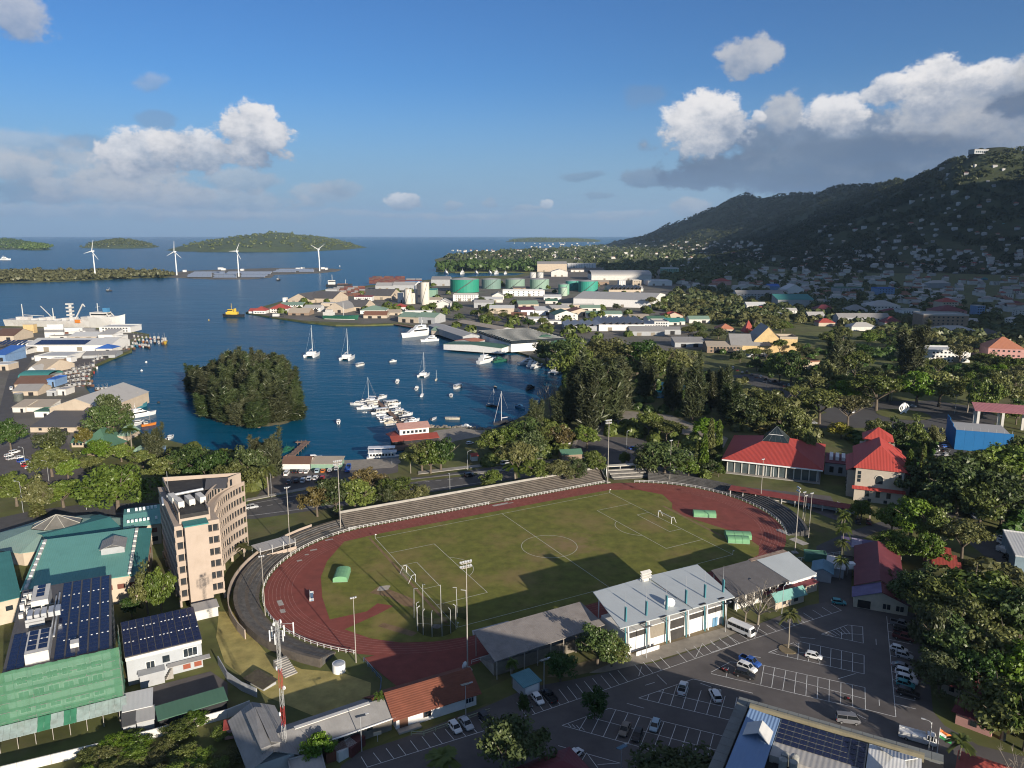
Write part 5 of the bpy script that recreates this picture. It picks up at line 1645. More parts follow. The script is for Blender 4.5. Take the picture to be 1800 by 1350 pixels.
MB().add([(-6.4,-L_ / 2 - 6.6,3.3),(6.8,-L_ / 2 - 6.6,3.3),(.2,-L_ / 2 - 6.6,5.7),(-6.4,-L_ / 2 - 6.3,3.3),(6.8,-L_ / 2 - 6.3,3.3),(.2,-L_ / 2 - 6.3,5.7)],[(0,1,2),(5,4,3),(0,2,5,3),(1,4,5,2)]).bl('front_gable',mat('cream_school_wall'),t)
MB().slab([(-7.0,-L_ / 2 - 7.2,3.1),(.18,-L_ / 2 - 7.2,5.9),(.18,-L_ / 2 - .4,5.9),(-7.0,-L_ / 2 - .4,3.1)],.15).bl('front_roof',PURP,t)
MB().slab([(.22,-L_ / 2 - 7.2,5.9),(7.6,-L_ / 2 - 7.2,3.1),(7.6,-L_ / 2 - .4,3.1),(.22,-L_ / 2 - .4,5.9)],.15).bl('front_roof',MARO,t)
for x in (1.2,2.2,4.4,5.4):
 put('window',wm_(.8,1.4),t,(x,-L_ / 2 - 6.62,1.0))
MB().box(-5.4,-2.2,-L_ / 2 - 6.7,-L_ / 2 - 6.58,.2,2.4).bl('opening',M_DARK,t)
wn_(t,12,L_,'l',7,1.2,1.4,1.4)
MB().box(-9.8,1.5,L_ / 2 + .2,L_ / 2 + 5.5,0,3.2).bl('rear_wall',M_CREAM,t)
for i in range(4):
 MB().slab([(-10.2 + i * 3,L_ / 2 - .2,3.3),(-7.25 + i * 3,L_ / 2 - .2,3.3),(-7.25 + i * 3,L_ / 2 + 6,4.1),(-10.2 + i * 3,L_ / 2 + 6,4.1)],.12).bl('rear_roof_sheet',PURP if i != 1 else mat('striped_purple',(.3,.27,.36),.6,stripe=(1,.8,.05)),t)
t = th_('water_tank_box','small white tank on a bracket beside the maroon school roof','water tank',at(1494,1012))
MB().box(-1,1,-.9,.9,2.4,4.2).bl('shell',M_WHITE,t)
for s in (-.9,.9):
 MB().tube((s,0,0),(s,0,2.4),.08).bl('leg',M_STEEL,t)
# ------------------------------------------------------------------ building at the lower right, roof deck with panels
c,rz,W,D = rectpx((1268,1350),(1640,1460),(1672,1316),11.5)
p0,p1 = at(1300,1217,11.5),at(1660,1319,11.5)
u = (p1 - p0).normalized()
rz = atan2(u.y,u.x)
L_ = (p1 - p0).length
t = th_('roof_deck_block','large block with blue sheet roof, black solar panel grid and white ribbed roof','office block',(p0.x,p0.y,0),rz)
MB().box(.6,L_ - .4,-34,-.6,0,9.4).bl('wall',M_GREYW,t)
LEDGE = mat('ledge_tiles',(.19,.2,.19),.8,var=.12,scale=.5,dirt=.3,dscale=.4)
for i in range(19):
 MB().box(i * L_ / 19 + .03,(i + 1) * L_ / 19 - .03,-2.2,0,10.2,10.6).bl('ledge_slab',LEDGE,t)
for i in range(14):
 MB().box(0,2.2,-2.3 - (i + 1) * 2.3 + .03,-2.3 - i * 2.3 - .03,10.2,10.6).bl('ledge_slab',LEDGE,t)
MB().box(0,L_,-34,-2.3,9.5,10.1).bl('roof_slab',mat('dark_roof_felt'),t)
MB().box(2.6,L_ - 3,-3.2,-2.5,10.1,11.5).bl('parapet',mat('khaki_parapet',(.28,.25,.17),.85,dirt=.3),t)
BLUER = mat('blue_sheet_roof',(.19,.29,.46),.5,var=.06,scale=.2,stripe=(0,.6,.02))
MB().slab([(3.0,-26,12.2),(8.6,-26,11.8),(8.6,-5.2,11.8),(3.0,-5.2,12.2)],.2).bl('blue_roof',BLUER,t)
MB().slab([(3.6,-14,12.35),(6.2,-14,13.6),(6.2,-10,13.6),(3.6,-10,12.35)],.1).slab([(6.22,-14,13.6),(8.2,-14,12.0),(8.2,-10,12.0),(6.22,-10,13.6)],.1).bl('roof_gablet',ROOFS['white'],t)
MB().box(8.7,23.4,-16,-4.6,10.1,11.5).bl('panel_deck',ROOFS['pale'],t)
array(t,8.8,23.3,-12.2,-4.7,11.6,1.12,1.3,clips=False,gap=.15)
MB().box(9.4,17,-25,-16.2,10.1,10.4).bl('lower_deck',M_DARK,t)
for i,(x,y) in enumerate(((11.2,-17.6),(12.8,-17.4),(11.2,-15.9),(12.8,-15.7))):
 MB().cyl(x,y,10.4,12.6,.7,12).cyl(x,y,12.6,12.9,.7,12,.2).bl('tank',mat('roof_tank',(.3,.3,.28),.5),t)
MB().slab([(23.6,-30,11.6),(L_ - 3.4,-30,11.6),(L_ - 3.4,-5.0,11.9),(23.6,-5.0,11.9)],.2).bl('white_roof',rm_('white_ribbed',(.58,.58,.57),0,.55,dirt=.12),t)
MB().slab([(24.2,-16,12.1),(27.5,-10,14.0),(L_ - 6,-10,14.0),(L_ - 3.8,-16,12.1)],.15).slab([(27.5,-9.9,14.0),(25,-5.4,12.1),(L_ - 4,-5.4,12.1),(L_ - 6,-9.9,14.0)],.15).bl('white_gable',rm_('white_ribbed',(.58,.58,.57)),t)
for k in range(3):
 wn_(t,0,0,'f',0,0,1,1)
for i in range(8):
 put('window',wm_(1.8,1.6),t,(3 + i * 4.2,-.6,3.0),pi)
 put('window',wm_(1.8,1.6),t,(3 + i * 4.2,-.6,6.4),pi)
# flag and poles
b = at(1647,1322)
for bx,by,tp,lab in ((1647,1325,1279,'flagpole with a saffron, white and green flag beside the roof deck block'),(1639,1318,1288,'bare white flagpole next to the saffron, white and green flag'),(1632,1322,1270,'taller bare white pole left of the flag')):
 t = th_('flagpole',lab,'flagpole',at(bx,by))
 h = hgt(bx,by,tp)
 MB().tube((0,0,0),(0,0,h),.09,8,.05).bl('pole',M_WHITE,t)
 if 'saffron' in lab and bx == 1647:
  for k,(nm_,cc_) in enumerate((('flag_stripe',(.75,.2,.05)),('flag_stripe',(.75,.74,.7)),('flag_stripe',(.03,.25,.08)))):
   mb = MB()
   vs = []
   for i in range(9):
    x = i * .33
    y = .18 * sin(i * 1.1)
    z = h - .3 - k * .62 - i * .2
    vs += [(x,y,z),(x,y,z - .61)]
   mb.add(vs,[(2 * i,2 * i + 1,2 * i + 3,2 * i + 2) for i in range(8)])
   mb.bl('flag_stripe',mat('flag_%d' % k,cc_,.8,var=.04),t)
# huts on the right under the trees
bd_('pink_hut','pink walled hut with a dark red hipped roof under the trees beside the car park','hut',at(1716,1272),-.75,6.5,6.0,3.0,'hip',1.6,'pink','maroon',.8,wins=(('f',1,.9,1.2,1.1),))
bd_('red_hut','red roofed hut behind the pink hut','hut',at(1690,1218),-.75,7.0,5.0,3.0,'gable',1.6,'cream','maroon',.7,wins=(('f',2,.9,1.0,1.1),))
bd_('gazebo','small red gazebo roof in a clearing among the dense trees','gazebo',at(1690,1146),.2,4.0,4.0,2.4,'pyramid',1.3,'pink','red',.8)
bd_('red_hut','dark red hipped roof at the lower edge right of the flag','hut',at(1730,1385),-.6,8.0,7.0,3.2,'hip',2.2,'cream','red',.8)
bd_('red_hut','low dark red roof in the shade at the lower edge below the white car','hut',at(975,1385),.5,11.0,8.0,3.2,'hip',2.0,'grey','maroon',.8)
for i,(x,y) in enumerate(((1645,985),(1655,997),(1662,1008))):
 bd_('stepped_roof',['topmost','middle','lowest'][i] + ' of three small red stepped roofs between the maroon school and the tree clearing','hut',at(x,y),-.45,7.0,4.0,3.0 - i * .3,'shed',.9,'pink','red',.4)
bd_('white_block','white flat roofed building beside the street behind the big trees','building',at(1800,985),-.42,9,22,5.0,'flat',.5,mat('blue_grey_wall',(.2,.27,.31),.8),'white',0)
# blue walled court
a,b = at(1677,790),at(1768,792)
u = (b - a)
rz = -.36
t = th_('blue_court','bright blue walled court beside the roundabout','walled court',a,rz)
L_ = u.length
BLU = mat('bright_blue_paint',(.015,.13,.33),.55,var=.06,scale=.2)
for i in range(6):
 MB().box(i * L_ / 6 + .02,(i + 1) * L_ / 6 - .02,0,.3,0,9.6).bl('wall_panel',BLU,t)
for i in range(3):
 MB().box(0,.3,.4 + i * 8,8.3 + i * 8,0,9.6 + i).bl('side_panel',BLU,t)
MB().box(.35,L_,.35,24,0,8.2).bl('court_floor',ROOFS['pale'],t)
for i in range(8):
 MB().box(L_ * i / 7.2,L_ * i / 7.2 + .12,.1,.22,9.6,11.2).bl('post',M_STEEL,t)
t = th_('court_pavilion','long pink roofed open pavilion behind the blue wall','pavilion',at(1772,757),rz)
MB().slab([(-17,-5,10.5),(18,-5,10.5),(18,5,13.0),(-17,5,13.0)],.3).bl('roof',mat('pink_roof',(.34,.14,.15),.6,stripe=(0,.6,.02)),t)
for x in (-15,-4,7):
 for y in (-4,4):
  MB().box(x - .6,x + .6,y - .6,y + .6,0,10.4).bl('column',M_OFFW,t)
# emblem on the roundabout
t = th_('roundabout_emblem','white ring and blade sculpture standing on the roundabout','sculpture',at(1588,727),.25)
h = hgt(1588,727,708)
for s in (-1,1):
 pts = [(s * (1.0 + 2.2 * sin(q)) if True else 0,0,h * (.12 + .8 * (q / pi))) for q in np.linspace(.05,pi - .05,12)]
 MB().path(pts,.38,6).bl('crescent',M_WHITE,t)
MB().slab([(-.7,-.2,h),(.7,-.2,h),(.7,.2,h),(-.7,.2,h)],h * .8).bl('blade',M_WHITE,t)
ring = [(1.7 * cos(q),0,h * .55 + 1.7 * sin(q)) for q in np.linspace(0,2 * pi,17)]
MB().path(ring,.25,6).bl('ring',M_WHITE,t)
MB().tube((-2.2,0,0),(1.4,0,h * .35),.35).tube((2.2,0,0),(-1.4,0,h * .35),.35).bl('foot',M_WHITE,t)
stc_(MB().poly([(at(1588,729).x + 14 * cos(q),at(1588,729).y + 14 * sin(q)) for q in np.linspace(0,6.283,33)[:-1]],.2).bl('roundabout_island',M_LAWN))
# ------------------------------------------------------------------ painted bays of the car park
def z4(ox,oy,s):
 return lambda x,y: (ox + x / s,oy + y / s)
r3,r4,r5 = z4(400,1050,3.6),z4(820,1050,3.6),z4(1250,1050,3.273)
PAINTZ = .066
def pline(mb,p,q,w=.13):
 a,b = at(*p),at(*q)
 d = (b - a).normalized()
 s = Vector((-d.y,d.x,0)) * w / 2
 z = Vector((0,0,PAINTZ))
 mb.quad(a - s + z,b - s + z,b + s + z,a + s + z)
def lines(name,f,segs):
 mb = MB()
 for a,b in segs:
  pline(mb,f(*a),f(*b))
 return stc_(mb.bl(name,M_PAINT))
def lerp2(a,b,t):
 return (a[0] + (b[0] - a[0]) * t,a[1] + (b[1] - a[1]) * t)
lines('bay_markings',r3,[((880,1078),(1690,825))] + [((845,1010),(885,1076)),((922,985),(972,1048)),((1003,957),(1053,1023)),((1078,932),(1130,1000)),((1157,908),(1208,975)),((1230,882),(1283,950)),
               ((1303,858),(1360,928)),((1377,836),(1435,904)),((1448,814),(1508,880)),((1520,795),(1580,858)),((1590,772),(1650,836))])
lines('bay_markings',r4,[((415,745),(1800,268))] + [(lerp2((318,668),(1650,240),i / 25),lerp2((380,755),(1714,298),i / 25)) for i in range(26) if i not in (13,18)] + [((1090,500),(1108,440)),((1450,382),(1490,300))])
lines('bay_markings',r5,[((0,318),(750,76))] + [(lerp2((0,262),(690,40),i / 13),lerp2((60,300),(748,76),i / 13)) for i in range(14) if i != 4] + [((250,235),(280,160))])
lines('bay_markings',r4,[((605,812),(905,703)),((905,703),(1650,885)),((605,812),(1160,965)),((1160,965),(1520,1055)),((1650,885),(1600,1080)),((765,757),(1625,980))] +
  [((860,722),(790,862)),((945,712),(865,885)),((1022,733),(942,905)),((1095,757),(1022,925)),((1170,775),(1100,945)),((1248,793),(1183,962)),((1325,812),(1272,962)),((1405,832),(1350,998)),((1482,850),(1440,1000)),((1562,870),(1518,1040))]
  + [((640 + i * 28,818 + i * 7 - 20),(662 + i * 28,822 + i * 7)) for i in range(4)] + [((712,842),(760,762))])
lines('bay_markings',r4,[((1090,638),(1435,518)),((1435,518),(1812,608)),((1090,638),(1680,782)),((1712,635),(1680,782)),((1210,595),(1700,710))] +
  [((1155,615),(1143,650)),((1248,585),(1215,668)),((1330,560),(1290,688)),((1405,572),(1365,705)),((1485,590),(1443,722)),((1560,608),(1520,742)),((1637,625),(1598,760))])
lines('bay_markings',r5,[((0,432),(110,372)),((110,372),(290,390)),((290,390),(885,520)),((0,440),(890,650)),((885,520),(888,650)),((888,645),(1063,690)),((1010,110),(1063,690)),((300,435),(885,585)),
       ((305,390),(285,503)),((365,405),(348,520)),((430,420),(412,535)),((490,432),(478,550)),((552,447),(545,567)),((615,462),(610,583)),((680,477),(678,600)),((747,492),(745,613)),((812,507),(815,632)),((100,405),(85,462))])
lines('bay_markings',r5,[((330,318),(475,262)),((510,256),(880,335)),((330,318),(880,442)),((880,335),(880,442)),((500,315),(880,385)),((440,300),(440,345)),((505,262),(498,360)),((568,270),(560,372)),((630,283),(625,388)),((690,297),(685,400)),
       ((750,310),(748,415)),((815,322),(813,428)),((345,314),(378,330)),((360,307),(380,318)),((475,268),(508,290)),((485,262),(508,278))])
lines('bay_markings',r5,[((635,213),(785,160)),((785,160),(872,170)),((872,170),(875,265)),((635,213),(875,265)),((750,200),(750,240)),((810,162),(812,252)),((750,208),(873,215))] + [((655 + i * 22,207 - i * 7),(700 + i * 20,226 - i * 3)) for i in range(6)])
lines('bay_markings',r5,[(lerp2((1014,150),(1062,660),i / 11),lerp2((1150,178),(1180,690),i / 11)) for i in range(11)])
lines('bay_markings',r4,[((1015,672),(1125,703)),((1205,490),(1268,552)),((1480,545),(1550,570)),((1130,558),(1190,540))])
lines('lane_arrows',r5,[((510,230),(600,240)),((200,333),(285,348)),((948,240),(950,275)),((966,590),(968,625)),((800,655),(890,700)),((730,470),(830,440))])
lines('bay_markings',r4,[((580,940),(740,985)),((740,985),(970,1050)),((720,1050),(760,985)),((760,985),(830,1080)),((830,1060),(975,1050))])
# road lines: dashes on the shore road
mb = MB()
for (a,b,n) in (((60,908),(430,897),26),((432,896),(640,858),22),((640,858),(870,835),22),((870,835),(1060,808),18)):
 for i in range(n):
  if i % 2 == 0:
   pline(mb,lerp2(a,b,i / n),lerp2(a,b,(i + 1) / n),.16)
for a,b in (((430,888),(560,864)),((560,864),(640,852)),((640,852),(860,828)),((860,828),(1050,801)),((430,908),(600,886)),((700,868),(870,845)),((1285,667),(1415,706))):
 pline(mb,a,b,.2)
stc_(mb.bl('road_markings',M_PAINT))
# kerbs and medians
for pts in ([(640,850),(740,841),(870,826),(980,812),(978,815),(870,830),(740,846),(640,855)],[(430,878),(560,853),(640,843),(640,846),(560,857),(430,882)],[(735,829),(860,815),(960,803),(960,806),(860,819),(735,834)]):
 P = P2(pts)
 stc_(MB().prism([(q.x,q.y) for q in P],0,.2).bl('kerb',M_CONC))
sheet('median_grass',[(700,846),(780,837),(840,831),(838,834),(780,841),(700,850)],M_LAWN,.21)
# kerb walls of the bay islands' planting
for x,y,r in ((1385,1142,2.2),):
 p = at(x,y)
 stc_(MB().cyl(p.x,p.y,0,.2,r,14).bl('planting_bed',M_EARTH))
# ------------------------------------------------------------------ vehicles
TYRE = mat('tyre_rubber',(.018,.018,.018),.9,var=.1)
RIM = mat('wheel_rim',(.35,.35,.36),.4,metal=.5,var=.05)
CGL = gm_('car_glass',(.012,.015,.018),.05)
HEADL = mat('headlight',(.7,.72,.72),.15,var=.02,spec=.7)
TAILL = mat('tail_light',(.3,.015,.012),.25,var=.05,spec=.6)
PAINTS = {}
for k,c in dict(white=(.72,.72,.71),silver=(.42,.43,.44),grey=(.16,.16,.17),black=(.016,.016,.018),red=(.35,.03,.03),blue=(.03,.09,.33),paleblue=(.35,.46,.52),maroon=(.11,.022,.025),orange=(.55,.17,.03),teal=(.04,.25,.27),brown=(.2,.16,.12)).items():
 PAINTS[k] = mat('car_paint_' + k,c,.28,var=.03,spec=.6)
BODY = PAINTS['white']
def loft(mb,secs):
 n = len(secs[0])
 k = len(mb.v)
 vs = [p for s in secs for p in s]
 fs = [(j * n + i,j * n + (i + 1) % n,(j + 1) * n + (i + 1) % n,(j + 1) * n + i) for j in range(len(secs) - 1) for i in range(n)]
 fs += [tuple(range(n - 1,-1,-1)),tuple((len(secs) - 1) * n + i for i in range(n))]
 return mb.add(vs,fs)
def carsec(x,w,z0,z1,r=.12):
 w /= 2
 return [(x,-w,z0 + r),(x,-w + r * .6,z0),(x,w - r * .6,z0),(x,w,z0 + r),(x,w,z1 - r),(x,w - r,z1),(x,-w + r,z1),(x,-w,z1 - r)]
def make_car(kind):
 L,Wd,hood,top,cab = {'hatchback': (3.9,1.7,.92,1.5,(-1.75,-1.45,.35,1.05)),'sedan': (4.6,1.78,.92,1.45,(-1.75,-1.0,.35,1.15)),'suv': (4.6,1.86,1.05,1.75,(-2.15,-1.85,.45,1.1)),
        'pickup': (5.2,1.85,1.05,1.78,(-.75,-.55,.75,1.4)),'van': (4.8,1.8,1.2,2.0,(-2.3,-2.2,1.5,2.2)),'truck': (6.8,2.1,1.3,2.3,(1.6,1.7,2.9,3.2))}[kind]
 t = bpy.data.objects.new(kind,None)
 COL.objects.link(t)
 t['category'] = kind if kind not in ('hatchback','sedan') else 'car'
 h = L / 2
 b = MB()
 loft(b,[carsec(-h,Wd * .88,.42,hood * .86),carsec(-h + .18,Wd * .96,.3,hood),carsec(-h * .4,Wd,.26,hood + .03),carsec(h * .35,Wd,.26,hood + .03),carsec(h - .5,Wd * .97,.28,hood * .95),carsec(h - .08,Wd * .9,.35,hood * .78),carsec(h,Wd * .82,.42,hood * .66)])
 x0,x1,x2,x3 = cab
 rw = Wd * .78
 # roof and pillars carry the paint, the glasshouse sits a little inside
 loft(b,[carsec(x1 - .02,rw,top - .1,top - .02,.03),carsec((x1 + x2) / 2,rw + .04,top - .09,top + .02,.03),carsec(x2 + .02,rw,top - .1,top - .03,.03)])
 for s in (-1,1):
  for (ax,az,bx,bz) in ((x0,hood,x1,top - .04),(x3,hood,x2,top - .04),((x1 + x2) / 2,hood,(x1 + x2) / 2,top - .04)):
   b.bar((ax,s * Wd * .45,az),(bx,s * rw * .49,bz),.07,.09)
 if kind == 'pickup':
  b.box(-h + .05,x0 - .1,-Wd / 2 + .03,-Wd / 2 + .12,hood,hood + .22).box(-h + .05,x0 - .1,Wd / 2 - .12,Wd / 2 - .03,hood,hood + .22).box(-h + .05,-h + .14,-Wd / 2 + .12,Wd / 2 - .12,hood,hood + .22)
 b.bl('body',BODY,t)
 if kind == 'pickup':
  MB().box(-h + .18,x0 - .12,-Wd / 2 + .14,Wd / 2 - .14,hood + .02,hood + .06).bl('load_bed',TYRE,t)
 if kind == 'truck':
  MB().box(-h,x0 - .2,-1.1,1.1,1.0,1.2).box(-h,-h + .1,-1.1,1.1,1.2,1.75).box(-h,x0 - .2,-1.1,-1.0,1.2,1.75).box(-h,x0 - .2,1.0,1.1,1.2,1.75).bl('load_bed',BODY,t)
 g = MB()
 g.add([(x0,-Wd * .45,hood),(x3,-Wd * .45,hood),(x2,-rw / 2 + .03,top - .07),(x1,-rw / 2 + .03,top - .07),(x0,Wd * .45,hood),(x3,Wd * .45,hood),(x2,rw / 2 - .03,top - .07),(x1,rw / 2 - .03,top - .07)],
   [(0,1,2,3),(7,6,5,4),(1,5,6,2),(4,0,3,7),(3,2,6,7)])
 g.bl('window_glass',CGL,t)
 wm = MB()
 n = 12
 vs = [(.33 * cos(2 * pi * i / n),s,.33 * sin(2 * pi * i / n)) for s in (-.1,.1) for i in range(n)]
 wm.add(vs,[(i,n + i,n + (i + 1) % n,(i + 1) % n) for i in range(n)] + [tuple(range(n)),tuple(range(2 * n - 1,n - 1,-1))])
 wme = wm.mesh('wheel',TYRE)
 rme = MB().add([(.2 * cos(2 * pi * i / 10),s,.2 * sin(2 * pi * i / 10)) for s in (-.11,.11) for i in range(10)],[(i,10 + i,10 + (i + 1) % 10,(i + 1) % 10) for i in range(10)] + [tuple(range(10)),tuple(range(19,9,-1))]).mesh('rim',RIM)
 for x in (-h * .58,h * .62):
  for s in (-1,1):
   w = put('wheel',wme,t,(x,s * (Wd / 2 - .06),.33))
   put('rim',rme,w)
 for s in (-1,1):
  put('headlight',MB().box(-.12,.04,-.2,.2,-.07,.07).mesh('headlight',HEADL),t,(h - .1,s * Wd * .33,hood * .68))
  put('tail_light',MB().box(-.04,.1,-.14,.14,-.12,.12).mesh('tail_light',TAILL),t,(-h + .02,s * Wd * .38,hood * .72))
 return t
CARP = {}
def car(x,y,kind,colour,d=None,label=None,group=None,auto=True,rz=None,z=.06):
 if kind not in CARP:
  CARP[kind] = make_car(kind)
  CARP[kind].location = (0,-900,0)
 p = at(x,y)
 p.z = z
 if rz is None:
  q = at(*d[1]) - at(*d[0])
  rz = atan2(q.y,q.x)
 return dup(CARP[kind],p,rz,label or f'{colour} {kind}'.replace('paleblue','pale blue'),group,auto,mats={BODY.name: PAINTS[colour]})
BAY = (r3(845,1010),r3(885,1076))
SB = (r4(595,605),r4(650,665))
RV = lambda d: (d[1],d[0])
car(800,1283,'hatchback','white',BAY,'white hatchback parked under the solar lamp by the red tiled house',auto=False)
car(819,1276,'sedan','silver',BAY,'silver car parked between the white hatchback and a black car',auto=False)
car(853,1267,'hatchback','black',BAY,'black hatchback alone at the end of the bays near the round tree',auto=False)
car(924,1240,'hatchback','black',SB,'black car parked left of the white car by the blue roofed kiosk',auto=False)
car(945,1233,'hatchback','white',SB,'white car parked between a black car and a black pickup',auto=False)
car(965,1228,'pickup','black',RV(SB),'black pickup parked in front of the blue roofed kiosk',auto=False)
G1D = (r4(1022,925),r4(1095,757))
car(1098,1286,'sedan','brown',RV(G1D),'grey brown sedan in the shaded centre bays of the car park',auto=False)
car(1120,1297,'hatchback','black',RV(G1D),'black hatchback beside the grey brown sedan',auto=False)
car(1151,1280,'hatchback','paleblue',RV(G1D),'pale blue hatchback in the shaded centre bays',auto=False)
G2D = (r4(1365,705),r4(1405,572))
car(1200,1214,'pickup','white',G2D,'white pickup with a dark load bed in the middle bays',auto=False)
car(1257,1227,'suv','white',(r4(1590,665),r4(1560,608)),'white car stopped askew beside two people in the middle bays',auto=False)
car(1318,1167,'pickup','blue',(r5(170,350),r5(285,400)),'bright blue pickup parked on the hatched tip of the bays',auto=False)
car(1313,1178,'suv','white',(r5(160,395),r5(265,440)),'white car parked between the blue pickup and a black jeep',auto=False)
car(1309,1190,'suv','black',(r5(150,440),r5(240,465)),'black jeep parked in front of the white car on the bay tip',auto=False)
car(1430,1157,'hatchback','white',(r5(540,345),r5(640,370)),'white hatchback alone in the bays beside the fan palm',auto=False)
RB = (r5(1040,300),r5(1150,330))
for x,y,k,c,l in ((1583,1101,'pickup','grey','dark grey pickup, topmost in the row under the trees at the car park edge'),(1587,1113,'suv','black','black car below the dark grey pickup in the row under the trees'),
      (1588,1124,'pickup','maroon','maroon pickup in the row under the trees at the car park edge'),(1580,1145,'hatchback','white','white hatchback standing alone between the maroon pickup and the silver car'),(1589,1156,'hatchback','silver','silver car half hidden by the tree at the car park edge'),
      (1586,1176,'sedan','grey','grey car half hidden above the two white cars at the car park edge'),(1592,1188,'suv','white','upper of the two white cars side by side at the car park edge'),(1594,1199,'suv','white','lower of the two white cars side by side at the car park edge'),
      (1591,1207,'hatchback','teal','teal car just below the two white cars at the car park edge'),(1596,1223,'suv','black','black car at the lower end of the row at the car park edge')):
 car(x,y,k,c,RB,l,auto=False)
car(1474,1062,'hatchback','teal',(r5(690,40),r5(760,50)),'dark teal hatchback beside the maroon roofed school',auto=False)
car(1011,1330,'hatchback','white',(r4(650,1000),r4(700,960)),'white car at the lower edge beside the low dark red roof',auto=False)
car(1490,1270,'van','grey',(r5(760,740),r5(800,745)),'grey van half hidden behind the roof deck parapet',auto=False)
car(1612,1302,'truck','white',(r5(1090,810),r5(1230,850)),'white flatbed truck passing behind the roof deck block',auto=False)
# bus
t = th_('bus','white minibus with dark windows parked in front of the pavilion','bus',at(1302,1112,.06) + Vector((0,0,.0)),0)
q = at(*r5(225,235)) - at(*r5(125,190))
t.rotation_euler = (0,0,atan2(q.y,q.x))
t.location.z = .06
b = MB()
loft(b,[carsec(-3.5,2.0,.45,2.5,.2),carsec(-3.3,2.15,.35,2.72,.2),carsec(3.0,2.15,.35,2.72,.2),carsec(3.4,2.1,.4,2.3,.2),carsec(3.55,2.0,.5,1.3,.2)])
b.bl('body',BODY,t)
for i in range(5):
 for s in (-1,1):
  MB().box(-3.1 + i * 1.2,-2.0 + i * 1.2,s * 1.085 - .02,s * 1.085 + .02,1.5,2.3).bl('window',CGL,t)
MB().add([(3.43,-.9,1.35),(3.43,.9,1.35),(3.2,.85,2.45),(3.2,-.85,2.45),(3.58,-.95,1.35),(3.58,.95,1.35),(3.42,.9,2.32),(3.42,-.9,2.32)],[(4,5,6,7),(0,1,5,4),(3,7,6,2),(0,4,7,3),(1,2,6,5)]).bl('windscreen',CGL,t)
for x in (-2.2,2.2):
 for s in (-1,1):
  MB().add([(x + .42 * cos(2 * pi * i / 12),s * 1.0 + e,.42 + .42 * sin(2 * pi * i / 12)) for e in (-.12,.12) for i in range(12)],[(i,12 + i,12 + (i + 1) % 12,(i + 1) % 12) for i in range(12)] + [tuple(range(12)),tuple(range(23,11,-1))]).bl('wheel',TYRE,t)
for s in (-1,1):
 MB().box(3.5,3.62,s * .75 - .18,s * .75 + .18,.75,.95).bl('headlight',HEADL,t)
# cars along streets and in the other lots
for i,(x,y,c) in enumerate(((26,797,'white'),(16,803,'white'),(21,808,'silver'),(35,806,'white'),(40,812,'blue'),(45,816,'white'),(48,820,'red'),(53,824,'white'))):
 car(x,y,'hatchback' if i % 2 else 'suv',c,((0,800),(30,792)),group='cars in the terminal car park')
car(69,836,'hatchback','black',((60,830),(75,836)))
for x,y,k,c in ((504,835,'van','white'),(519,831,'hatchback','black'),(530,831,'hatchback','silver'),(539,831,'sedan','white'),(558,830,'suv','paleblue'),(568,830,'hatchback','orange'),(580,829,'hatchback','white'),(592,826,'suv','white'),(612,827,'truck','blue'),
     (508,850,'hatchback','grey'),(521,848,'hatchback','black'),(533,847,'suv','white'),(544,844,'suv','white'),(555,843,'suv','white'),(567,842,'hatchback','red')):
 car(x,y,k,c,((530,850),(545,826)),group='cars in the shore car park')
for x,y,k,c,d in ((443,894,'suv','silver',((430,895),(460,890))),(825,838,'suv','black',((810,840),(840,836))),(889,817,'van','silver',((875,819),(900,815))),(826,781,'hatchback','white',((815,783),(840,779))),
      (1478,893,'suv','white',((1468,890),(1490,896))),(1508,920,'hatchback','black',((1508,910),(1510,925))),(1527,921,'hatchback','maroon',((1527,910),(1530,925))),(1713,911,'suv','silver',((1710,900),(1722,920))),(1722,927,'hatchback','white',((1715,915),(1730,935))),
      (1760,950,'pickup','white',((1745,943),(1780,958))),(1766,959,'pickup','white',((1750,952),(1780,966))),(1772,974,'truck','white',((1755,968),(1790,980))),(1777,985,'suv','black',((1760,980),(1795,990))),(1604,715,'sedan','white',((1595,713),(1620,718))),
      (58,632,'van','white',((58,640),(60,620))),(20,685,'van','white',((18,695),(22,675))),(1000,780,'suv','white',((1000,790),(1005,770))),(1025,768,'hatchback','silver',((1020,775),(1030,760))),(1046,765,'hatchback','black',((1040,775),(1050,760))),(1074,762,'hatchback','black',((1074,770),(1080,755))),
      (1113,790,'sedan','blue',((1100,792),(1125,788))),(1221,762,'suv','white',((1221,770),(1225,750))),(1240,752,'hatchback','white',((1235,760),(1245,745))),(1332,738,'van','white',((1320,740),(1345,736))),(1430,745,'hatchback','silver',((1420,745),(1440,747))),(1498,726,'suv','white',((1490,720),(1505,730)))):
 car(x,y,k,c,d)
for i in range(18):
 u = i / 17
 car(1288 + 140 * u,648 + 44 * u + (i % 3) * 1.5,('suv','hatchback','sedan')[i % 3],('white','black','grey','black','silver','maroon')[i * 5 % 6],((1288,660),(1292,640)),group='cars parked along the tree lined avenue')
for i in range(12):
 car(1637 + (i % 2) * 19 + i // 2 * 1.5,764 + (i // 2) * 7.5,('suv','hatchback')[i % 2],('white','silver','grey','black','white','blue')[i * 5 % 6],((1640,770),(1652,769)),group='cars in two rows beside the blue wall')
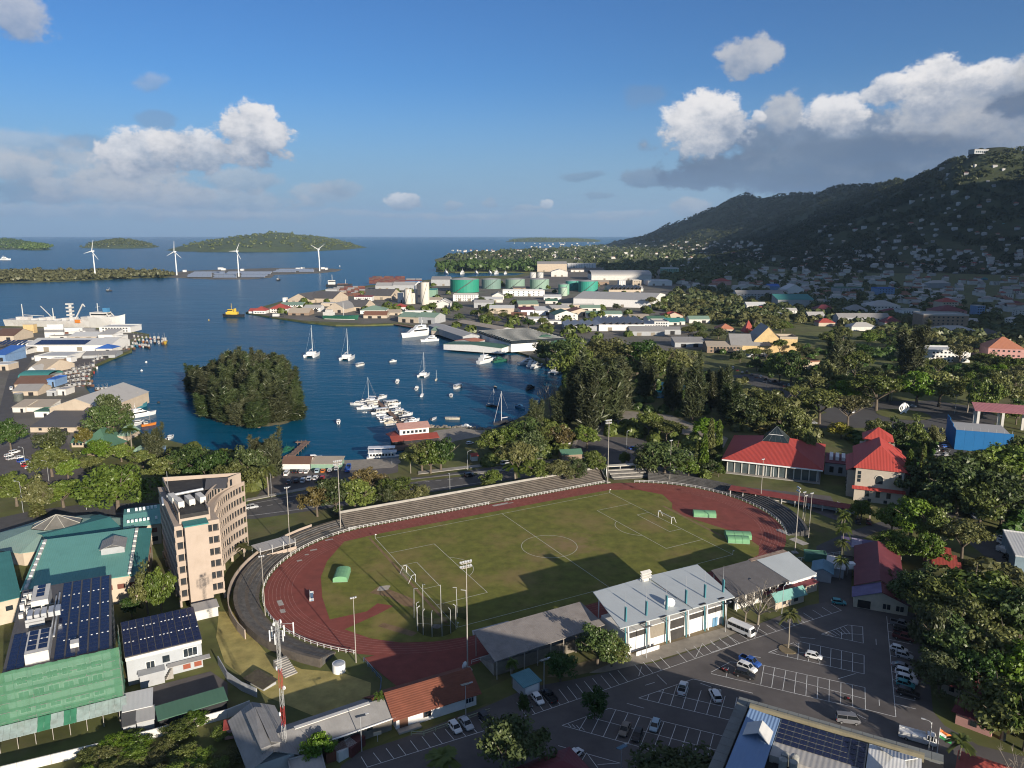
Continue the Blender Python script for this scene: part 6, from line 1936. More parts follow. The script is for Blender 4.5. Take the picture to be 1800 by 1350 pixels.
# motorcycles
MBIKE = None
def mo_(x,y,d,label,group=None):
 p = at(x,y,.06)
 q = at(*d[1]) - at(*d[0])
 t = th_('motorcycle',label,'motorcycle',p,atan2(q.y,q.x),group)
 for s in (-.62,.62):
  MB().add([(s + .3 * cos(2 * pi * i / 12),e,.3 + .3 * sin(2 * pi * i / 12)) for e in (-.06,.06) for i in range(12)],[(i,12 + i,12 + (i + 1) % 12,(i + 1) % 12) for i in range(12)] + [tuple(range(12)),tuple(range(23,11,-1))]).bl('wheel',TYRE,t)
 MB().bar((-.6,0,.45),(.5,0,.55),.22,.3).bar((.62,0,.3),(.4,0,.95),.08,.08).bl('frame',PAINTS['black'],t)
 MB().box(-.15,.3,-.16,.16,.68,.88).bl('fuel_tank',PAINTS['red'],t)
 MB().box(-.75,-.12,-.15,.15,.72,.82).bl('seat',TYRE,t)
 MB().tube((.42,-.38,1.0),(.42,.38,1.0),.03).bl('handlebar',M_STEEL,t)
mo_(1270,1180,((1265,1178),(1275,1183)),'dark motorcycle parked on the hatched tip of the bays',None)
mo_(1276,1182,((1270,1180),(1282,1185)),'motorcycle parked right beside the other on the hatched tip')
mo_(1490,1232,((1485,1230),(1496,1234)),'lone red tanked motorcycle in the long bay row')
# ------------------------------------------------------------------ harbour: boats, ships, piers
M_HULL = mat('white_hull',(.68,.68,.67),.35,var=.05,spec=.5)
M_DECK = mat('boat_deck',(.5,.47,.42),.7,var=.1)
M_BGLASS = gm_('boat_glass',(.02,.025,.03),.1)
M_SAIL = mat('furled_sail',(.45,.46,.5),.9)
HULLS = {'white': M_HULL}
for k,c in dict(blue=(.06,.2,.36),green=(.02,.11,.07),yellow=(.6,.4,.05),orange=(.55,.18,.03),red=(.36,.045,.035),brown=(.17,.09,.055),dark=(.03,.033,.04),teal=(.06,.22,.27),cream=(.55,.5,.4)).items():
 HULLS[k] = mat('hull_' + k,c,.5,var=.12,dirt=.2,dscale=.5)
def hull(mb,L,B,H,draft=.3,y=0.0,fine=.5):
 secs = []
 for u,w,dz in ((-.5,.78,.0),(-.3,.95,-.03),(0,1,-.03),(.22,.86,.02),(.38,.5,.1),(.46,.22,.17),(.5,.03,.22)):
  b = B / 2 * w
  x = L * u
  z1 = H * (1 + dz)
  secs.append([(x - (.04 * L if u > .3 else 0),y - b * fine,-draft * (1 if u < .3 else .6)),(x - (.04 * L if u > .3 else 0),y + b * fine,-draft * (1 if u < .3 else .6)),(x,y + b,z1),(x,y - b,z1)])
 return loft(mb,secs)
def bp_(kind):
 t = bpy.data.objects.new(kind,None)
 COL.objects.link(t)
 t.location = (0,-950,SEA)
 t['category'] = {'catamaran': 'catamaran','sailing_yacht': 'yacht','motor_yacht': 'yacht','fishing_boat': 'fishing boat'}.get(kind,'boat')
 if kind == 'catamaran':
  for s in (-1,1):
   hull(MB(),13,1.9,1.6,.4,s * 2.8).bl('hull',M_HULL,t)
  MB().box(-5.6,2.5,-2.6,2.6,1.0,1.62).bl('bridge_deck',M_HULL,t)
  loft(MB(),[carsec(-3.5,5.0,1.6,2.9,.3),carsec(-1,5.2,1.6,3.2,.3),carsec(2.0,4.4,1.6,2.9,.3),carsec(3.2,3.6,1.6,1.9,.1)]).bl('cabin',M_HULL,t)
  MB().box(-1.5,2.5,-2.55,2.55,2.2,2.7).bl('window',M_BGLASS,t)
  MB().tube((.8,0,2.5),(.8,0,19),.13,8,.08).bl('mast',M_WHITE,t)
  MB().tube((.8,0,4.6),(-4.8,0,4.4),.3,8).bl('boom',M_SAIL,t)
  MB().tube((6.2,0,1.6),(.8,0,18),.03,4).tube((-5.5,2.5,1.6),(.8,0,18.6),.03,4).tube((-5.5,-2.5,1.6),(.8,0,18.6),.03,4).bl('stay',M_STEEL,t)
  MB().box(2.5,5.6,-1.9,1.9,1.2,1.25).bl('trampoline',mat('net_dark',(.1,.1,.1),.9),t)
 elif kind == 'sailing_yacht':
  hull(MB(),10,3.0,1.1,.5).bl('hull',M_HULL,t)
  loft(MB(),[carsec(-2,1.9,1.0,1.6,.15),carsec(1.0,1.8,1.0,1.6,.15),carsec(2.2,1.2,1.0,1.2,.05)]).bl('cabin',M_HULL,t)
  MB().box(-1.6,.9,-.97,.97,1.25,1.45).bl('window',M_BGLASS,t)
  MB().tube((.8,0,1.4),(.8,0,14),.1,8,.06).bl('mast',M_WHITE,t)
  MB().tube((.8,0,2.6),(-3.4,0,2.5),.2,8).bl('boom',M_SAIL,t)
  MB().tube((4.6,0,1.2),(.8,0,13.5),.07,5).tube((-4.8,0,1.1),(.8,0,13.8),.02,4).bl('stay',M_SAIL,t)
 elif kind == 'motor_boat':
  hull(MB(),7.2,2.5,1.0,.3).bl('hull',M_HULL,t)
  MB().box(-3.2,.8,-.95,.95,.82,.9).bl('deck',M_DECK,t)
  loft(MB(),[carsec(-1.2,1.9,1.0,1.95,.15),carsec(.6,1.8,1.0,1.95,.15),carsec(1.6,1.5,1.0,1.2,.08)]).bl('cabin',M_HULL,t)
  MB().box(-1.25,.8,-.97,.97,1.4,1.75).bl('window',M_BGLASS,t)
  MB().box(-3.9,-3.4,-.3,.3,.3,1.3).bl('outboard',HULLS['dark'],t)
 elif kind == 'canopy_boat':
  hull(MB(),9.5,2.8,1.0,.3).bl('hull',M_HULL,t)
  MB().box(-4.2,2.4,-1.3,1.3,2.5,2.65).bl('canopy',M_HULL,t)
  for i in range(5):
   for s in (-1,1):
    MB().box(-4.1 + i * 1.6,-4.0 + i * 1.6,s * 1.2 - .05,s * 1.2 + .05,.9,2.5).bl('post',M_WHITE,t)
  MB().box(-4,2.3,-1.05,1.05,.9,1.4).bl('bench',M_DECK,t)
  loft(MB(),[carsec(2.3,2.0,1.0,1.9,.15),carsec(3.4,1.4,1.0,1.25,.08)]).bl('windscreen',M_BGLASS,t)
 elif kind == 'open_boat':
  hull(MB(),5.6,2.1,.75,.25).bl('hull',M_HULL,t)
  MB().box(-2.5,1.2,-.75,.75,.5,.66).bl('floor',M_DECK,t)
  for x in (-1.6,-.2,1.0):
   MB().box(x,x + .35,-.85,.85,.6,.8).bl('bench',M_DECK,t)
  MB().box(-3.1,-2.7,-.25,.25,.2,1.2).bl('outboard',HULLS['dark'],t)
 elif kind == 'motor_yacht':
  hull(MB(),20,5.0,2.2,.6).bl('hull',M_HULL,t)
  loft(MB(),[carsec(-7,4.2,2.1,4.2,.3),carsec(2,4.0,2.1,4.2,.3),carsec(5.4,2.8,2.1,2.5,.15)]).bl('saloon',M_HULL,t)
  MB().box(-6,2.8,-2.16,2.16,2.9,3.7).bl('window',M_BGLASS,t)
  loft(MB(),[carsec(-5.5,3.4,4.2,5.9,.25),carsec(-.5,3.2,4.2,5.9,.25),carsec(1.2,2.4,4.2,4.5,.1)]).bl('flybridge',M_HULL,t)
  MB().box(-3,0,-1.72,1.72,4.8,5.4).bl('window',M_BGLASS,t)
  MB().bar((-3.5,0,5.9),(-4.2,0,8.2),.5,.2).tube((-3.8,0,7),(-3.8,0,10),.05).bl('radar_mast',M_HULL,t)
 elif kind == 'fishing_boat':
  hull(MB(),13,4.0,2.0,.5).bl('hull',M_HULL,t)
  MB().box(-5.6,2,-1.6,1.6,1.75,1.85).bl('deck',M_DECK,t)
  loft(MB(),[carsec(-4.6,2.6,1.9,4.3,.12),carsec(-1.2,2.6,1.9,4.3,.12),carsec(-.8,2.4,1.9,3.2,.1)]).bl('wheelhouse',mat('wheelhouse_paint',(.36,.36,.35),.6,dirt=.3,dscale=.6),t)
  MB().box(-4,-1.0,-1.34,1.34,3.1,3.8).bl('window',M_BGLASS,t)
  MB().tube((1.2,0,1.8),(1.2,0,8.5),.1,6).tube((1.2,0,5),(-3,0,7.5),.07,5).tube((1.2,0,7.5),(6,0,2.5),.03,4).bl('mast',M_POLE,t)
  MB().box(2,4,-1,1,1.8,2.5).bl('hatch',HULLS['brown'],t)
 return t
BOATS = {}
def boat(x,y,kind,d,colour=None,label=None,scale=1.0,group=None,top=None,auto=None):
 if kind not in BOATS:
  BOATS[kind] = bp_(kind)
 p = at(x,y,SEA)
 q = at(*d,SEA) - p
 if top is not None and kind in ('catamaran','sailing_yacht'):
  scale = hgt(x,y,top) / {'catamaran': 19,'sailing_yacht': 14}[kind]
 return dup(BOATS[kind],p,atan2(q.y,q.x),label or f"{colour + ' hulled' if colour and colour != 'white' else 'white'} {kind.replace('_', ' ')}",group,auto if auto is not None else label is None,scale,{M_HULL.name: HULLS[colour]} if colour and colour != 'white' else None)
boat(549,626,'catamaran',(565,618),top=571,label='white sailing catamaran at anchor farther left, near the wooded islet')
boat(611,631,'catamaran',(626,623),top=577,label='white sailing catamaran at anchor in the open bay, right of another one')
boat(745,661,'catamaran',(757,654),top=619,label='white sailing catamaran moored in the middle of the small boats')
boat(650,707,'catamaran',(637,707),top=662,label='big white sailing catamaran tied at the outer end of the floating jetty')
boat(977,656,'catamaran',(990,652),top=614,label='white sailing catamaran with a green furled sail close to the wooded shore')
boat(742,696,'sailing_yacht',(746,690),top=667,label='small white sloop between two motor boats in the bay')
boat(767,668,'sailing_yacht',(771,664),top=650,label='tiny cream sloop near the anchored catamaran',colour='cream')
boat(884,745,'sailing_yacht',(868,748),top=686,label='dark sloop with a tall pale mast by the rocky spit',colour='dark')
boat(866,715,'sailing_yacht',(882,716),'dark','old dark wooden sloop with a short raked mast in the bay',.8)
boat(634,643,'canopy_boat',(648,640),label='white covered launch close to the right hand catamaran',scale=1.0)
boat(806,682,'canopy_boat',(818,678),label='white covered launch with an open side beside a moored dinghy',scale=1.05)
boat(691,636,'motor_boat',(699,635),label='small white cabin boat alone in the middle of the bay')
boat(699,672,'motor_boat',(703,664),label='white cabin boat trailing a wake toward the jetty',scale=1.2)
boat(733,684,'motor_boat',(738,677),label='white cabin boat beside the small white sloop',scale=1.1)
boat(793,696,'open_boat',(793,690),label='white open boat in front of the covered launch',scale=1.3)
boat(595,743,'motor_boat',(595,737),label='white cabin boat alone off the wooded islet',scale=1.0)
boat(763,737,'open_boat',(772,733),label='small open skiff off the red roofed restaurant')
boat(795,737,'open_boat',(783,737),label='pair sized open workboat off the rocky spit',scale=1.5,colour='cream')
boat(820,751,'motor_boat',(827,752),label='white boat drawn up against the rocky spit',scale=.9)
boat(871,681,'open_boat',(875,684),label='tiny dark dinghy off the tall wooded shore',scale=.9,colour='dark')
boat(915,717,'motor_boat',(923,719),label='blue hulled runabout close to the wooded shore',scale=1.1,colour='blue')
boat(933,684,'motor_yacht',(945,680),label='dark motor yacht moored off the wooded shore',scale=.55,colour='dark')
boat(856,637,'motor_yacht',(884,631),label='big white motor yacht off the sawtooth roofed sheds',scale=1.15)
boat(880,636,'motor_yacht',(895,634),label='green hulled motor yacht alongside the big white one',scale=.75,colour='green')
boat(925,640,'motor_yacht',(912,641),label='farther of three white motor yachts moored by the green roofed shed',scale=.8)
boat(936,643,'motor_yacht',(950,638),label='middle one of three white motor yachts by the green roofed shed',scale=.8)
boat(944,646,'motor_yacht',(956,643),label='nearest of three white motor yachts by the green roofed shed',scale=.8)
boat(732,591,'motor_yacht',(715,593),label='long white charter ship with a tall mast at the green roofed quay',scale=1.9)
p = at(724,591,SEA)
boat(755,600,'motor_yacht',(742,601),label='white motor yacht at the quay behind the long charter ship',scale=.95)
boat(10,457,'motor_yacht',(14,457),label='white ship far out beyond the wooded spit',scale=2.2)
boat(490,493,'fishing_boat',(498,492),'dark','dark boat under way off the solar panel island',1.3)
boat(597,469,'motor_boat',(600,470),None,'tiny white boat beyond the tip of the solar panel island',2.0)
boat(192,512,'fishing_boat',(196,512),'dark','tiny dark boat alone in the open channel',.9)
for x in (785,812,838,862,872,888):
 boat(x,482,'motor_yacht',(x + (6 if x % 4 else -6),483),None,None,1.1 + (x % 3) * .2,'white boats moored below the far grove')
boat(508,792,'motor_yacht',(518,788),label='white and green cabin boat inside the small wooden pier',scale=.42,colour='green')
boat(551,807,'motor_boat',(563,806),label='white boat with two raised rods at the sea wall',scale=1.1)
boat(507,803,'open_boat',(515,799),label='orange red dinghy at the root of the small wooden pier',scale=1.1,colour='orange')
boat(240,718,'fishing_boat',(257,714),'teal','pale blue hulled boat with a tall mast at the tree covered quay',1.2)
boat(249,732,'motor_yacht',(272,728),label='long low white yacht at the tree covered quay',scale=.85)
boat(244,746,'motor_boat',(255,742),label='white boat moored beside the orange boat',scale=1.3)
boat(262,748,'fishing_boat',(275,746),'orange','bright orange boat at the quay below the big tree',.6)
boat(300,771,'motor_boat',(305,768),label='pale boat behind the small casuarina at the shore',scale=1.0)
# boats along the floating jetty
J0,J1 = (663,706),(707,748)
cols = ['white','white','white','white','cream','white','white','dark','white']
k = 0
for s in (-1,1):
 for i in range(12):
  u = (i + .4) / 12
  x,y = lerp2(J0,J1,u)
  off = (15 + (i * 7 % 5)) * s
  kind = ('motor_boat','open_boat','motor_boat','canopy_boat')[(i * 3 + (s > 0)) % 4]
  boat(x + off * 1.0,y - off * .12,kind,(x + off * 3,y - off * .4),cols[(k * 4) % 9],None,.85 + (i % 3) * .15,'boats tied along the floating jetty')
  k += 1
for x,y,d in ((640,719,(628,720)),(628,712,(616,712)),(672,700,(684,697)),(690,712,(702,709)),(716,731,(728,728)),(725,741,(738,739))):
 boat(x,y,'motor_boat',d,'white',None,1.25,'boats tied along the floating jetty')
def pier(name,label,a,b,w,z=.3,m=None,n=None):
 A,B = at(*a,SEA),at(*b,SEA)
 d = B - A
 L_ = d.length
 t = th_(name,label,'pier',A,atan2(d.y,d.x))
 n = n or max(3,round(L_ / 4))
 for i in range(n):
  MB().box(i * L_ / n + .03,(i + 1) * L_ / n - .03,-w / 2,w / 2,z + .9,z + 1.15).bl('deck_section',m or mat('pier_planks',(.2,.13,.1),.9,var=.25,stripe=(0,.3,.02)),t)
  for s in (-1,1):
   MB().cyl((i + .5) * L_ / n,s * w * .45,-1.5,z + 1.6,.14,7).bl('pile',mat('pier_pile',(.12,.09,.07),.9),t)
 return t
pier('floating_jetty','narrow brown floating jetty with boats tied along both sides',(660,704),(709,749),2.6,-.4)
pier('wooden_pier','small reddish wooden pier at the sea wall by the shore car park',(512,806),(540,780),3.2,.2)
pier('wooden_pier','short cross head of the reddish wooden pier',(520,781),(540,780),2.2,.2)
pier('old_jetty','dark piled jetty in front of the green roofed quay sheds',(694,571),(740,579),7,.2)
# fish harbour: rafts of fishing boats
RC = ['white','blue','dark','green','white','brown','red','brown','orange','dark','teal','white','brown','brown']
k = 0
for (x0,y0,x1,y1,n,d,g,sc) in ((236,595,286,599,8,(0,10),'fishing boats rafted off the quay end',1.0),(238,601,286,605,8,(0,10),'fishing boats rafted off the quay end',1.0),(235,608,262,612,6,(6,6),'fishing boats rafted off the quay end',1.0),
          (205,620,234,614,4,(12,3),'fishing boats along the open shed quay',1.05),(166,639,202,626,6,(12,3),'fishing boats along the open shed quay',1.05),
          (132,655,166,648,5,(12,2),'dark fishing boats packed in the quay corner',1.0),(118,662,160,656,6,(12,2),'dark fishing boats packed in the quay corner',1.0),(114,669,158,663,6,(12,2),'dark fishing boats packed in the quay corner',1.0),(112,676,158,671,6,(12,2),'dark fishing boats packed in the quay corner',1.0),(124,684,160,679,5,(12,2),'dark fishing boats packed in the quay corner',.95),
          (174,688,196,690,4,(10,2),'red hulled boats behind the big warehouse',.9),(216,697,234,705,4,(8,3),'boats half hidden behind the tall quay tree',.95)):
 for i in range(n):
  x,y = lerp2((x0,y0),(x1,y1),i / max(1,n - 1))
  c = RC[(k * 5) % 14] if 'dark' not in g and 'red' not in g else ('brown','white','red','dark','brown')[k % 5]
  boat(x,y,'fishing_boat',(x + d[0] + R.uniform(-2,2),y + d[1] + R.uniform(-1,1)),c,None,sc * R.uniform(.6,.85),g)
  k += 1
boat(290,604,'fishing_boat',(290,610),'yellow','yellow hulled boat, outermost of the raft off the quay',1.25)
# buoys
for x,y,c,l in ((386,632,'white',''),(248,645,'white','one of two white mooring floats off the fish quay, nearer'),(249,652,'white','nearer white mooring float off the packed fish quay'),(257,637,'white','farther white mooring float off the packed fish quay'),(279,708,'dark','dark round mooring buoy off the tree covered quay'),(367,563,'yellow','small yellow float near the yellow tug'),(522,737,'white','')):
 if l and 'nearer' != l[-6:]:
  t = th_('mooring_buoy',l,'buoy',at(x,y,SEA))
  MB().cyl(0,0,-.3,.35,.9,10).cyl(0,0,.35,1.1,.9,10,.25).bl('float',HULLS[c],t)
# tug
t = th_('tug','yellow decked harbour tug with a dark hull at the tip of the quay','tug',at(410,557,SEA),pi)
sc = 1.0
hull(MB(),27,9.5,3.4,.8).bl('hull',HULLS['dark'],t)
MB().box(-6,8,-3.2,3.2,3.2,6.4).bl('deckhouse',HULLS['yellow'],t)
MB().box(-1,6,-2.6,2.6,6.4,9.6).bl('wheelhouse',HULLS['yellow'],t)
MB().box(-.5,6.1,-2.7,2.7,7.8,9.0).bl('window',M_BGLASS,t)
for s in (-1,1):
 MB().box(-3.5,-2,s * 2 - .5,s * 2 + .5,6.4,10.5).bl('funnel',HULLS['yellow'],t)
MB().tube((1.5,0,9.6),(1.5,0,17),.2).bar((1.5,-2,13),(1.5,2,13),.2,.2).bl('mast',HULLS['yellow'],t)
# big white factory ship behind the fish port
a,b = at(2,577,SEA),at(212,581,SEA)
L_ = (b - a).length
t = th_('factory_ship','long white fish factory ship with masts, derricks and an after bridge at the far quay','ship',(a + b) / 2 + Vector((0,12,0)),atan2((b - a).y,(b - a).x))
hull(MB(),L_,16,9.0,1.5).bl('hull',mat('ship_white',(.54,.53,.51),.55,var=.08,dirt=.45,dscale=.12,dcol=(.3,.22,.15)),t)
SH = mat('ship_white')
hull(MB(),L_ * .34,16.6,13.5,1.0).bl('bow_hull',SH,t,loc=(L_ * .333,0,0))
MB().box(L_ * .22,L_ * .42,-6.5,6.5,8.5,14).bl('bridge_deck',SH,t)
MB().box(L_ * .24,L_ * .36,-6,6,14,18.5).bl('bridge',SH,t)
MB().box(L_ * .25,L_ * .362,-6.1,6.1,15.5,17).bl('window',M_BGLASS,t)
MB().box(L_ * .33,L_ * .37,-2,2,18.5,23).bl('funnel',HULLS['blue'],t)
MB().tube((L_ * .28,0,18),(L_ * .28,0,28),.4).bar((L_ * .28,-3,24),(L_ * .28,3,24),.4,.3).bl('mast',SH,t)
MB().box(-L_ * .40,-L_ * .3,-4,4,8,12).bl('forecastle',SH,t)
for x,h in ((-.36,26),(-.1,22)):
 MB().tube((L_ * x,0,8),(L_ * x,0,h),.6,8,.4).bl('mast',SH,t)
m_ = MB().cyl(L_ * .05,0,8,27,1.6,8)
for k in range(4):
 m_.box(L_ * .05 - 3.2,L_ * .05 + 2.2,-3,3,14 + k * 4,15.6 + k * 4)
m_.bl('lattice_tower',SH,t)
MB().bar((L_ * .08,0,9),(L_ * .16,0,27),1.1,1.1).bar((L_ * .16,0,27),(L_ * .175,0,24),.9,.9).bl('crane_jib',SH,t)
MB().bar((-L_ * .1,0,10),(-L_ * .2,0,24),.6,.6).bar((L_ * .12,0,11),(L_ * .24,0,13),.6,.6).bar((-L_ * .35,0,14),(-L_ * .18,0,13),.5,.5).bl('derrick',SH,t)
for k in range(7):
 MB().box(-L_ * .27 + k * L_ * .065,-L_ * .235 + k * L_ * .065,-4,4,8.5,10.5 + (k % 3)).bl('deck_house',SH,t)
MB().box(L_ * .12,L_ * .16,-8.2,-6.5,7,10.5).bl('lifeboat',HULLS['orange'],t)
MB().bar((L_ * .42,-4,9),(L_ * .37,-4,17),.8,.8).bar((L_ * .42,4,9),(L_ * .37,4,17),.8,.8).bl('stern_gantry',SH,t)
# dark coaster and the green and white ship on the slip
t = th_('coaster','dark hulled coaster with a pale bridge passing behind the container yard','ship',at(597,504,SEA),.15)
hull(MB(),52,11,5,1).bl('hull',HULLS['dark'],t)
MB().box(-22,-8,-4.5,4.5,4.5,13).bl('bridge',SH,t)
MB().box(-21,-7.9,-4.6,4.6,10,11.8).bl('window',M_BGLASS,t)
MB().tube((-14,0,13),(-14,0,24),.4).tube((12,0,5),(12,0,14),.4).bl('mast',SH,t)
MB().box(-4,16,-4,4,4.8,6.2).bl('hatch',HULLS['brown'],t)
t = th_('slipped_ship','green hulled ship with a white bridge laid up on the slip at the quay point','ship',at(600,561,0),atan2((at(640,560) - at(560,558)).y,(at(640,560) - at(560,558)).x))
hull(MB(),46,9,4.6,.5).bl('hull',HULLS['green'],t)
MB().box(-22,-10,-3.8,3.8,4.4,8.5).bl('bridge',SH,t)
MB().box(-19,-12,-3.2,3.2,8.5,11).bl('wheelhouse',SH,t)
MB().tube((3,0,4),(3,0,20),.3).bl('mast',SH,t)
MB().box(-20,18,-4.2,4.2,-.2,.6).bl('cradle',M_OFFW,t)
t = th_('work_boat','grey workboat moored at the low end of the quay point','boat',at(487,559,SEA),0)
hull(MB(),18,5,2.2,.5).bl('hull',HULLS['dark'],t)
MB().box(-5,3,-2,2,2,5.4).bl('wheelhouse',SH,t)
# restaurant on the causeway and the white houseboat
t,W,D = br_('waterside_restaurant','white two storey waterside restaurant with a pale pink roof above a red lower roof','restaurant',(700,750),(757,745),(752,735),8.6,7.2,roof='gable',rise=1.6,wall='bright',roofm=mat('pink_tile_roof',(.42,.24,.2),.8,var=.12,stripe=(0,.6,.02)),oh=.8)
wn_(t,W,D,'f',6,4.6,1.3,1.3)
wn_(t,W,D,'f',2,1.2,1.3,1.5)
wn_(t,W,D,'l',2,4.6,1.2,1.3)
MB().slab([(-W / 2 - 5,-D / 2 - 5.5,2.6),(W / 2 + 4,-D / 2 - 5.5,2.6),(W / 2 + 4,-D / 2 - .1,4.0),(-W / 2 - 5,-D / 2 - .1,4.0)],.2).slab([(-W / 2 - 5,-D / 2,4.0),(-W / 2 - .1,-D / 2,4.0),(-W / 2 - .1,D / 2,4.0),(-W / 2 - 5,D / 2,2.6)],.2).bl('lower_roof',mat('red_lower_roof',(.25,.055,.04),.7,var=.15),t)
MB().box(-W / 2 - 4.6,W / 2 + 3.6,-D / 2 - 5,-D / 2 + .05,-1.4,2.4).bl('lower_wall',M_DARK,t)
MB().box(-W / 2 - 6.5,W / 2 + 3.6,-D / 2 - 8,-D / 2 - 4.9,-1.4,.5).bl('deck',mat('pier_planks',(.2,.13,.1)),t)
t = th_('houseboat','white two deck houseboat moored at the sea wall','houseboat',at(676,806,SEA),.12)
hull(MB(),16,4.5,1.2,.4).bl('hull',M_HULL,t)
MB().box(-7,5,-1.9,1.9,1.1,3.3).bl('cabin',M_HULL,t)
MB().box(-7.4,5.6,-2.2,2.2,3.3,3.5).bl('upper_deck',M_HULL,t)
for i in range(8):
 MB().box(-6.5 + i * 1.4,-5.6 + i * 1.4,-1.95,-1.85,1.8,2.8).bl('window',M_BGLASS,t)
for i in range(5):
 MB().box(-7 + i * 2.8,-6.9 + i * 2.8,-2,-1.9,3.5,5.4).bl('post',M_WHITE,t)
MB().box(-7.4,5,-2.2,2.2,5.4,5.55).bl('canopy',M_HULL,t)
# rocks of the spit
rk = []
for i in range(3):
 mb = MB()
 n = 7
 vs = []
 for a in range(n):
  vs.append((R.uniform(.6,1.1) * cos(a * 6.283 / n),R.uniform(.6,1.1) * sin(a * 6.283 / n),R.uniform(-.2,.1)))
 for a in range(n):
  vs.append((R.uniform(.3,.7) * cos(a * 6.283 / n),R.uniform(.3,.7) * sin(a * 6.283 / n),R.uniform(.5,.9)))
 mb.add(vs,[(a,(a + 1) % n,n + (a + 1) % n,n + a) for a in range(n)] + [tuple(range(n,2 * n))])
 rk.append(mb.mesh('rock',M_ROCK))
for i in range(90):
 u = R.random()
 x,y = lerp2((752,752),(862,757),u)
 p = at(x + R.uniform(-2,2),y + R.uniform(-2.5,1.5),SEA + .3)
 o = put('boulder',rk[i % 3],None,p,R.uniform(0,6),R.uniform(.8,1.9))
 tag(o,'grey boulder in the rock edge of the causeway spit','rock','boulders along the causeway spit')
# wind turbines
for x,yb,yh,r0,bl,lab in ((168,489,441,.3,17,'leftmost one standing among the trees of the spit'),(311,484,442,.1,16,'one at the end of the trees beside the solar panels'),(420,487,441,.5,14,'one in the middle of the solar panels'),(562,477,438,1.0,14,'one at the far tip of the solar panel island')):
 b = at(x,yb,SEA + 1)
 h = hgt(x,yb,yh)
 t = th_('wind_turbine','white three bladed wind turbine, ' + lab,'wind turbine',b,-.35,'wind turbines')
 MB().cyl(0,0,0,h - 1,1.6,12,.9).bl('tower',M_WHITE,t)
 MB().box(-1.2,1.2,-2.4,3.2,h - 1.2,h + 1.2).bl('nacelle',M_WHITE,t)
 MB().cyl(0,0,-1.2,1.2,1.2,10,.5).bl('hub',M_WHITE,t).location = (0,-3.2,h)
 R_ = bl / FPX * b.y * 1.15
 for k in range(3):
  a = r0 + k * 2 * pi / 3
  c,s = sin(a),cos(a)
  pts = [(0,.7),(.12,1.1),(.3,.9),(1,.2)]
  mb = MB()
  secs = []
  for f,w in pts:
   px_,pz_ = c * R_ * f,s * R_ * f
   secs.append([(px_ + s * w,-3.3,h + pz_ - c * w),(px_ - s * w,-3.3,h + pz_ + c * w),(px_ - s * w,-2.9,h + pz_ + c * w),(px_ + s * w,-2.9,h + pz_ - c * w)])
  loft(mb,secs).bl('blade',M_WHITE,t)
M_SP = mat('far_solar_panel',(.26,.3,.36),.3,var=.1,spec=.5)
for i,(x0,x1,y) in enumerate(((330,372,487),(376,416,488),(424,466,487.5),(330,372,484.5),(376,416,485),(424,470,484.8),(335,372,482),(376,416,482),(424,476,482),(340,395,479.5),(400,478,479.5),(480,520,478.5),(526,552,478),(485,552,476),(490,550,474.5))):
 a,b = at(x0,y,.5),at(x1,y,.5)
 t = th_('solar_table','long pale blue solar panel row','solar array',a,0,'solar rows on the wind turbine island',True)
 L_ = (b - a).length
 n = 5
 for k in range(n):
  MB().slab([(k * L_ / n + .3,-6,.6),((k + 1) * L_ / n - .3,-6,.6),((k + 1) * L_ / n - .3,6,3.4),(k * L_ / n + .3,6,3.4)],.15).bl('panel',M_SP,t)
 MB().box(0,L_,-.3,.3,0,1.9).bl('rack',M_STEEL,t)
for x,y,w in ((325,478,5),(388,473.5,8),(393,475,7),(426,476,5),(524,474,7),(532,473,5),(568,473,6),(574,474,4)):
 p = at(x,y,.3)
 bd_('substation_hut','small white hut','hut',p,0,w / FPX * p.y,9,5,'flat',.4,'bright','white',0,group='huts on the wind turbine island',auto=True)
# ------------------------------------------------------------------ industrial shore, port, town, hillside
WN = {'bright': 'white','white': 'pale'}
def ind(f,x0,x1,yb,ye,D,roof,rise,wall,roofm,what='shed',rot=0.0,win=0,label=None,name=None):
 (a,b),(c,_),(e,g) = f(x0,yb),f(x1,yb),f((x0 + x1) / 2,ye)
 A,B = at(a,b),at(c,b)
 W = (B - A).length
 h = max(2.6,hgt(e,b,g))
 M = (A + B) / 2 + Vector((-sin(rot),cos(rot),0)) * D / 2
 big = 'large ' if W > 60 else 'small ' if W < 16 else ''
 rk = {'gable': 'gabled','gabley': 'gable fronted','hip': 'hipped','flat': 'flat','shed': 'sloping','saw': 'sawtooth','barrel': 'curved','pyramid': 'pyramid'}[roof]
 t = bd_(name or what.split()[-1],label or f'{big}{WN.get(wall, wall)} {what}, {rk} {roofm} roof',what.split()[-1],M,rot,W,D,h,roof,rise,wall,roofm,.4,auto=label is None)
 if win:
  fl = max(1,round(h / 3.3))
  for k in range(fl):
   wn_(t,W,D,'f',win,1 + k * h / fl,min(1.6,W / win * .6),1.3)
 if D > 9 and what not in ('house','theatre','frame','chapel'):
  for u in ((-.3,.1) if W > 26 else (.12,)):
   MB().box(u * W,u * W + min(4.5,W * .2),-D / 2 - .12,-D / 2 + .05,0,min(4,h * .7)).bl('door',SHUT if W > 30 else M_DARK,t)
 return t
c5,c3,cl,cp_,c6 = z4(680,440,3.4615),z4(380,440,4.2857),z4(0,400,4),z4(0,600,4),z4(1150,440,2.769)
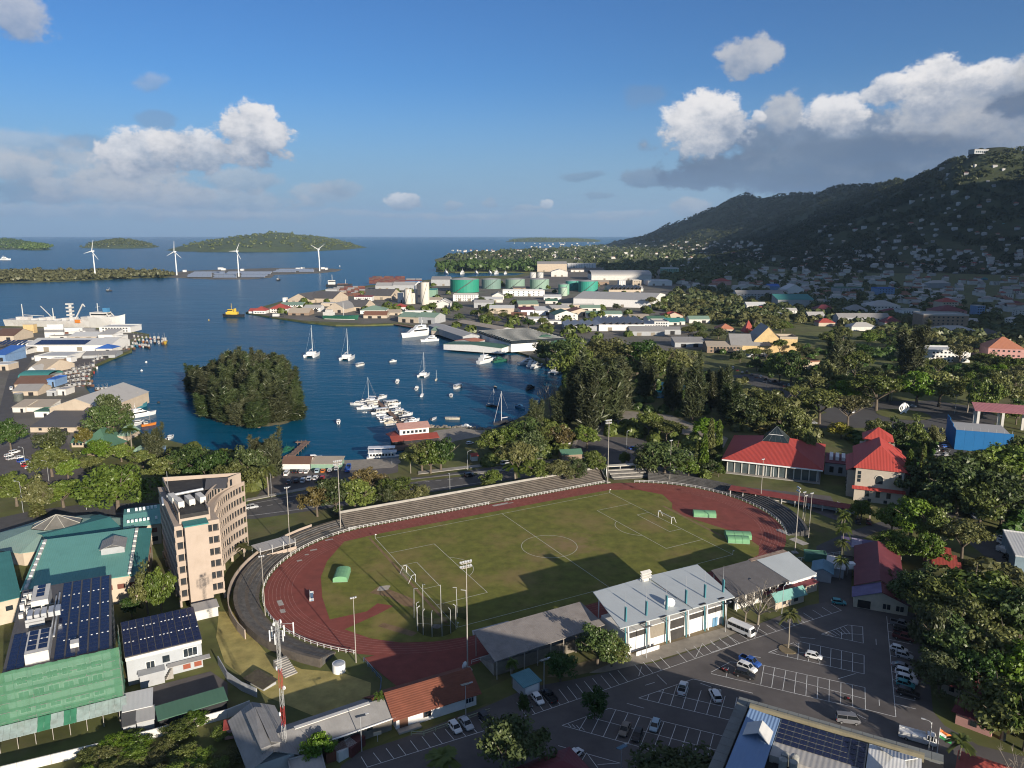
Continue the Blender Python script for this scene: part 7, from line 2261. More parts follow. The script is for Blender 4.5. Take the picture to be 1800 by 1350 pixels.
for q in ((403,555,310,272,22,'flat',1,'bright','pale','office',0,9),(530,650,350,318,26,'gable',3,'grey','pale'),(300,382,352,325,20,'gabley',4,'white','pale'),(562,705,318,298,24,'gable',3,'white','white'),(640,712,300,276,26,'gabley',5,'white','grey'),
   (705,960,280,246,26,'flat',1,'bright','white','warehouse',0,7),(768,845,243,228,18,'gable',2,'brown','dark'),(800,925,352,328,30,'gable',4,'cream','palegreen','shed',.15),(955,1062,302,284,24,'gable',3,'bright','white'),(965,1040,325,308,18,'gable',3,'white','green','shed'),
   (1065,1262,352,332,14,'flat',.6,'cream','pale','block',0,10),(1108,1250,402,374,26,'gabley',4,'cream','rust','shed',.2),(1215,1432,412,388,24,'gable',3,'bright','palegreen','shed',0,8),(1005,1120,392,352,26,'gable',3,'cream','pale','shed',.3),(1020,1165,425,392,26,'gabley',5,'white','green','house',.2,5),
   (900,1010,395,366,26,'shed',3,'bright','white'),(815,905,395,362,22,'shed',2,'bright','maroon','shed',.2),(625,775,388,352,24,'gable',3,'orange_','white'),(758,852,420,396,20,'gable',3,'cream','rust'),(862,978,442,418,20,'flat',.5,'bright','white'),
   (940,1062,448,432,12,'flat',.5,'bright','pale'),(1180,1300,372,350,20,'gable',3,'white','palegreen'),(1080,1300,490,462,40,'saw',3,'grey','white','warehouse'),(1290,1562,492,452,60,'saw',3,'bright','pale','warehouse'),(1555,1705,485,455,34,'flat',1.2,'bright','white','warehouse',0,8),
   (1480,1690,520,492,24,'gable',4,'grey','grey'),(1690,1760,512,495,16,'gable',2,'white','grey'),(1590,1700,445,420,22,'gable',3,'bright','green','shed',.1),(1690,1780,455,436,18,'gable',3,'white','teal'),(1700,1800,420,398,20,'gabley',4,'cream','red'),(1480,1600,430,410,24,'gable',3,'cream','tan'),
   (1245,1610,182,152,90,'barrel',9,'white','pale','warehouse'),(1100,1272,106,82,40,'flat',1,'bright','white','warehouse',0,9),(915,1095,130,82,40,'gable',6,'cream','grey','hall'),(1000,1100,160,130,30,'gabley',6,'white','pale','hall'),(1588,1735,215,188,50,'flat',1,'bright','white','warehouse'),
   (1350,1545,272,240,60,'saw',5,'cream','tan','warehouse'),(1285,1352,210,192,24,'gable',3,'brown','tan'),(1413,1452,222,186,24,'flat',1,'bright','white','block',0,3),(1495,1548,214,184,24,'flat',1,'cream','pale','block',0,4),(1676,1775,160,112,30,'flat',2,'green','white','office',0,6),(1120,1200,132,118,24,'gable',3,'white','dark'),
   (1370,1560,250,232,30,'gable',4,'white','pale')):
 if q[7] == 'orange_':
  q = (*q[:7],'cream',*q[8:])
 ind(c5,*q)
W5 = ind(c5,1128,1620,345,298,120,'gable',6,'bright','pale','warehouse',-.33,label='huge white warehouse with a low pale roof behind the green belt of trees')
# waterfront ranges
br_('quay_warehouse','long pale roofed quay warehouse with a row of roof vents, nearer the water','warehouse',c5(460,515),c5(250,447),c5(318,432),8,6.5,roof='gable',rise=2,wall='grey',roofm='pale')
br_('quay_warehouse','long pale roofed quay warehouse behind the nearer one','warehouse',c5(690,472),c5(420,425),c5(480,415),9,7,roof='gable',rise=2,wall='grey',roofm='tan')
t,W,D = br_('sawtooth_warehouse','big sawtooth roofed white warehouse along the quay','warehouse',c5(545,492),c5(755,558),c5(1025,524),9,7.0,roof='saw',rise=3.4,wall='bright',roofm='white')
br_('quay_shed','long green roofed lean-to on the waterside of the sawtooth warehouse','shed',c5(700,588),c5(760,570),c5(545,512),6,5,roof='gable',rise=1.4,wall='bright',roofm='green')
br_('quay_shed','orange rust roofed end of the long quay lean-to','shed',c5(540,552),c5(600,538),c5(555,510),6,5,roof='gable',rise=1.4,wall='grey',roofm='orange')
ind(c5,830,1080,608,575,34,'hip',7,'white','green','hall',-.1,6,'dark green hipped hall at the end of the sawtooth warehouse')
ind(c5,262,368,515,488,14,'gable',3,'cream','palegreen','shed',-.5)
for q in ((60,200,440,405,30,'gable',4,'cream','palegreen','shed',-.4),(170,300,445,405,26,'gable',4,'grey','palegreen','shed',-.4),(0,80,395,378,20,'gable',3,'cream','tan'),(110,275,392,372,12,'flat',.5,'bright','white')):
 ind(c5,*q)
for q in ((478,650,440,412,26,'gable',3,'bright','palegreen','hall',0,8),(530,720,398,372,50,'gabley',9,'cream','dark','warehouse',-.25),(690,890,395,362,50,'gable',9,'cream','dark','warehouse',-.25),(1110,1320,372,342,50,'gable',9,'cream','dark','warehouse',-.2),(820,980,470,440,40,'gabley',8,'cream','grey','warehouse',-.2),
   (960,1120,455,425,40,'gable',8,'cream','dark','warehouse',-.2),(1040,1172,385,352,20,'flat',.8,'bright','maroon','office',0,8),(540,700,490,470,22,'gable',5,'brown','tan','shed',-.05),(405,535,470,440,22,'hip',6,'white','red','house',0,6),(280,372,478,455,18,'hip',5,'bright','red','house',0,4),
   (245,300,475,458,16,'gable',3,'bright','red'),(660,785,462,432,22,'gable',3,'bright','pale','office',0,6),(790,900,422,400,16,'flat',.5,'cream','pale'),(1085,1275,480,452,28,'hip',5,'bright','palegreen','hall',0,7),(1110,1285,512,488,20,'gable',4,'cream','rust','shed'),
   (1330,1440,452,428,18,'hip',4,'bright','red','house',0,4),(1290,1650,485,468,14,'flat',.5,'bright','palegreen','shed',0,8),(825,912,330,295,24,'flat',.5,'grey','grey','block'),(915,960,338,312,22,'flat',.5,'cream','pale','block'),(1200,1330,300,268,40,'gable',5,'grey','pale','warehouse'),(1330,1490,300,262,40,'gable',5,'grey','pale','warehouse'),
   (1620,1760,268,220,50,'gable',5,'grey','grey','warehouse'),(1660,1765,430,395,24,'gabley',5,'bright','pale'),(1605,1700,395,372,20,'gable',3,'white','tan'),(1600,1658,365,300,30,'flat',.6,'green','teal','block')):
 ind(c3,*q)
t = ind(c3,502,530,392,360,8,'flat',.5,'bright','white','tower',0,label='slim white control tower at the quay point')
# stacked containers behind
CM = [mat('container_' + n,c,.6,var=.1,stripe=(0,.6,.03)) for n,c in (('maroon',(.1,.03,.03)),('rust',(.15,.06,.04)),('grey',(.2,.2,.21)),('white',(.6,.6,.58)),('blue',(.05,.12,.25)),('brown',(.1,.06,.05)))]
CME = {m.name: MB().box(-6.1,6.1,-1.25,1.25,0,2.6).mesh('container',m) for m in CM}
def ct_(p,z,rz,m,label,grp):
 o = put('container',CME[m.name],None,(p.x,p.y,z),rz)
 return tag(o,label,'container',grp)
for (x0,x1,y,f,n,lv,ms) in ((1160,1415,252,c3,9,6,(0,1,0,5)),(900,1110,325,c3,8,5,(0,1,5,2)),(1420,1540,250,c3,5,4,(2,4,0)),(355,420,772,cl,3,5,(3,3,2)),(450,560,738,cl,5,2,(3,3,2)),(580,660,742,cl,4,2,(3,2)),(455,640,752,cl,6,1,(3,1)),(330,450,690,cl,4,2,(4,4,2)),(900,1100,345,c3,7,2,(1,5))):
 for i in range(n):
  p = at(*f(x0 + (x1 - x0) * (i + .5) / n,y))
  for k in range(lv - (i * 7 % 3 == 0)):
   m = CM[ms[(i * 3 + k) % len(ms)]]
   ct_(p,k * 2.62,R.uniform(-.05,.05) + (0 if f is c3 else .1),m,f"{m.name.split('_')[1]} shipping container in the stacks {'behind the quay point' if f is c3 else 'on the fish port quay'}",'stacked containers ' + ('behind the quay point' if f is c3 else 'on the fish port quay'))
# tanks and silos
def tank(f,x0,x1,yt,yb,rgb,label,name='oil_tank'):
 x,y = f((x0 + x1) / 2,yb)
 b = at(x,y)
 r = (f(x1,yb)[0] - f(x0,yb)[0]) / 2 / FPX * b.y
 h = hgt(x,y,f(0,yt)[1])
 t = th_(name,label,'tank' if name == 'oil_tank' else 'silo',(b.x,b.y + r,0))
 m = mat('tank_' + '_'.join(str(int(c * 100)) for c in rgb),rgb,.6,var=.08,dirt=.25,dscale=.05)
 MB().cyl(0,0,0,h,r,28).bl('shell',m,t)
 MB().cyl(0,0,h,h + r * .12,r * 1.01,28,r * .05).bl('tank_roof',ROOFS['pale'],t)
 pts = [((r + .5) * cos(a),(r + .5) * sin(a),h * k / 9) for k,a in enumerate(np.linspace(-2.2,-.9,10))]
 MB().path(pts,r * .03,4).bl('stair',mat('dark_stair',(.1,.12,.11),.7),t)
 return t
GT,PT = (.02,.24,.16),(.2,.3,.24)
tank(c5,380,557,180,258,GT,'largest oil tank, deep green with a pale roof')
tank(c5,575,693,178,236,(.15,.24,.21),'grey green oil tank right of the largest deep green one')
tank(c5,722,840,178,238,PT,'middle one of the three pale green oil tanks in a row')
tank(c5,872,990,178,238,(.22,.33,.26),'rightmost of the three pale green oil tanks in a row')
tank(c5,1090,1172,188,245,(.06,.26,.22),'green oil tank half hidden behind another green tank')
tank(c5,1170,1290,190,256,(.04,.28,.21),'green oil tank with a smooth wall at the end of the tank row')
tank(c5,1045,1112,208,270,(.17,.36,.26),'small mid green tank behind the palest one')
tank(c5,1056,1100,228,278,(.36,.46,.36),'smallest and palest green oil tank')
tank(c5,870,908,135,168,(.5,.5,.48),'white tank above the tank row, left one of two')
tank(c5,916,953,135,168,(.5,.5,.48),'white tank above the tank row, right one of two')
WS = (.6,.55,.47)
tank(c5,202,257,196,332,WS,'tallest pale cement silo','silo')
tank(c5,106,150,238,328,WS,'shorter pale cement silo left of the tallest','silo')
tank(c5,165,188,236,322,WS,'slim pale silo between two wider ones','silo')
tank(c5,146,172,262,326,WS,'lowest slim pale silo at the front of the group','silo')
ind(c5,66,98,318,262,12,'flat',.4,'bright','white','block',0,label='narrow white block left of the cement silos')
p = at(*c5(170,322))
t = th_('conveyor','white bent conveyor pipe over the cement silos','conveyor',p)
h = hgt(*c5(200,322),c5(0,190)[1])
MB().path([(0,4,0),(0,4,h * .8),(6,4,h * .98),(10,4,h * .92)],.7,6).bl('pipe',M_WHITE,t)
tank(cp_,82,146,372,425,(.09,.1,.09),'dark round water tank beside the port road','oil_tank')
for x in (183,215):
 tank(cl,x - 14,x + 14,682,740,(.03,.03,.035),'black upright tank in the yellow frame, ' + ('left' if x < 200 else 'right') + ' one','silo')
t = ind(cl,166,240,742,682,6,'flat',.3,'yellow','pale','frame',0,label='yellow framed gantry behind two black upright tanks')
# fish port
CS = ind(cl,195,775,872,826,36,'gable',4,'bright','white','warehouse',.02,label='long white cold store with two dark solar arrays on its roof')
_h = max(hgt(121,618,606.5),3)
for (x0,x1,nn,lab) in ((-62,-40,6,0),(-30,14,16,1)):
 for i in range(nn):
  x = x0 + i * (x1 - x0) / nn
  MB().slab([(x,-17,_h + .5),(x + (2.4 if lab == 0 else 2.65),-17,_h + .5),(x + (2.4 if lab == 0 else 2.65),-5,_h + 2.9),(x,-5,_h + 2.9)],.1).bl('solar_panel',PGL,CS)
for q in ((700,920,738,702,24,'flat',.8,'bright','white','office',0,9),(695,795,805,752,20,'shed',3,'bright','pale','block'),(810,858,802,768,12,'flat',.5,'bright','white','block'),(580,665,855,805,14,'flat',.5,'bright','white','block'),(490,690,790,765,26,'gable',3,'cream','white'),(660,780,845,808,20,'shed',2,'white','pale'),
   (-40,100,800,760,30,'gable',5,'cream','brown','hall'),(350,470,782,768,14,'flat',.5,'white','grey'),(430,540,870,850,14,'gable',2,'bright','brown','shed',0,6),(120,200,850,815,16,'flat',.5,'bright','white','block'),(95,190,892,862,14,'barrel',2,'white','pale'),(675,790,880,850,14,'hip',3,'white','blue','shed')):
 ind(cl,*q)
for q in ((195,340,225,190,26,'gable',5,'cream','tan','hall',-.25,4),(245,475,140,108,26,'flat',.8,'bright','white','warehouse'),(365,450,150,122,12,'flat',.4,'red_','white'),(470,502,150,115,8,'flat',.3,'bright','white','block'),(195,265,240,205,12,'gabley',3,'bright','pale','house'),(270,335,238,210,10,'flat',.4,'bright','white'),(135,335,282,252,18,'barrel',3,'dark_','teal','shed'),
   (110,325,325,298,18,'gable',4,'cream','brown','shed',.1),(95,265,382,348,16,'gable',3,'cream','grey','shed',.05),(90,180,500,462,12,'shed',2,'white','tan'),(182,345,495,462,12,'shed',2,'white','tan'),(245,350,535,495,10,'flat',.4,'bright','green','block'),(335,390,320,270,14,'flat',.5,'blue','blue','block'),(-60,42,150,95,26,'shed',4,'blue','blue','block'),(-60,62,205,165,12,'flat',.4,'cream','white'),
   (330,395,385,352,10,'flat',.4,'grey','white','block'),(400,465,380,340,10,'flat',.4,'white','pale','block')):
 if q[7].endswith('_'):
  q = (*q[:7],'brown' if q[7] == 'red_' else 'grey',*q[8:])
 ind(cp_,*q)
t = ind(cp_,350,745,555,470,46,'gabley',5.5,'cream','pale','warehouse',-.06,label='big cream gable fronted warehouse with skylights behind the tall quay tree')
for k in range(4):
 MB().slab([(5 + 0,2 - k * 4,17.1),(14,2 - k * 4,14.8),(14,3.2 - k * 4,14.8),(5,3.2 - k * 4,17.1)],.1).bl('skylight',M_DARK,t) if False else None
ind(cp_,525,690,602,545,14,'shed',3,'bright','dark','office',0,7,'white two storey front office with dark arched windows below the big warehouse')
ind(cp_,215,535,640,602,22,'shed',3.5,'cream','dark','shed',0,3,'long blue grey roofed range in front of the big warehouse')
ind(cp_,590,800,118,98,22,'gable',2,'grey','grey','shed',.2,0,'long open grey roofed fish market shed along the quay')
for q in ((505,590,745,708,12,'gable',3,'cream','green','house',0,3),(598,750,740,715,14,'hip',5,'teal_','green','house'),(615,770,805,772,16,'hip',5,'brown','green','restaurant'),(830,900,700,672,12,'hip',4,'cream','palegreen','house'),(918,985,840,805,8,'hip',3,'bright','palegreen','hut'),(1015,1100,815,780,10,'gable',2,'blue','palegreen','hut')):
 if q[7] == 'teal_':
  q = (*q[:7],'green',*q[8:])
 ind(cp_,*q)
# shore row by the car park
ind(z4(430,760,6),400,690,392,325,8,'gable',2,'bright','brown','garage',0,0,'white garage row with roller doors beside the shore car park')
ind(z4(430,760,6),700,1010,392,330,8,'shed',1,'green','tan','shed',0,0,'open pale roofed shed with green walls beside the shore car park')
ind(z4(680,720,4),597,640,362,328,3.5,'gable',.8,'white','red','kiosk',.3,0,'tiny red roofed white kiosk on the shore road')
ind(z4(680,720,4),1228,1375,350,312,6,'gable',1.5,'brown','green','hut',.2,0,'brick hut with a dark green roof behind the straight terrace')
# town to the right
for q in ((258,425,500,468,26,'gable',3,'brown','tan','hall',-.1,9),(375,560,500,462,30,'gable',8,'yellow','grey','theatre',-.12),(485,615,498,440,34,'gabley',12,'yellow','grey','theatre',-.12),(610,692,495,432,20,'flat',2,'yellow','tan','theatre',-.12),(315,395,402,384,20,'hip',5,'cream','orange','house',0,4),(100,250,472,448,16,'shed',3,'grey','grey'),(420,560,520,498,12,'flat',.5,'grey','grey','hall'),
   (705,812,580,545,14,'flat',1,'cream','rust','house',.3),(0,70,388,350,26,'flat',1,'bright','pale','office',0,5),(40,138,335,318,18,'hip',4,'cream','red','house'),(50,150,362,345,18,'gable',3,'white','teal','shed'),(170,270,355,335,18,'gable',3,'white','palegreen','shed'),(0,130,410,385,18,'gable',2,'grey','grey'),
   (945,1037,318,290,20,'hip',6,'white','grey','house',0,4),(1055,1195,312,270,30,'hip',6,'white','pale','house',0,7),(1125,1205,320,300,18,'hip',4,'pink','maroon','house',0,4),(1203,1290,338,292,20,'flat',1,'bright','pale','block',0,6),(1310,1515,398,318,30,'flat',1.5,'brown','pale','office',-.15,8),(1395,1478,300,252,20,'hip',5,'cream','red','house',0,5),(1385,1520,330,296,30,'hip',6,'pink','maroon','house',0,6),
   (1370,1595,418,398,30,'hip',5,'grey','pale','hall'),(1590,1700,440,412,20,'hip',5,'grey','dark','hall'),(1630,1785,545,478,24,'hip',8,'pink','orange','house',-.3,6),(1590,1640,520,492,14,'flat',.5,'pink','maroon','house'),(1335,1530,545,490,24,'flat',1,'bright','white','office',-.1,9),(895,1145,360,326,16,'gable',4,'grey','grey','hall',0,9),(400,632,240,212,24,'gable',5,'grey','grey','hall',0,12),(600,775,275,240,26,'shed',6,'grey','teal','hall'),(1085,1168,228,186,24,'flat',1,'blue','blue','block',0,5),
   (890,1018,212,184,26,'flat',1,'grey','green','block',0,7),(640,728,222,190,30,'gabley',8,'bright','white','hall'),(555,610,195,175,22,'gable',4,'blue','blue','house'),(295,375,170,150,26,'hip',5,'pink','red','house'),(1565,1605,332,272,14,'flat',.6,'blue','pale','block',0,3),(1340,1440,185,160,20,'hip',5,'grey','pale','house'),(800,880,370,352,14,'hip',4,'cream','red','house'),(960,1080,392,372,16,'hip',4,'white','pale','house'),(1120,1205,378,352,16,'hip',6,'white','maroon','house'),
   (790,880,308,286,18,'hip',5,'brown','maroon','house'),(750,830,340,318,16,'gable',4,'grey','pale','house'),(450,545,290,268,18,'gable',4,'white','white','house')):
 ind(c6,*q)
t = ind(c6,440,490,412,402,14,'pyramid',12,'cream','red','chapel',0,0,'small chapel with a steep red pyramid roof beside the yellow theatre')
def hit(px,py):
 d = ray(px,py).normalized()
 t = np.geomspace(500,11000,700)
 g = np.maximum(hill(d.x * t,d.y * t),0)
 k = np.nonzero(CH + d.z * t < g)[0]
 return None if len(k) == 0 else Vector((d.x * t[k[0]],d.y * t[k[0]],g[k[0]]))
# hillside houses: a dozen kinds, each with walls, roof and windows, set down one by one
HP = []
for i,(W,D,h,rf,ri,wl,rm,tx) in enumerate(((15,10,6,'hip',3,'white','pale','white pale hipped house'),(18,11,3.6,'gable',3,'white','pale','low white pale roofed house'),(13,10,6.5,'gabley',3.5,'white','pale','white gable fronted house'),(16,11,6,'hip',3,'cream','red','cream red hipped house'),
             (20,12,9.5,'flat',1,'white','pale','white flat roofed three storey house'),(14,10,4,'gable',3,'grey','grey','grey gabled house'),(16,11,6,'hip',3,'white','maroon','off white maroon roofed house'),(14,10,3.6,'hip',3,'blue','teal','bluish teal roofed house'),
             (24,12,6.5,'gable',3.5,'white','pale','long white gabled house'),(14,10,6,'gable',3,'cream','tan','cream tan roofed house'))):
 t = bd_('hillside_house',tx,'house',(0,-1000 - i * 40,0),0,W,D,h,rf,ri,wl,rm,.7)
 MB().box(-W / 2,W / 2,-D / 2,D / 2,-8,.01).bl('plinth',WALLS['grey'],t)
 for k in range(max(1,int(h // 3))):
  wn_(t,W,D,'f',4,1 + k * 3,1.6,1.4)
  wn_(t,W,D,'l',2,1 + k * 3,1.4,1.4)
 HP.append((t,tx))
pts = []
ZN = (((1180,452,1560,500),60,.9),((1330,470,1700,560),42,.95),((1440,395,1800,470),70,1.0),((1560,340,1800,400),20,1.0),((1600,470,1800,580),34,1.0),((1080,425,1330,448),44,1.3),((790,440,1080,452),40,1.0),((1640,295,1790,330),9,.9))
for (x0,y0,x1,y1),n,sc in ZN:
 got = tries = 0
 while got < n and tries < n * 30:
  tries += 1
  x,y = R.uniform(x0,x1),R.uniform(y0,y1)
  if any(abs(x - a) < 11 * sc and abs(y - b) < 5 for a,b in pts):
   continue
  p = hit(x,y)
  if p is None:
   continue
  if any(abs(p.x - f[0]) < f[3] + 8 and abs(p.y - f[1]) < f[4] + 8 for f in FOOT):
   continue
  pts.append((x,y))
  far = y < 452 and x < 1090
  t,tx = HP[R.choice((3,3,6,1)) if far else R.choice((0,0,1,1,2,2,3,4,5,5,6,7,8,9))]
  dup(t,p,R.uniform(-.6,.6),tx,'houses on the far point' if far else 'houses on the slope and its foot',True,sc * R.uniform(.6,.88))
  FOOT.append((p.x,p.y,0,10,8))
  got += 1
# the rest of the town's roofs, too small to pick apart: one mass
mb,MI = [MB() for _ in range(4)],[]
for i in range(820):
 x,y = (R.uniform(1190,1800),R.uniform(444,575)) if i < 560 else (R.uniform(780,1340),R.uniform(427,456))
 q = hit(x,y)
 if q is None or q.x < 0 and y < 440 or x > 1190 and y > 508 + (x - 1190) * .085 or any(abs(q.x - f[0]) < 14 and abs(q.y - f[1]) < 12 for f in FOOT):
  continue
 w,d,h = R.uniform(4.5,9),R.uniform(4,6),R.uniform(4,8)
 b = mb[3].box(q.x - w,q.x + w,q.y - d,q.y + d,q.z - 8,q.z + h)
 m = mb[i % 3]
 m.slab([(q.x - w - .6,q.y - d - .6,q.z + h),(q.x + w + .6,q.y - d - .6,q.z + h),(q.x + w,q.y,q.z + h + 2.5),(q.x - w,q.y,q.z + h + 2.5)],.2)
 m.slab([(q.x + w + .6,q.y + d + .6,q.z + h),(q.x - w - .6,q.y + d + .6,q.z + h),(q.x - w,q.y,q.z + h + 2.5),(q.x + w,q.y,q.z + h + 2.5)],.2)
al = MB()
for k,m in enumerate(mb):
 al.add(m.v,m.f)
 MI += [k] * len(m.f)
me = al.mesh('town_houses')
for m in (ROOFS['pale'],ROOFS['grey'],ROOFS['rust'],WALLS['white']):
 me.materials.append(m)
me.polygons.foreach_set('material_index',MI)
stuff(put('town_houses',me))
for t,tx in HP:
 THINGS[:] = [q for q in THINGS if q[0] is not t]
 for c in list(t.children_recursive):
  bpy.data.objects.remove(c)
 bpy.data.objects.remove(t)
p = hit(1719,276)
if p is not None:
 bd_('hilltop_house','pale villa standing alone on the summit of the ridge','house',p,.2,54,26,12,'flat',3,'grey','grey',.5,wins=(('f',6,4,5,5),))
# ------------------------------------------------------------------ trees
LM_ = {'broad': lf_('leaf_broad',(.07,.094,.022),(.135,.155,.035)),'dark': lf_('leaf_dark',(.042,.073,.020),(.077,.112,.028)),'bright': lf_('leaf_bright',(.09,.135,.02),(.145,.185,.03)),'rain': lf_('leaf_rain',(.091,.109,.028),(.154,.161,.042)),
  'casu': lf_('leaf_casuarina',(.036,.05,.021),(.07,.083,.032),.12),'column': lf_('leaf_column',(.084,.119,.022),(.140,.168,.034)),'bronze': lf_('leaf_bronze',(.105,.084,.031),(.168,.126,.042)),'palm': lf_('leaf_palm',(.098,.133,.031),(.168,.196,.049)),
  'gold': lf_('leaf_gold',(.224,.210,.021),(.308,.266,.035))}
BARK = mat('bark',(.13,.105,.08),.95,var=.25,scale=2)
PBARK = mat('pale_bark',(.24,.21,.17),.95,var=.2,scale=2)
def quads(P,N,U,w,l,m,name):
 U = U - N * (U * N).sum(1,keepdims=True)
 U /= np.linalg.norm(U,axis=1,keepdims=True) + 1e-9
 V = np.cross(N,U)
 w,l = np.reshape(w,(-1,1)),np.reshape(l,(-1,1))
 vs = np.stack([P - U * l,P + V * w - U * l * .1,P + U * l,P - V * w - U * l * .1],1).reshape(-1,3)
 n = len(P)
 me = bpy.data.meshes.new(name)
 me.vertices.add(4 * n)
 me.vertices.foreach_set('co',vs.astype(np.float32).ravel())
 me.loops.add(4 * n)
 me.loops.foreach_set('vertex_index',np.arange(4 * n,dtype=np.int32))
 me.polygons.add(n)
 me.polygons.foreach_set('loop_start',np.arange(0,4 * n,4,dtype=np.int32))
 me.update(calc_edges=True)
 me.materials.append(m)
 return me
def unit(n,g):
 v = g.normal(size=(n,3))
 return v / np.linalg.norm(v,axis=1,keepdims=True)
def crown_mesh(kind,seed):
 g = np.random.default_rng(seed)
 m = LM_[kind]
 if kind == 'casu':
  P,U = [],[]
  for s in range(12):
   a,r0 = g.uniform(0,6.28),g.uniform(.2,3.3)
   top = g.uniform(8.5,15.5) if s else 16.3
   n = 430
   h = g.uniform(.08,1,n) ** .85
   rr = ((1 - h) ** .6 * 1.75 + .12) * g.uniform(.1,1.1,n) ** .6
   b = g.uniform(0,6.28,n)
   P.append(np.stack([r0 * cos(a) * (.25 + .75 * h) + rr * np.cos(b),r0 * sin(a) * (.25 + .75 * h) + rr * np.sin(b),h * top],1))
   U.append(np.stack([np.cos(b) * .8,np.sin(b) * .8,g.uniform(.2,1.3,n)],1))
  P,U = np.concatenate(P),np.concatenate(U)
  N = unit(len(P),g)
  return quads(P,N,U,g.uniform(.08,.16,len(P)),g.uniform(.5,1.15,len(P)),m,'crown')
 if kind == 'column':
  n = 1500
  h = g.uniform(0,1,n)
  r = (.9 * (1 - h) ** .6 + .12) * g.uniform(.5,1,n)
  b = g.uniform(0,6.28,n)
  P = np.stack([r * np.cos(b),r * np.sin(b),.8 + h * 11],1)
  return quads(P,unit(n,g),np.stack([np.cos(b),np.sin(b),-1.2 + 0 * b],1),.16,.42,m,'crown')
 if kind == 'palm':
  P,N,U,L = [],[],[],[]
  for f in range(22):
   a,e = f * 2.4,g.uniform(-.5,1.25)
   n = 46
   s = np.linspace(.05,1,n)
   ln = 3.1 * g.uniform(.85,1.1)
   hx,hz = ln * s * cos(e * .8),ln * (s * sin(e) - .55 * s ** 2.2)
   for sd_ in (-1,1):
    P.append(np.stack([hx * cos(a) - sd_ * .28 * sin(a),hx * sin(a) + sd_ * .28 * cos(a),8 + hz - .1],1))
    U.append(np.stack([cos(a) * .7 - sd_ * sin(a) + 0 * s,sin(a) * .7 + sd_ * cos(a) + 0 * s,-.45 + 0 * s],1))
    N.append(np.stack([0 * s + .2 * sin(a) * sd_,0 * s,1 + 0 * s],1))
  P,N,U = map(np.concatenate,(P,N,U))
  N /= np.linalg.norm(N,axis=1,keepdims=True)
  return quads(P,N,U,.09,.48,m,'crown')
 flat = {'rain': .3,'bronze': .85}.get(kind,.84)
 nc,nl = (46,95) if kind != 'rain' else (52,80)
 C = unit(nc,g)
 C[:,2] = np.abs(C[:,2]) * 1.2 - (.42 if kind != 'rain' else .1)
 rr = g.uniform(.62,1.0,nc) * (1 + .18 * g.normal(size=nc))
 C = C * rr[:,None] * np.array([4.6,4.6,4.6 * flat])
 zc = 4.9 if kind != 'rain' else 7.2
 C = np.concatenate([C,unit(10,g) * 1.8])
 rad_ = g.uniform(.85,1.75,len(C))
 D = unit(len(C) * nl,g)
 D[:,2] = D[:,2] * .8 + .15
 own = np.repeat(C,nl,0)
 P = own + D * np.repeat(rad_,nl)[:,None] * g.uniform(.55,1.05,len(D))[:,None] * np.array([1,1,.75])
 P[:,2] += zc
 N = D * .75 + unit(len(D),g) * .7 + np.array([0,0,.25])
 N /= np.linalg.norm(N,axis=1,keepdims=True)
 return quads(P,N,unit(len(D),g),g.uniform(.12,.24,len(D)),g.uniform(.22,.42,len(D)),m,'crown')
def trunk_mesh(kind,seed):
 q = random.Random(seed)
 mb = MB()
 if kind == 'palm':
  for k in range(6):
   mb.tube((.1 * sin(k),0,k * 1.35),(.1 * sin(k + 1),0,(k + 1) * 1.35),.24 - .015 * k,7,.225 - .015 * k)
  return mb.mesh('trunk',PBARK)
 if kind == 'column':
  return mb.tube((0,0,0),(0,0,9),.16,6,.05).mesh('trunk',BARK)
 if kind == 'casu':
  mb.tube((0,0,0),(0,0,12),.38,7,.06)
  for k in range(7):
   a = k * 2.4
   mb.tube((0,0,1.5 + k),(2 * cos(a),2 * sin(a),5 + k * 1.2),.13,5,.03)
  return mb.mesh('trunk',BARK)
 bare = kind == 'bare'
 z = 2.6 if kind != 'rain' else 3.4
 mb.tube((0,0,0),(.1,0,z),.36,8,.24)
 for k in range(9 if bare else 6):
  a = k * 6.283 / (9 if bare else 6) + q.uniform(-.4,.4)
  e = Vector((2.5 * cos(a),2.5 * sin(a),z + q.uniform(1.2,3)))
  mb.tube((.1,0,z - .2),e,.2,6,.09)
  for j in range(5 if bare else 2):
   f = e + Vector((q.uniform(-1.8,1.8) + cos(a),q.uniform(-1.8,1.8) + sin(a),q.uniform(.6,2.6)))
   mb.tube(e,f,.09,5,.03)
   if bare:
    for i in range(4):
     mb.tube(f,f + Vector((q.uniform(-1,1),q.uniform(-1,1),q.uniform(.2,1.2))),.04,4,.015)
 return mb.mesh('trunk',PBARK if bare else BARK)
TK = {'broad': (4,'broadleaf_tree','broad crowned green tree',10),'dark': (3,'broadleaf_tree','dark green round tree',10),'bright': (3,'broadleaf_tree','bright green leafy tree',10),'rain': (2,'rain_tree','flat topped olive tree',9.2),'casu': (3,'casuarina','feathery olive casuarina',16.5),
  'column': (1,'columnar_tree','narrow columnar tree',12),'bronze': (1,'broadleaf_tree','bronze brown leaved tree',10),'palm': (2,'palm_tree','palm with arching fronds',9.6),'gold': (1,'broadleaf_tree','yellow flowering tree',10),'bare': (1,'bare_tree','bare branching tree',8.6)}
R0 = {'casu': 4.2,'column': 1.0,'palm': 3.2,'rain': 5.4,'bare': 4.2}
TM = {k: [(crown_mesh(k,11 * i + len(k)) if k != 'bare' else None,trunk_mesh(k,i)) for i in range(v[0])] for k,v in TK.items()}
TREES = []
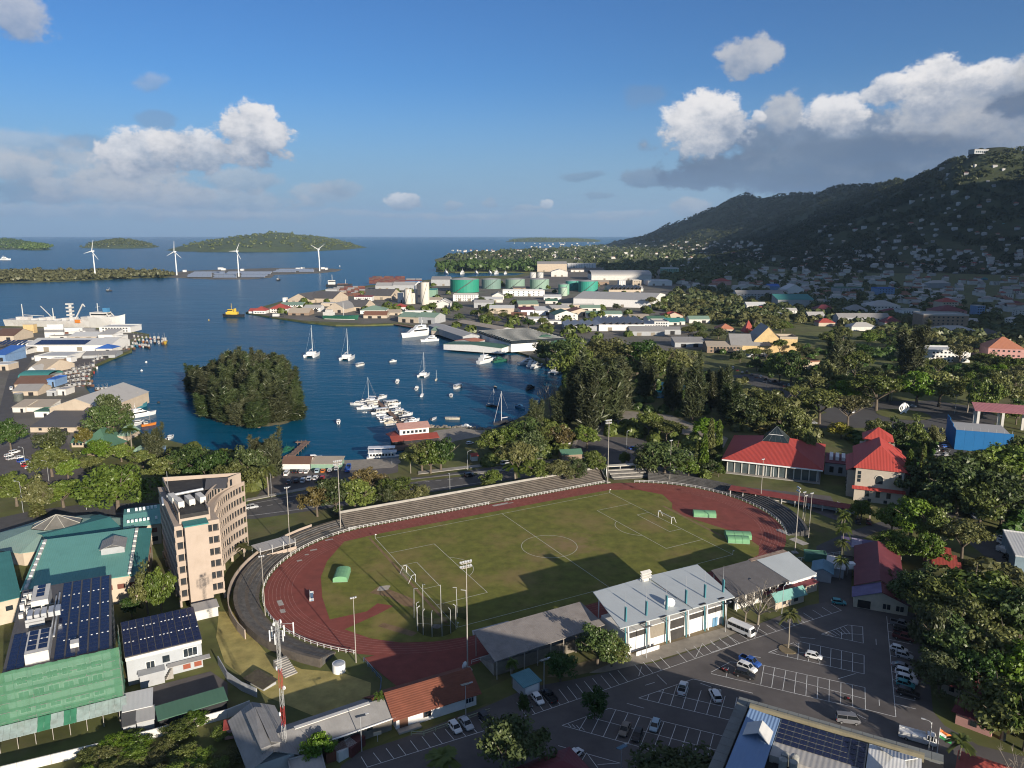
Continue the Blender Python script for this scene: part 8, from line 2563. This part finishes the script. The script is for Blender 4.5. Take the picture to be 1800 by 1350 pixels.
def tree(p,H,r,kind,label=None,grp=None,i=None):
 n,name,tx,h0 = TK[kind]
 t = th_(name,label or tx,'palm' if kind == 'palm' else 'tree',p,R.uniform(0,6.28),grp or {'palm': 'palms of the town','casuarina': 'casuarinas of the town'}.get(name,'trees of the town'),label is None)
 s = r / R0.get(kind,5.3)
 t.scale = (s * R.uniform(.93,1.07),s * R.uniform(.93,1.07),H / h0)
 c,w = TM[kind][R.randrange(n)]
 put('trunk',w,t)
 if c is not None:
  put('crown',c,t)
 TREES.append((p.x,p.y,r))
 return t
def T(x,yt,yb,w,kind,label=None):
 p = at(x,yb)
 return tree(p,max(1.5,hgt(x,yb,yt)),w / 2 / FPX * hypot(p.y,CH),kind,label)
for a in ((20,728,795,62,'dark'),(92,748,802,62,'dark'),(92,775,838,78,'broad'),(200,683,762,56,'dark','tall dense dark tree standing at the fish quay'),(190,705,772,70,'dark'),(275,742,812,44,'casu','small dense casuarina by the green roofed huts'),(208,806,898,112,'broad','very large round tree behind the pale teal octagon'),
   (112,838,892,88,'bright','yellow green spreading tree between the street lamps'),(30,824,890,78,'bright'),(72,832,905,52,'broad'),(66,864,908,24,'column'),(120,802,842,46,'bright'),(175,765,812,50,'bright'),(150,742,790,30,'bronze'),(160,795,828,40,'broad'),(232,748,790,30,'palm'),(214,775,812,48,'bright'),(252,785,822,40,'broad'),
   (295,795,850,62,'bright'),(335,778,846,84,'dark'),(310,825,872,70,'broad'),(372,788,862,82,'dark'),(415,800,878,84,'broad'),(440,775,850,66,'dark'),(455,760,838,50,'casu'),(480,752,840,52,'casu'),(345,835,885,60,'dark'),(400,850,900,60,'dark'),(472,812,872,40,'palm','tall palm by the shore car park entrance'),
   (260,985,1080,52,'broad'),(285,980,1088,50,'broad'),(232,1045,1085,34,'dark'),(430,955,985,30,'palm'),(558,842,908,62,'bronze'),(590,832,905,76,'dark'),(625,832,902,72,'bright','bright green tree right beside the terrace floodlight'),(650,818,868,62,'bronze'),(690,830,882,74,'broad'),(705,852,890,50,'broad'),(738,846,886,40,'broad'),(680,848,892,40,'dark'),
   (742,768,828,66,'broad'),(775,762,826,70,'dark'),(722,800,832,24,'palm'),(757,775,832,60,'broad'),(868,746,800,58,'broad'),(898,742,800,62,'broad'),(930,752,808,60,'dark'),(908,782,850,72,'rain'),(865,820,856,40,'bright'),(905,812,852,42,'palm'),(945,798,852,62,'bright'),(980,800,850,62,'broad'),(1042,784,836,52,'bright'),(1010,800,845,46,'dark'),(858,838,862,30,'broad'),
   (990,742,792,56,'bronze'),(1032,742,790,52,'bright'),(960,735,790,60,'broad'),(925,728,785,56,'dark'),(1097,788,822,20,'bright'),(1168,768,838,104,'dark','big dense round tree behind the short covered terrace'),(1140,782,838,60,'dark'),(1236,762,832,18,'column'),(1248,735,802,16,'column'),(1262,738,800,16,'column'),(1225,775,830,14,'column'),(1210,800,842,40,'bright'),
   (1052,612,748,92,'casu','tallest feathery casuarina of the shore grove'),(1012,628,735,84,'casu'),(1092,622,725,78,'casu'),(1132,632,702,66,'casu'),(1216,620,738,58,'casu'),(1182,632,722,50,'casu'),(1250,648,722,46,'casu'),(990,672,748,52,'casu'),(942,700,752,40,'casu'),(1035,650,760,70,'casu'),(1075,660,740,70,'casu'),(968,672,740,34,'bare'),
   (1150,592,690,92,'broad'),(1015,592,690,96,'broad'),(1070,584,655,110,'broad'),(1120,590,660,90,'dark'),(990,588,650,70,'dark'),(960,590,640,46,'dark'),(1292,672,748,70,'casu'),(1275,640,735,52,'casu'),(1190,605,660,70,'broad'),(1170,742,775,66,'rain'),(1140,728,768,50,'rain'),(1240,728,770,60,'bright'),
   (1350,676,748,82,'broad'),(1312,690,752,66,'dark'),(1398,702,790,60,'broad'),(1440,690,745,84,'rain'),(1490,698,750,74,'rain'),(1540,664,722,84,'rain'),(1408,742,806,56,'bright'),(1358,742,782,54,'bronze'),(1478,738,772,40,'gold'),(1605,728,800,46,'broad'),(1578,730,795,60,'dark'),(1540,728,775,44,'broad'),(1592,790,880,20,'column'),(1617,780,865,14,'column'),(1630,762,804,28,'broad'),(1600,805,880,16,'column'),
   (1655,785,900,120,'dark'),(1712,775,880,110,'broad'),(1770,765,860,110,'bright'),(1760,820,925,110,'dark'),(1680,800,905,110,'dark'),(1795,745,850,90,'broad'),(1720,835,930,90,'broad'),(1513,872,916,42,'bright'),(1600,862,950,92,'bright','yellow green big leaved tree in front of the cream court building'),(1566,878,940,56,'bright'),(1640,880,965,70,'broad'),(1582,930,985,78,'bright'),(1628,925,1000,70,'bright'),(1690,922,982,78,'rain'),(1560,1000,1040,22,'broad'),
   (1478,892,938,26,'palm'),(1480,918,968,28,'palm'),(1478,945,992,28,'palm'),(1476,976,1020,26,'palm'),(1482,900,955,26,'palm'),(1610,985,1080,90,'dark'),(1660,1005,1110,130,'broad'),(1735,985,1115,150,'broad'),(1790,1010,1140,130,'dark'),(1635,1050,1170,70,'dark'),(1672,1075,1180,110,'dark'),(1750,1085,1195,120,'broad'),(1795,1110,1225,120,'bright'),(1762,1180,1300,130,'bright'),(1648,1140,1225,84,'dark'),(1690,1040,1150,110,'broad'),(1800,1180,1320,110,'broad'),(1715,1130,1225,90,'dark'),
   (1385,1070,1140,34,'palm','fan palm with a tall bare trunk among the parking bays'),(1045,1205,1264,46,'dark'),(905,1250,1362,110,'dark','dark round tree among the lower car park bays'),(985,1138,1198,60,'dark'),(1050,1090,1170,74,'dark'),(1075,1110,1172,54,'broad'),(1332,1035,1098,56,'bare','bare bushy tree by the wall next to the pavilion'),(1310,1045,1092,34,'bare'),(560,1282,1340,48,'bright','small round bush at the mast foot'),(667,1215,1266,22,'palm','small palm in front of the corrugated barn'),
   (900,1155,1202,20,'palm'),(1190,1322,1420,170,'dark','wide dark crown at the lower edge of the car park'),(780,1322,1365,60,'palm'),(1682,1292,1362,44,'palm'),(1660,1080,1140,60,'broad'),(1790,1340,1420,60,'bare'),(920,1210,1265,20,'dark'),(1725,650,735,60,'broad'),(1520,640,705,60,'casu'),(1470,575,680,56,'casu'),(1600,560,668,66,'casu'),(1650,640,715,80,'bright'),(1700,665,725,34,'palm'),(1750,640,720,80,'broad'),(1560,640,705,70,'broad'),(1610,640,715,70,'bright'),
   (1640,740,790,30,'broad'),(1390,610,680,60,'dark'),(1370,615,672,54,'broad'),(1430,650,705,64,'broad'),(1480,660,712,50,'bright'),(1500,620,680,60,'rain'),(1450,620,690,34,'broad')):
 T(*a)
def free(p,r):
 if any(hypot(p.x - a,p.y - b) < (r + c) * .42 for a,b,c in TREES):
  return False
 for x,y,rz,w,d in FOOT:
  dx,dy = p.x - x,p.y - y
  if abs(dx * cos(rz) + dy * sin(rz)) < w + r * .25 and abs(-dx * sin(rz) + dy * cos(rz)) < d + r * .25:
   return False
 q = pix(p)
 return not any(inpoly(q,s) for s in SHEETS)
def inpoly(q,P):
 c,j = False,len(P) - 1
 for i in range(len(P)):
  if (P[i][1] > q[1]) != (P[j][1] > q[1]) and q[0] < (P[j][0] - P[i][0]) * (q[1] - P[i][1]) / (P[j][1] - P[i][1]) + P[i][0]:
   c = not c
  j = i
 return c
def sc_(poly,n,kinds,h,r,group=None,label=None,z=0.0):
 xs,ys = [p[0] for p in poly],[p[1] for p in poly]
 k = t = 0
 while k < n and t < n * 25:
  t += 1
  q = (R.uniform(min(xs),max(xs)),R.uniform(min(ys),max(ys)))
  if not inpoly(q,poly):
   continue
  p = at(*q,z)
  rr = R.uniform(*r)
  if free(p,rr):
   tree(p,R.uniform(*h),rr,R.choice(kinds),label,group)
   k += 1
ip,n = [(338,688),(358,668),(420,662),(490,668),(516,690),(526,716),(520,738),(494,748),(450,753),(395,749),(360,738),(352,708)],0
ic = at(440,700,SEA)
while n < 62:
 x,y = R.uniform(336,528),R.uniform(660,754)
 p = at(x,y,SEA + .8)
 if inpoly((x,y),ip) and free(p,8):
  d = hypot((x - 440) / 95,(y - 706) / 48)
  tree(p,(32 - 17 * d * d) * R.uniform(.88,1.05),R.uniform(9,12),'casu','casuarina in the dense dark stand covering the wooded islet','casuarinas of the wooded islet')
  n += 1
sc_([(318,668),(340,666),(350,684),(340,690)],5,['casu'],(7,13),(5,7),'casuarinas of the wooded islet','low casuarina at the pointed end of the wooded islet',SEA + 1)
sc_([(1420,690),(1800,640),(1800,760),(1700,690),(1560,690),(1480,705)],16,['broad','dark','bright','rain'],(10,16),(6,9))
sc_([(1100,545),(1190,530),(1300,565),(1450,570),(1560,590),(1800,640),(1800,700),(1600,650),(1440,620),(1410,600),(1200,600),(1120,580)],42,['broad','dark','broad','bright','rain'],(10,17),(7,10))
sc_([(1200,590),(1290,640),(1440,690),(1500,640),(1400,620),(1300,620)],14,['broad','dark','rain'],(8,13),(5,8))
sc_([(1500,780),(1580,760),(1640,850),(1620,900),(1560,860)],7,['broad','bright','dark'],(7,11),(3,5))
sc_([(1300,700),(1420,690),(1440,780),(1300,770)],9,['broad','rain','dark'],(7,11),(4,6.5))
sc_([(120,1430),(150,1330),(240,1295),(330,1272),(405,1285),(430,1430)],34,['bright','broad','bright'],(2.5,4.5),(2.2,3.6),'shrubs below the white boundary wall','bright green shrub in the thicket below the white boundary wall')
sc_([(785,520),(840,530),(900,545),(960,570),(980,600),(900,580),(790,565)],16,['dark','broad','palm'],(9,14),(5,8))
sc_([(700,545),(790,540),(880,575),(1000,600),(960,560),(1180,545)],10,['dark','broad','palm'],(8,13),(5,8))
sc_([(1230,830),(1265,800),(1280,770),(1270,850)],4,['dark','broad'],(6,9),(3,5))
def grove(name,P,size,per,hgt_,m,seed=1):
 g = np.random.default_rng(seed)
 C = np.repeat(np.asarray(P,float),per,0)
 n = len(C)
 rr = np.repeat(g.uniform(.7,1.3,len(P)),per)
 D = unit(n,g)
 D[:,2] = np.abs(D[:,2])
 Q = C + D * (rr * size)[:,None] * np.array([1,1,1.0]) * g.uniform(.75,1.05,n)[:,None]
 Q[:,2] += hgt_ * np.repeat(g.uniform(.15,.8,len(P)),per)
 N = D + unit(n,g) * .5
 N /= np.linalg.norm(N,axis=1,keepdims=True)
 return stuff(put(name,quads(Q,N,unit(n,g),size * .3,size * .42,m,name)))
def cq_(poly,n,z=0.0,hits=False,keep=None):
 xs,ys = [p[0] for p in poly],[p[1] for p in poly]
 out,k_ = [],0
 while len(out) < n:
  q = (R.uniform(min(xs),max(xs)),R.uniform(min(ys),max(ys)))
  if inpoly(q,poly):
   p = at(*q,z)
   if free(p,5) or k_ > n * 12:
    out.append(p)
   k_ += 1
 return out
grove('spit_wood',cq_([(-60,497),(0,496),(150,493),(300,488),(304,484),(240,480),(0,481),(-60,482)],420,SEA + 1),8,34,9,lf_('wood_spit',(.06,.075,.028),(.1,.105,.04),.15),3)
grove('belt_wood',cq_([(1130,552),(1200,508),(1300,522),(1460,545),(1600,560),(1800,590),(1800,640),(1560,590),(1440,572),(1290,575)],330),5,110,4,LM_['broad'],31)
grove('far_grove',cq_([(770,478),(775,470),(850,466),(940,468),(1000,474),(930,478)],160),13,34,16,LM_['dark'],4)  # leaf colour kept dark in place of shade over the far shore
grove('plain_wood',cq_([(1140,545),(1200,505),(1300,480),(1500,480),(1800,560),(1800,640),(1560,585),(1440,560),(1290,560)],460),6.5,44,5,LM_['dark'],5)
grove('plain_wood',cq_([(1000,462),(1300,446),(1420,455),(1260,500),(1180,500)],420),11,30,7,LM_['dark'],6)
grove('plain_wood',cq_([(770,455),(860,443),(1100,430),(1300,440),(1250,452),(900,458)],420),15,24,8,LM_['dark'],7)  # dark leaf colour stands in for cloud shade on the far point
grove('yard_trees',cq_([(470,555),(700,560),(960,615),(1180,590),(1180,500),(900,500),(700,505),(560,520)],90),6,44,5,LM_['broad'],8)
hp = []
xx,yy = NR.uniform(150,2300,60000),NR.uniform(650,7500,60000)
zz = hill(xx,yy)
ok = (zz > 1) & (xx / yy < .74) & (NR.random(60000) < np.clip(3200 / yy,.25,1)) & (vnoise(xx / 60,yy / 60) > .3)
HPT = np.stack([xx,yy,zz],1)[ok]
HB = np.array([[f[0],f[1]] for f in FOOT if f[1] > 700])
dmin = np.full(len(HPT),1e9)
for b in HB:
 dmin = np.minimum(dmin,np.hypot(HPT[:,0] - b[0],HPT[:,1] - b[1] + 12))
HPT = HPT[dmin > 20]
grove('hill_forest',HPT,9.5,15,2,lf_('hill_leaf',(.03,.042,.014),(.055,.066,.022),.1,.1,.01),9)
for q,n,sd_ in (([(850,800),(930,740),(1000,745),(1130,730),(1230,770),(1260,840),(1180,842),(1060,815),(980,830),(870,845)],120,20),([(1230,600),(1300,640),(1440,690),(1560,690),(1800,690),(1800,600),(1560,585),(1440,610)],260,21),([(270,820),(330,785),(430,805),(470,815),(450,870),(300,875)],60,22),
     ([(1490,770),(1640,760),(1640,840),(1800,800),(1800,960),(1640,900),(1590,880),(1590,800),(1500,800)],130,23),([(1610,990),(1800,1010),(1800,1290),(1700,1270),(1630,1200),(1640,1060)],110,24),([(980,640),(1240,640),(1250,730),(1000,740)],110,25),([(1290,660),(1420,700),(1440,790),(1290,760)],60,26)):
 grove('undergrowth',cq_(q,n),3.2,150,1.5,LM_['dark' if sd_ % 2 else 'broad'],sd_)
for o in ISO:
 v = np.array([q.co for q in o.data.vertices if q.co.z > SEA + 4])
 if len(v):
  v = v[NR.integers(0,len(v),800)] + NR.normal(size=(800,3)) * np.array([18,25,0])
  grove('island_wood',v,13,20,3,LM_['broad'],12)
# ------------------------------------------------------------------ lattice mast
b = at(503,1340)
t = th_('lattice_mast','tall red and white lattice telecom mast with antenna panels at its head','telecom mast',b,.5)
h = hgt(503,1340,1092)
MRED = mat('mast_red',(.36,.05,.045),.6,var=.1)
ns = 15
for k in range(ns):
 z0,z1 = h * k / ns,h * (k + 1) / ns
 w0,w1 = (.5 - .15 * z0 / h),(.5 - .15 * z1 / h)
 mb = MB()
 c0 = [(w0 * cos(a),w0 * sin(a),z0) for a in (.5,2.6,4.7)]
 c1 = [(w1 * cos(a),w1 * sin(a),z1) for a in (.5,2.6,4.7)]
 for i in range(3):
  j = (i + 1) % 3
  mb.tube(c0[i],c1[i],.036,5).tube(c0[i],c1[j],.018,4).tube(c0[j],c1[i],.018,4).tube(c1[i],c1[j],.018,4)
 mb.bl('mast_section',MRED if k % 4 in (0,1) and k < 12 else mat('mast_white',(.42,.42,.41),.6),t)
for i,(a,r,z) in enumerate(((0.3,1.3,-3.5),(1.2,1.4,-3.8),(2.3,1.3,-3.5),(3.2,1.5,-3.6),(4.1,1.3,-4),(5.2,1.4,-3.6),(5.9,2.9,-2.6))):
 x,y = r * cos(a),r * sin(a)
 o = MB().box(-.1,.1,-.07,.07,0,2.2).bl('antenna_panel',M_WHITE,t,loc=(x,y,h + z),rz=a)
 MB().bar((0,0,h + z + .4),(x,y,h + z + .4),.06,.06).bar((0,0,h + z + 2),(x,y,h + z + 2),.06,.06).bl('bracket',M_STEEL,t)
for z,a in ((-.2,0),(-.6,2.5),(-9.5,3),(-14,.5),(-19,3.2)):
 MB().tube((.5 * cos(a),.5 * sin(a),h + z),(.75 * cos(a),.75 * sin(a),h + z),.42,10,.36).bl('drum_antenna',M_WHITE,t)
MB().box(-3,3.5,-2.5,2.5,0,.5).box(-3,-2.8,-2.5,2.5,.5,1.6).box(3.3,3.5,-2.5,2.5,.5,1.6).bl('mast_base',M_CONC,t)
bd_('equipment_cabin','flat white equipment cabin at the foot of the lattice mast','cabin',at(540,1365),.4,6,5,2.6,'flat',.3,'white','pale',.1)
bd_('red_cabin','tiny red roofed cabin in the rough grass left of the corrugated barn','cabin',at(406,1292),.3,2.2,2.6,2.4,'shed',.3,'pink','red',.2)
for i,(x,y,c) in enumerate(((590,1330,1),(606,1326,3),(622,1318,0))):
 ct_(at(x,y),0,.5 + i * .3,CM[c],('rust red','white','dark maroon')[i] + ' container in the pile behind the parking strip','containers').scale = (.35,1,.8)
t = th_('sign_board','small cream notice board on a post before the corrugated barn','sign',at(664,1304),.4)
MB().box(-.05,.05,-.05,.05,0,1.6).bl('post',M_STEEL,t)
MB().box(-.8,.8,-.04,.04,1.5,2.3).bl('board',M_CREAM,t)
# people beside the white car
SKIN,CLO = mat('skin',(.16,.085,.05),.7),[mat('white_shirt',(.65,.65,.63),.9),mat('dark_clothes',(.05,.05,.07),.9)]
def person(x,y,shirt,label,rz):
 p = at(x,y,.06)
 t = th_('person',label,'person',p,rz)
 me = bpy.data.meshes.new('body')
 V = [(0,0,.95),(0,0,1.2),(0,0,1.42),(0,0,1.52),(0,.02,1.66),(.1,0,.9),(.11,.03,.5),(.12,0,.07),(.12,.12,.03),(-.1,0,.9),(-.11,-.06,.5),(-.13,-.12,.07),(-.13,0,.03),(.19,0,1.4),(.25,-.02,1.12),(.26,.08,.88),(-.19,0,1.4),(-.26,-.02,1.12),(-.25,.08,.88)]
 E_ = [(0,1),(1,2),(2,3),(3,4),(0,5),(5,6),(6,7),(7,8),(0,9),(9,10),(10,11),(11,12),(2,13),(13,14),(14,15),(2,16),(16,17),(17,18)]
 me.from_pydata(V,E_,[])
 o = put('body',me,t)
 o.modifiers.new('skin','SKIN')
 for i,r in enumerate((.14,.14,.15,.06,.1,.09,.065,.045,.04,.09,.065,.045,.04,.065,.045,.035,.065,.045,.035)):
  me.skin_vertices[0].data[i].radius = (r,r * .85)
 me.skin_vertices[0].data[0].use_root = True
 me.materials.append(shirt)
 s = o.modifiers.new('sub','SUBSURF')
 s.levels = s.render_levels = 1
 MB().cyl(0,.02,1.6,1.82,.1,10,.07).bl('hair',mat('black_hair',(.012,.01,.009),.7),t)
 MB().box(-.05,.05,.08,.125,1.58,1.72).bl('face',SKIN,t)
person(1265.5,1222,CLO[0],'person in a white top standing behind the white car in the middle bays',2.2)
person(1251,1219,CLO[1],'person in dark clothes standing at the open side of the white car',1.0)
# unseen towers added outside the frame to cast shade over the car park
for q,l in (((57,68,-.42,36,18,33),'nearer the roof deck block'),((44,18,0,62,20,36),'farther from the roof deck block')):
 bd_('office_tower','concrete office tower below the lower edge of the view, ' + l,'office block',(q[0],q[1],0),*q[2:],'flat',1,'grey','pale',.2,wins=tuple(('b',7,2 + 3.6 * k,2.2,1.8) for k in range(8)))
# ------------------------------------------------------------------ haze: thin sea air round everything
hb = MB().box(-26500,30500,-3500,42500,-5.2,1420).bl('haze',None)
hm = bpy.data.materials.new('haze_air')
hm.use_nodes = True
hm.node_tree.nodes.clear()
vo = hm.node_tree.nodes.new('ShaderNodeVolumePrincipled')
vo.inputs['Color'].default_value = (.55,.76,1.0,1)
vo.inputs['Density'].default_value = 2.9e-5
vo.inputs['Anisotropy'].default_value = .2
ho = hm.node_tree.nodes.new('ShaderNodeOutputMaterial')
hm.node_tree.links.new(vo.outputs[0],ho.inputs['Volume'])
hb.data.materials.append(hm)
stuff(hb)
# ------------------------------------------------------------------ labels: what each repeat stands beside
LMK = [((822,1178),'by the red tiled house'),((940,1240),'by the blue roofed kiosk'),((1190,1090),'by the white pavilion'),((1340,1020),'by the grey roofed stand'),((1545,1010),'by the maroon school'),((1385,1140),'by the fan palm'),((1620,1180),'at the edge of the car park'),((1740,1090),'in the dense trees beside the car park'),
  ((1480,960),'in the row beside the maroon school'),((1600,920),'in front of the cream court building'),((1700,860),'between the court building and the blue wall'),((1790,800),'in front of the blue wall'),((1588,727),'by the roundabout'),((1530,790),'behind the court building'),((1360,800),'by the red roofed glass hall'),((1245,790),'left of the glass hall'),
  ((1170,830),'behind the short covered terrace'),((1040,820),'behind the corner floodlight'),((940,830),'behind the straight terrace, harbour side'),((700,870),'behind the near half of the straight terrace'),((600,890),'by the terrace floodlight'),((560,835),'in the shore car park'),((770,810),'by the red roofed restaurant'),((890,780),'by the causeway spit'),
  ((440,830),'behind the curved office block'),((270,1060),'at the foot of the office block'),((200,880),'behind the teal roofs'),((60,880),'left of the octagon hall'),((60,800),'in the terminal car park'),((320,830),'on the harbour bank'),((190,750),'by the fish quay'),((160,800),'by the green roofed huts'),((1060,700),'in the shore casuarina grove'),((1210,700),'by the park path'),
  ((1150,770),'in the park by the path'),((1100,620),'at the landward side of the shore grove'),((1340,700),'beside the tree lined avenue'),((1450,720),'between avenue and roundabout'),((1600,680),'behind the roundabout'),((1720,690),'behind the blue wall'),((1330,620),'by the yellow theatre'),((1480,610),'right of the yellow theatre'),((1700,620),'by the pink walled house'),
  ((1200,555),'in the green belt behind the warehouses'),((1350,580),'in the green belt behind the theatre'),((1640,580),'below the brown office block'),((1560,540),'among the houses of the plain'),((1400,520),'around the long grey hall'),((1300,475),'on the plain below the ridge'),((1480,480),'at the foot of the ridge'),((1650,500),'on the lower slope'),((1600,430),'on the middle slope'),((1750,420),'high on the slope at its far end'),
  ((1740,330),'near the summit'),((1200,437),'on the far coast'),((950,446),'on the far point'),((830,480),'off the far grove'),((600,550),'at the quay point'),((460,545),'at the tip of the quay point'),((700,530),'by the cement silos'),((760,560),'at the green roofed quay'),((830,505),'below the largest oil tank'),((950,520),'below the pale oil tanks'),((1080,530),'by the huge white warehouse'),
  ((1020,560),'in the middle of the industrial ground'),((880,560),'behind the quay warehouses'),((1130,580),'at the near industrial edge'),((1050,475),'behind the oil tanks'),((1150,490),'by the curved roofed warehouse'),((100,590),'on the fish port'),((200,590),'at the far quay of the fish port'),((60,640),'beside the port road'),((80,690),'below the port road bend'),((130,660),'in the quay corner'),
  ((250,605),'off the quay end'),((690,725),'at the floating jetty'),((400,485),'on the wind turbine island'),((540,476),'at the turbine island tip'),((910,1300),'among the lower car park bays'),((1190,1330),'at the lower edge of the car park'),((1050,1160),'at the near end of the white pavilion'),((1330,1090),'between the pavilion and the teal kiosk'),((560,1320),'by the lattice mast'),((1690,1330),'by the flag'),((1760,960),'in the street on the right'),((1500,915),'at the forecourt gate')]
for d_ in (CARP,BOATS):
 for t in d_.values():
  for c in list(t.children_recursive) + [t]:
   bpy.data.objects.remove(c)
LMW = [(at(*q),s) for q,s in LMK]
ORD = ['first','second','third','fourth','fifth','sixth','seventh','eighth','ninth','tenth','eleventh','twelfth','13th','14th','15th','16th','17th','18th','19th','20th','21st','22nd','23rd','24th']
by = {}
for o,lab,auto in THINGS:
 if not auto:
  by.setdefault(lab,[]).append(o)
  continue
 p = o.location
 d,s = min((((p - q).length / (80 + q.length),s) for q,s in LMW),key=lambda e: e[0])
 by.setdefault(lab + ' ' + s,[]).append(o)
GC = {}
for lab,L_ in by.items():
 px_ = sorted(L_,key=lambda o: pix(o.location)[0])
 n = len(px_)
 sep = n > 1 and n <= 24 and 'stack' not in lab and 'boulder' not in lab and 'casuarina in the dense' not in lab and 'thicket' not in lab
 for i,o in enumerate(px_):
  o['label'] = lab if not sep else (('left' if i == 0 else 'right') + ' of two: ' + lab if n == 2 else ('leftmost' if i == 0 else 'rightmost' if i == n - 1 else ORD[i] + ' from left') + ': ' + lab)
  if n > 1 and not sep:
   o['group'] = lab[:60]
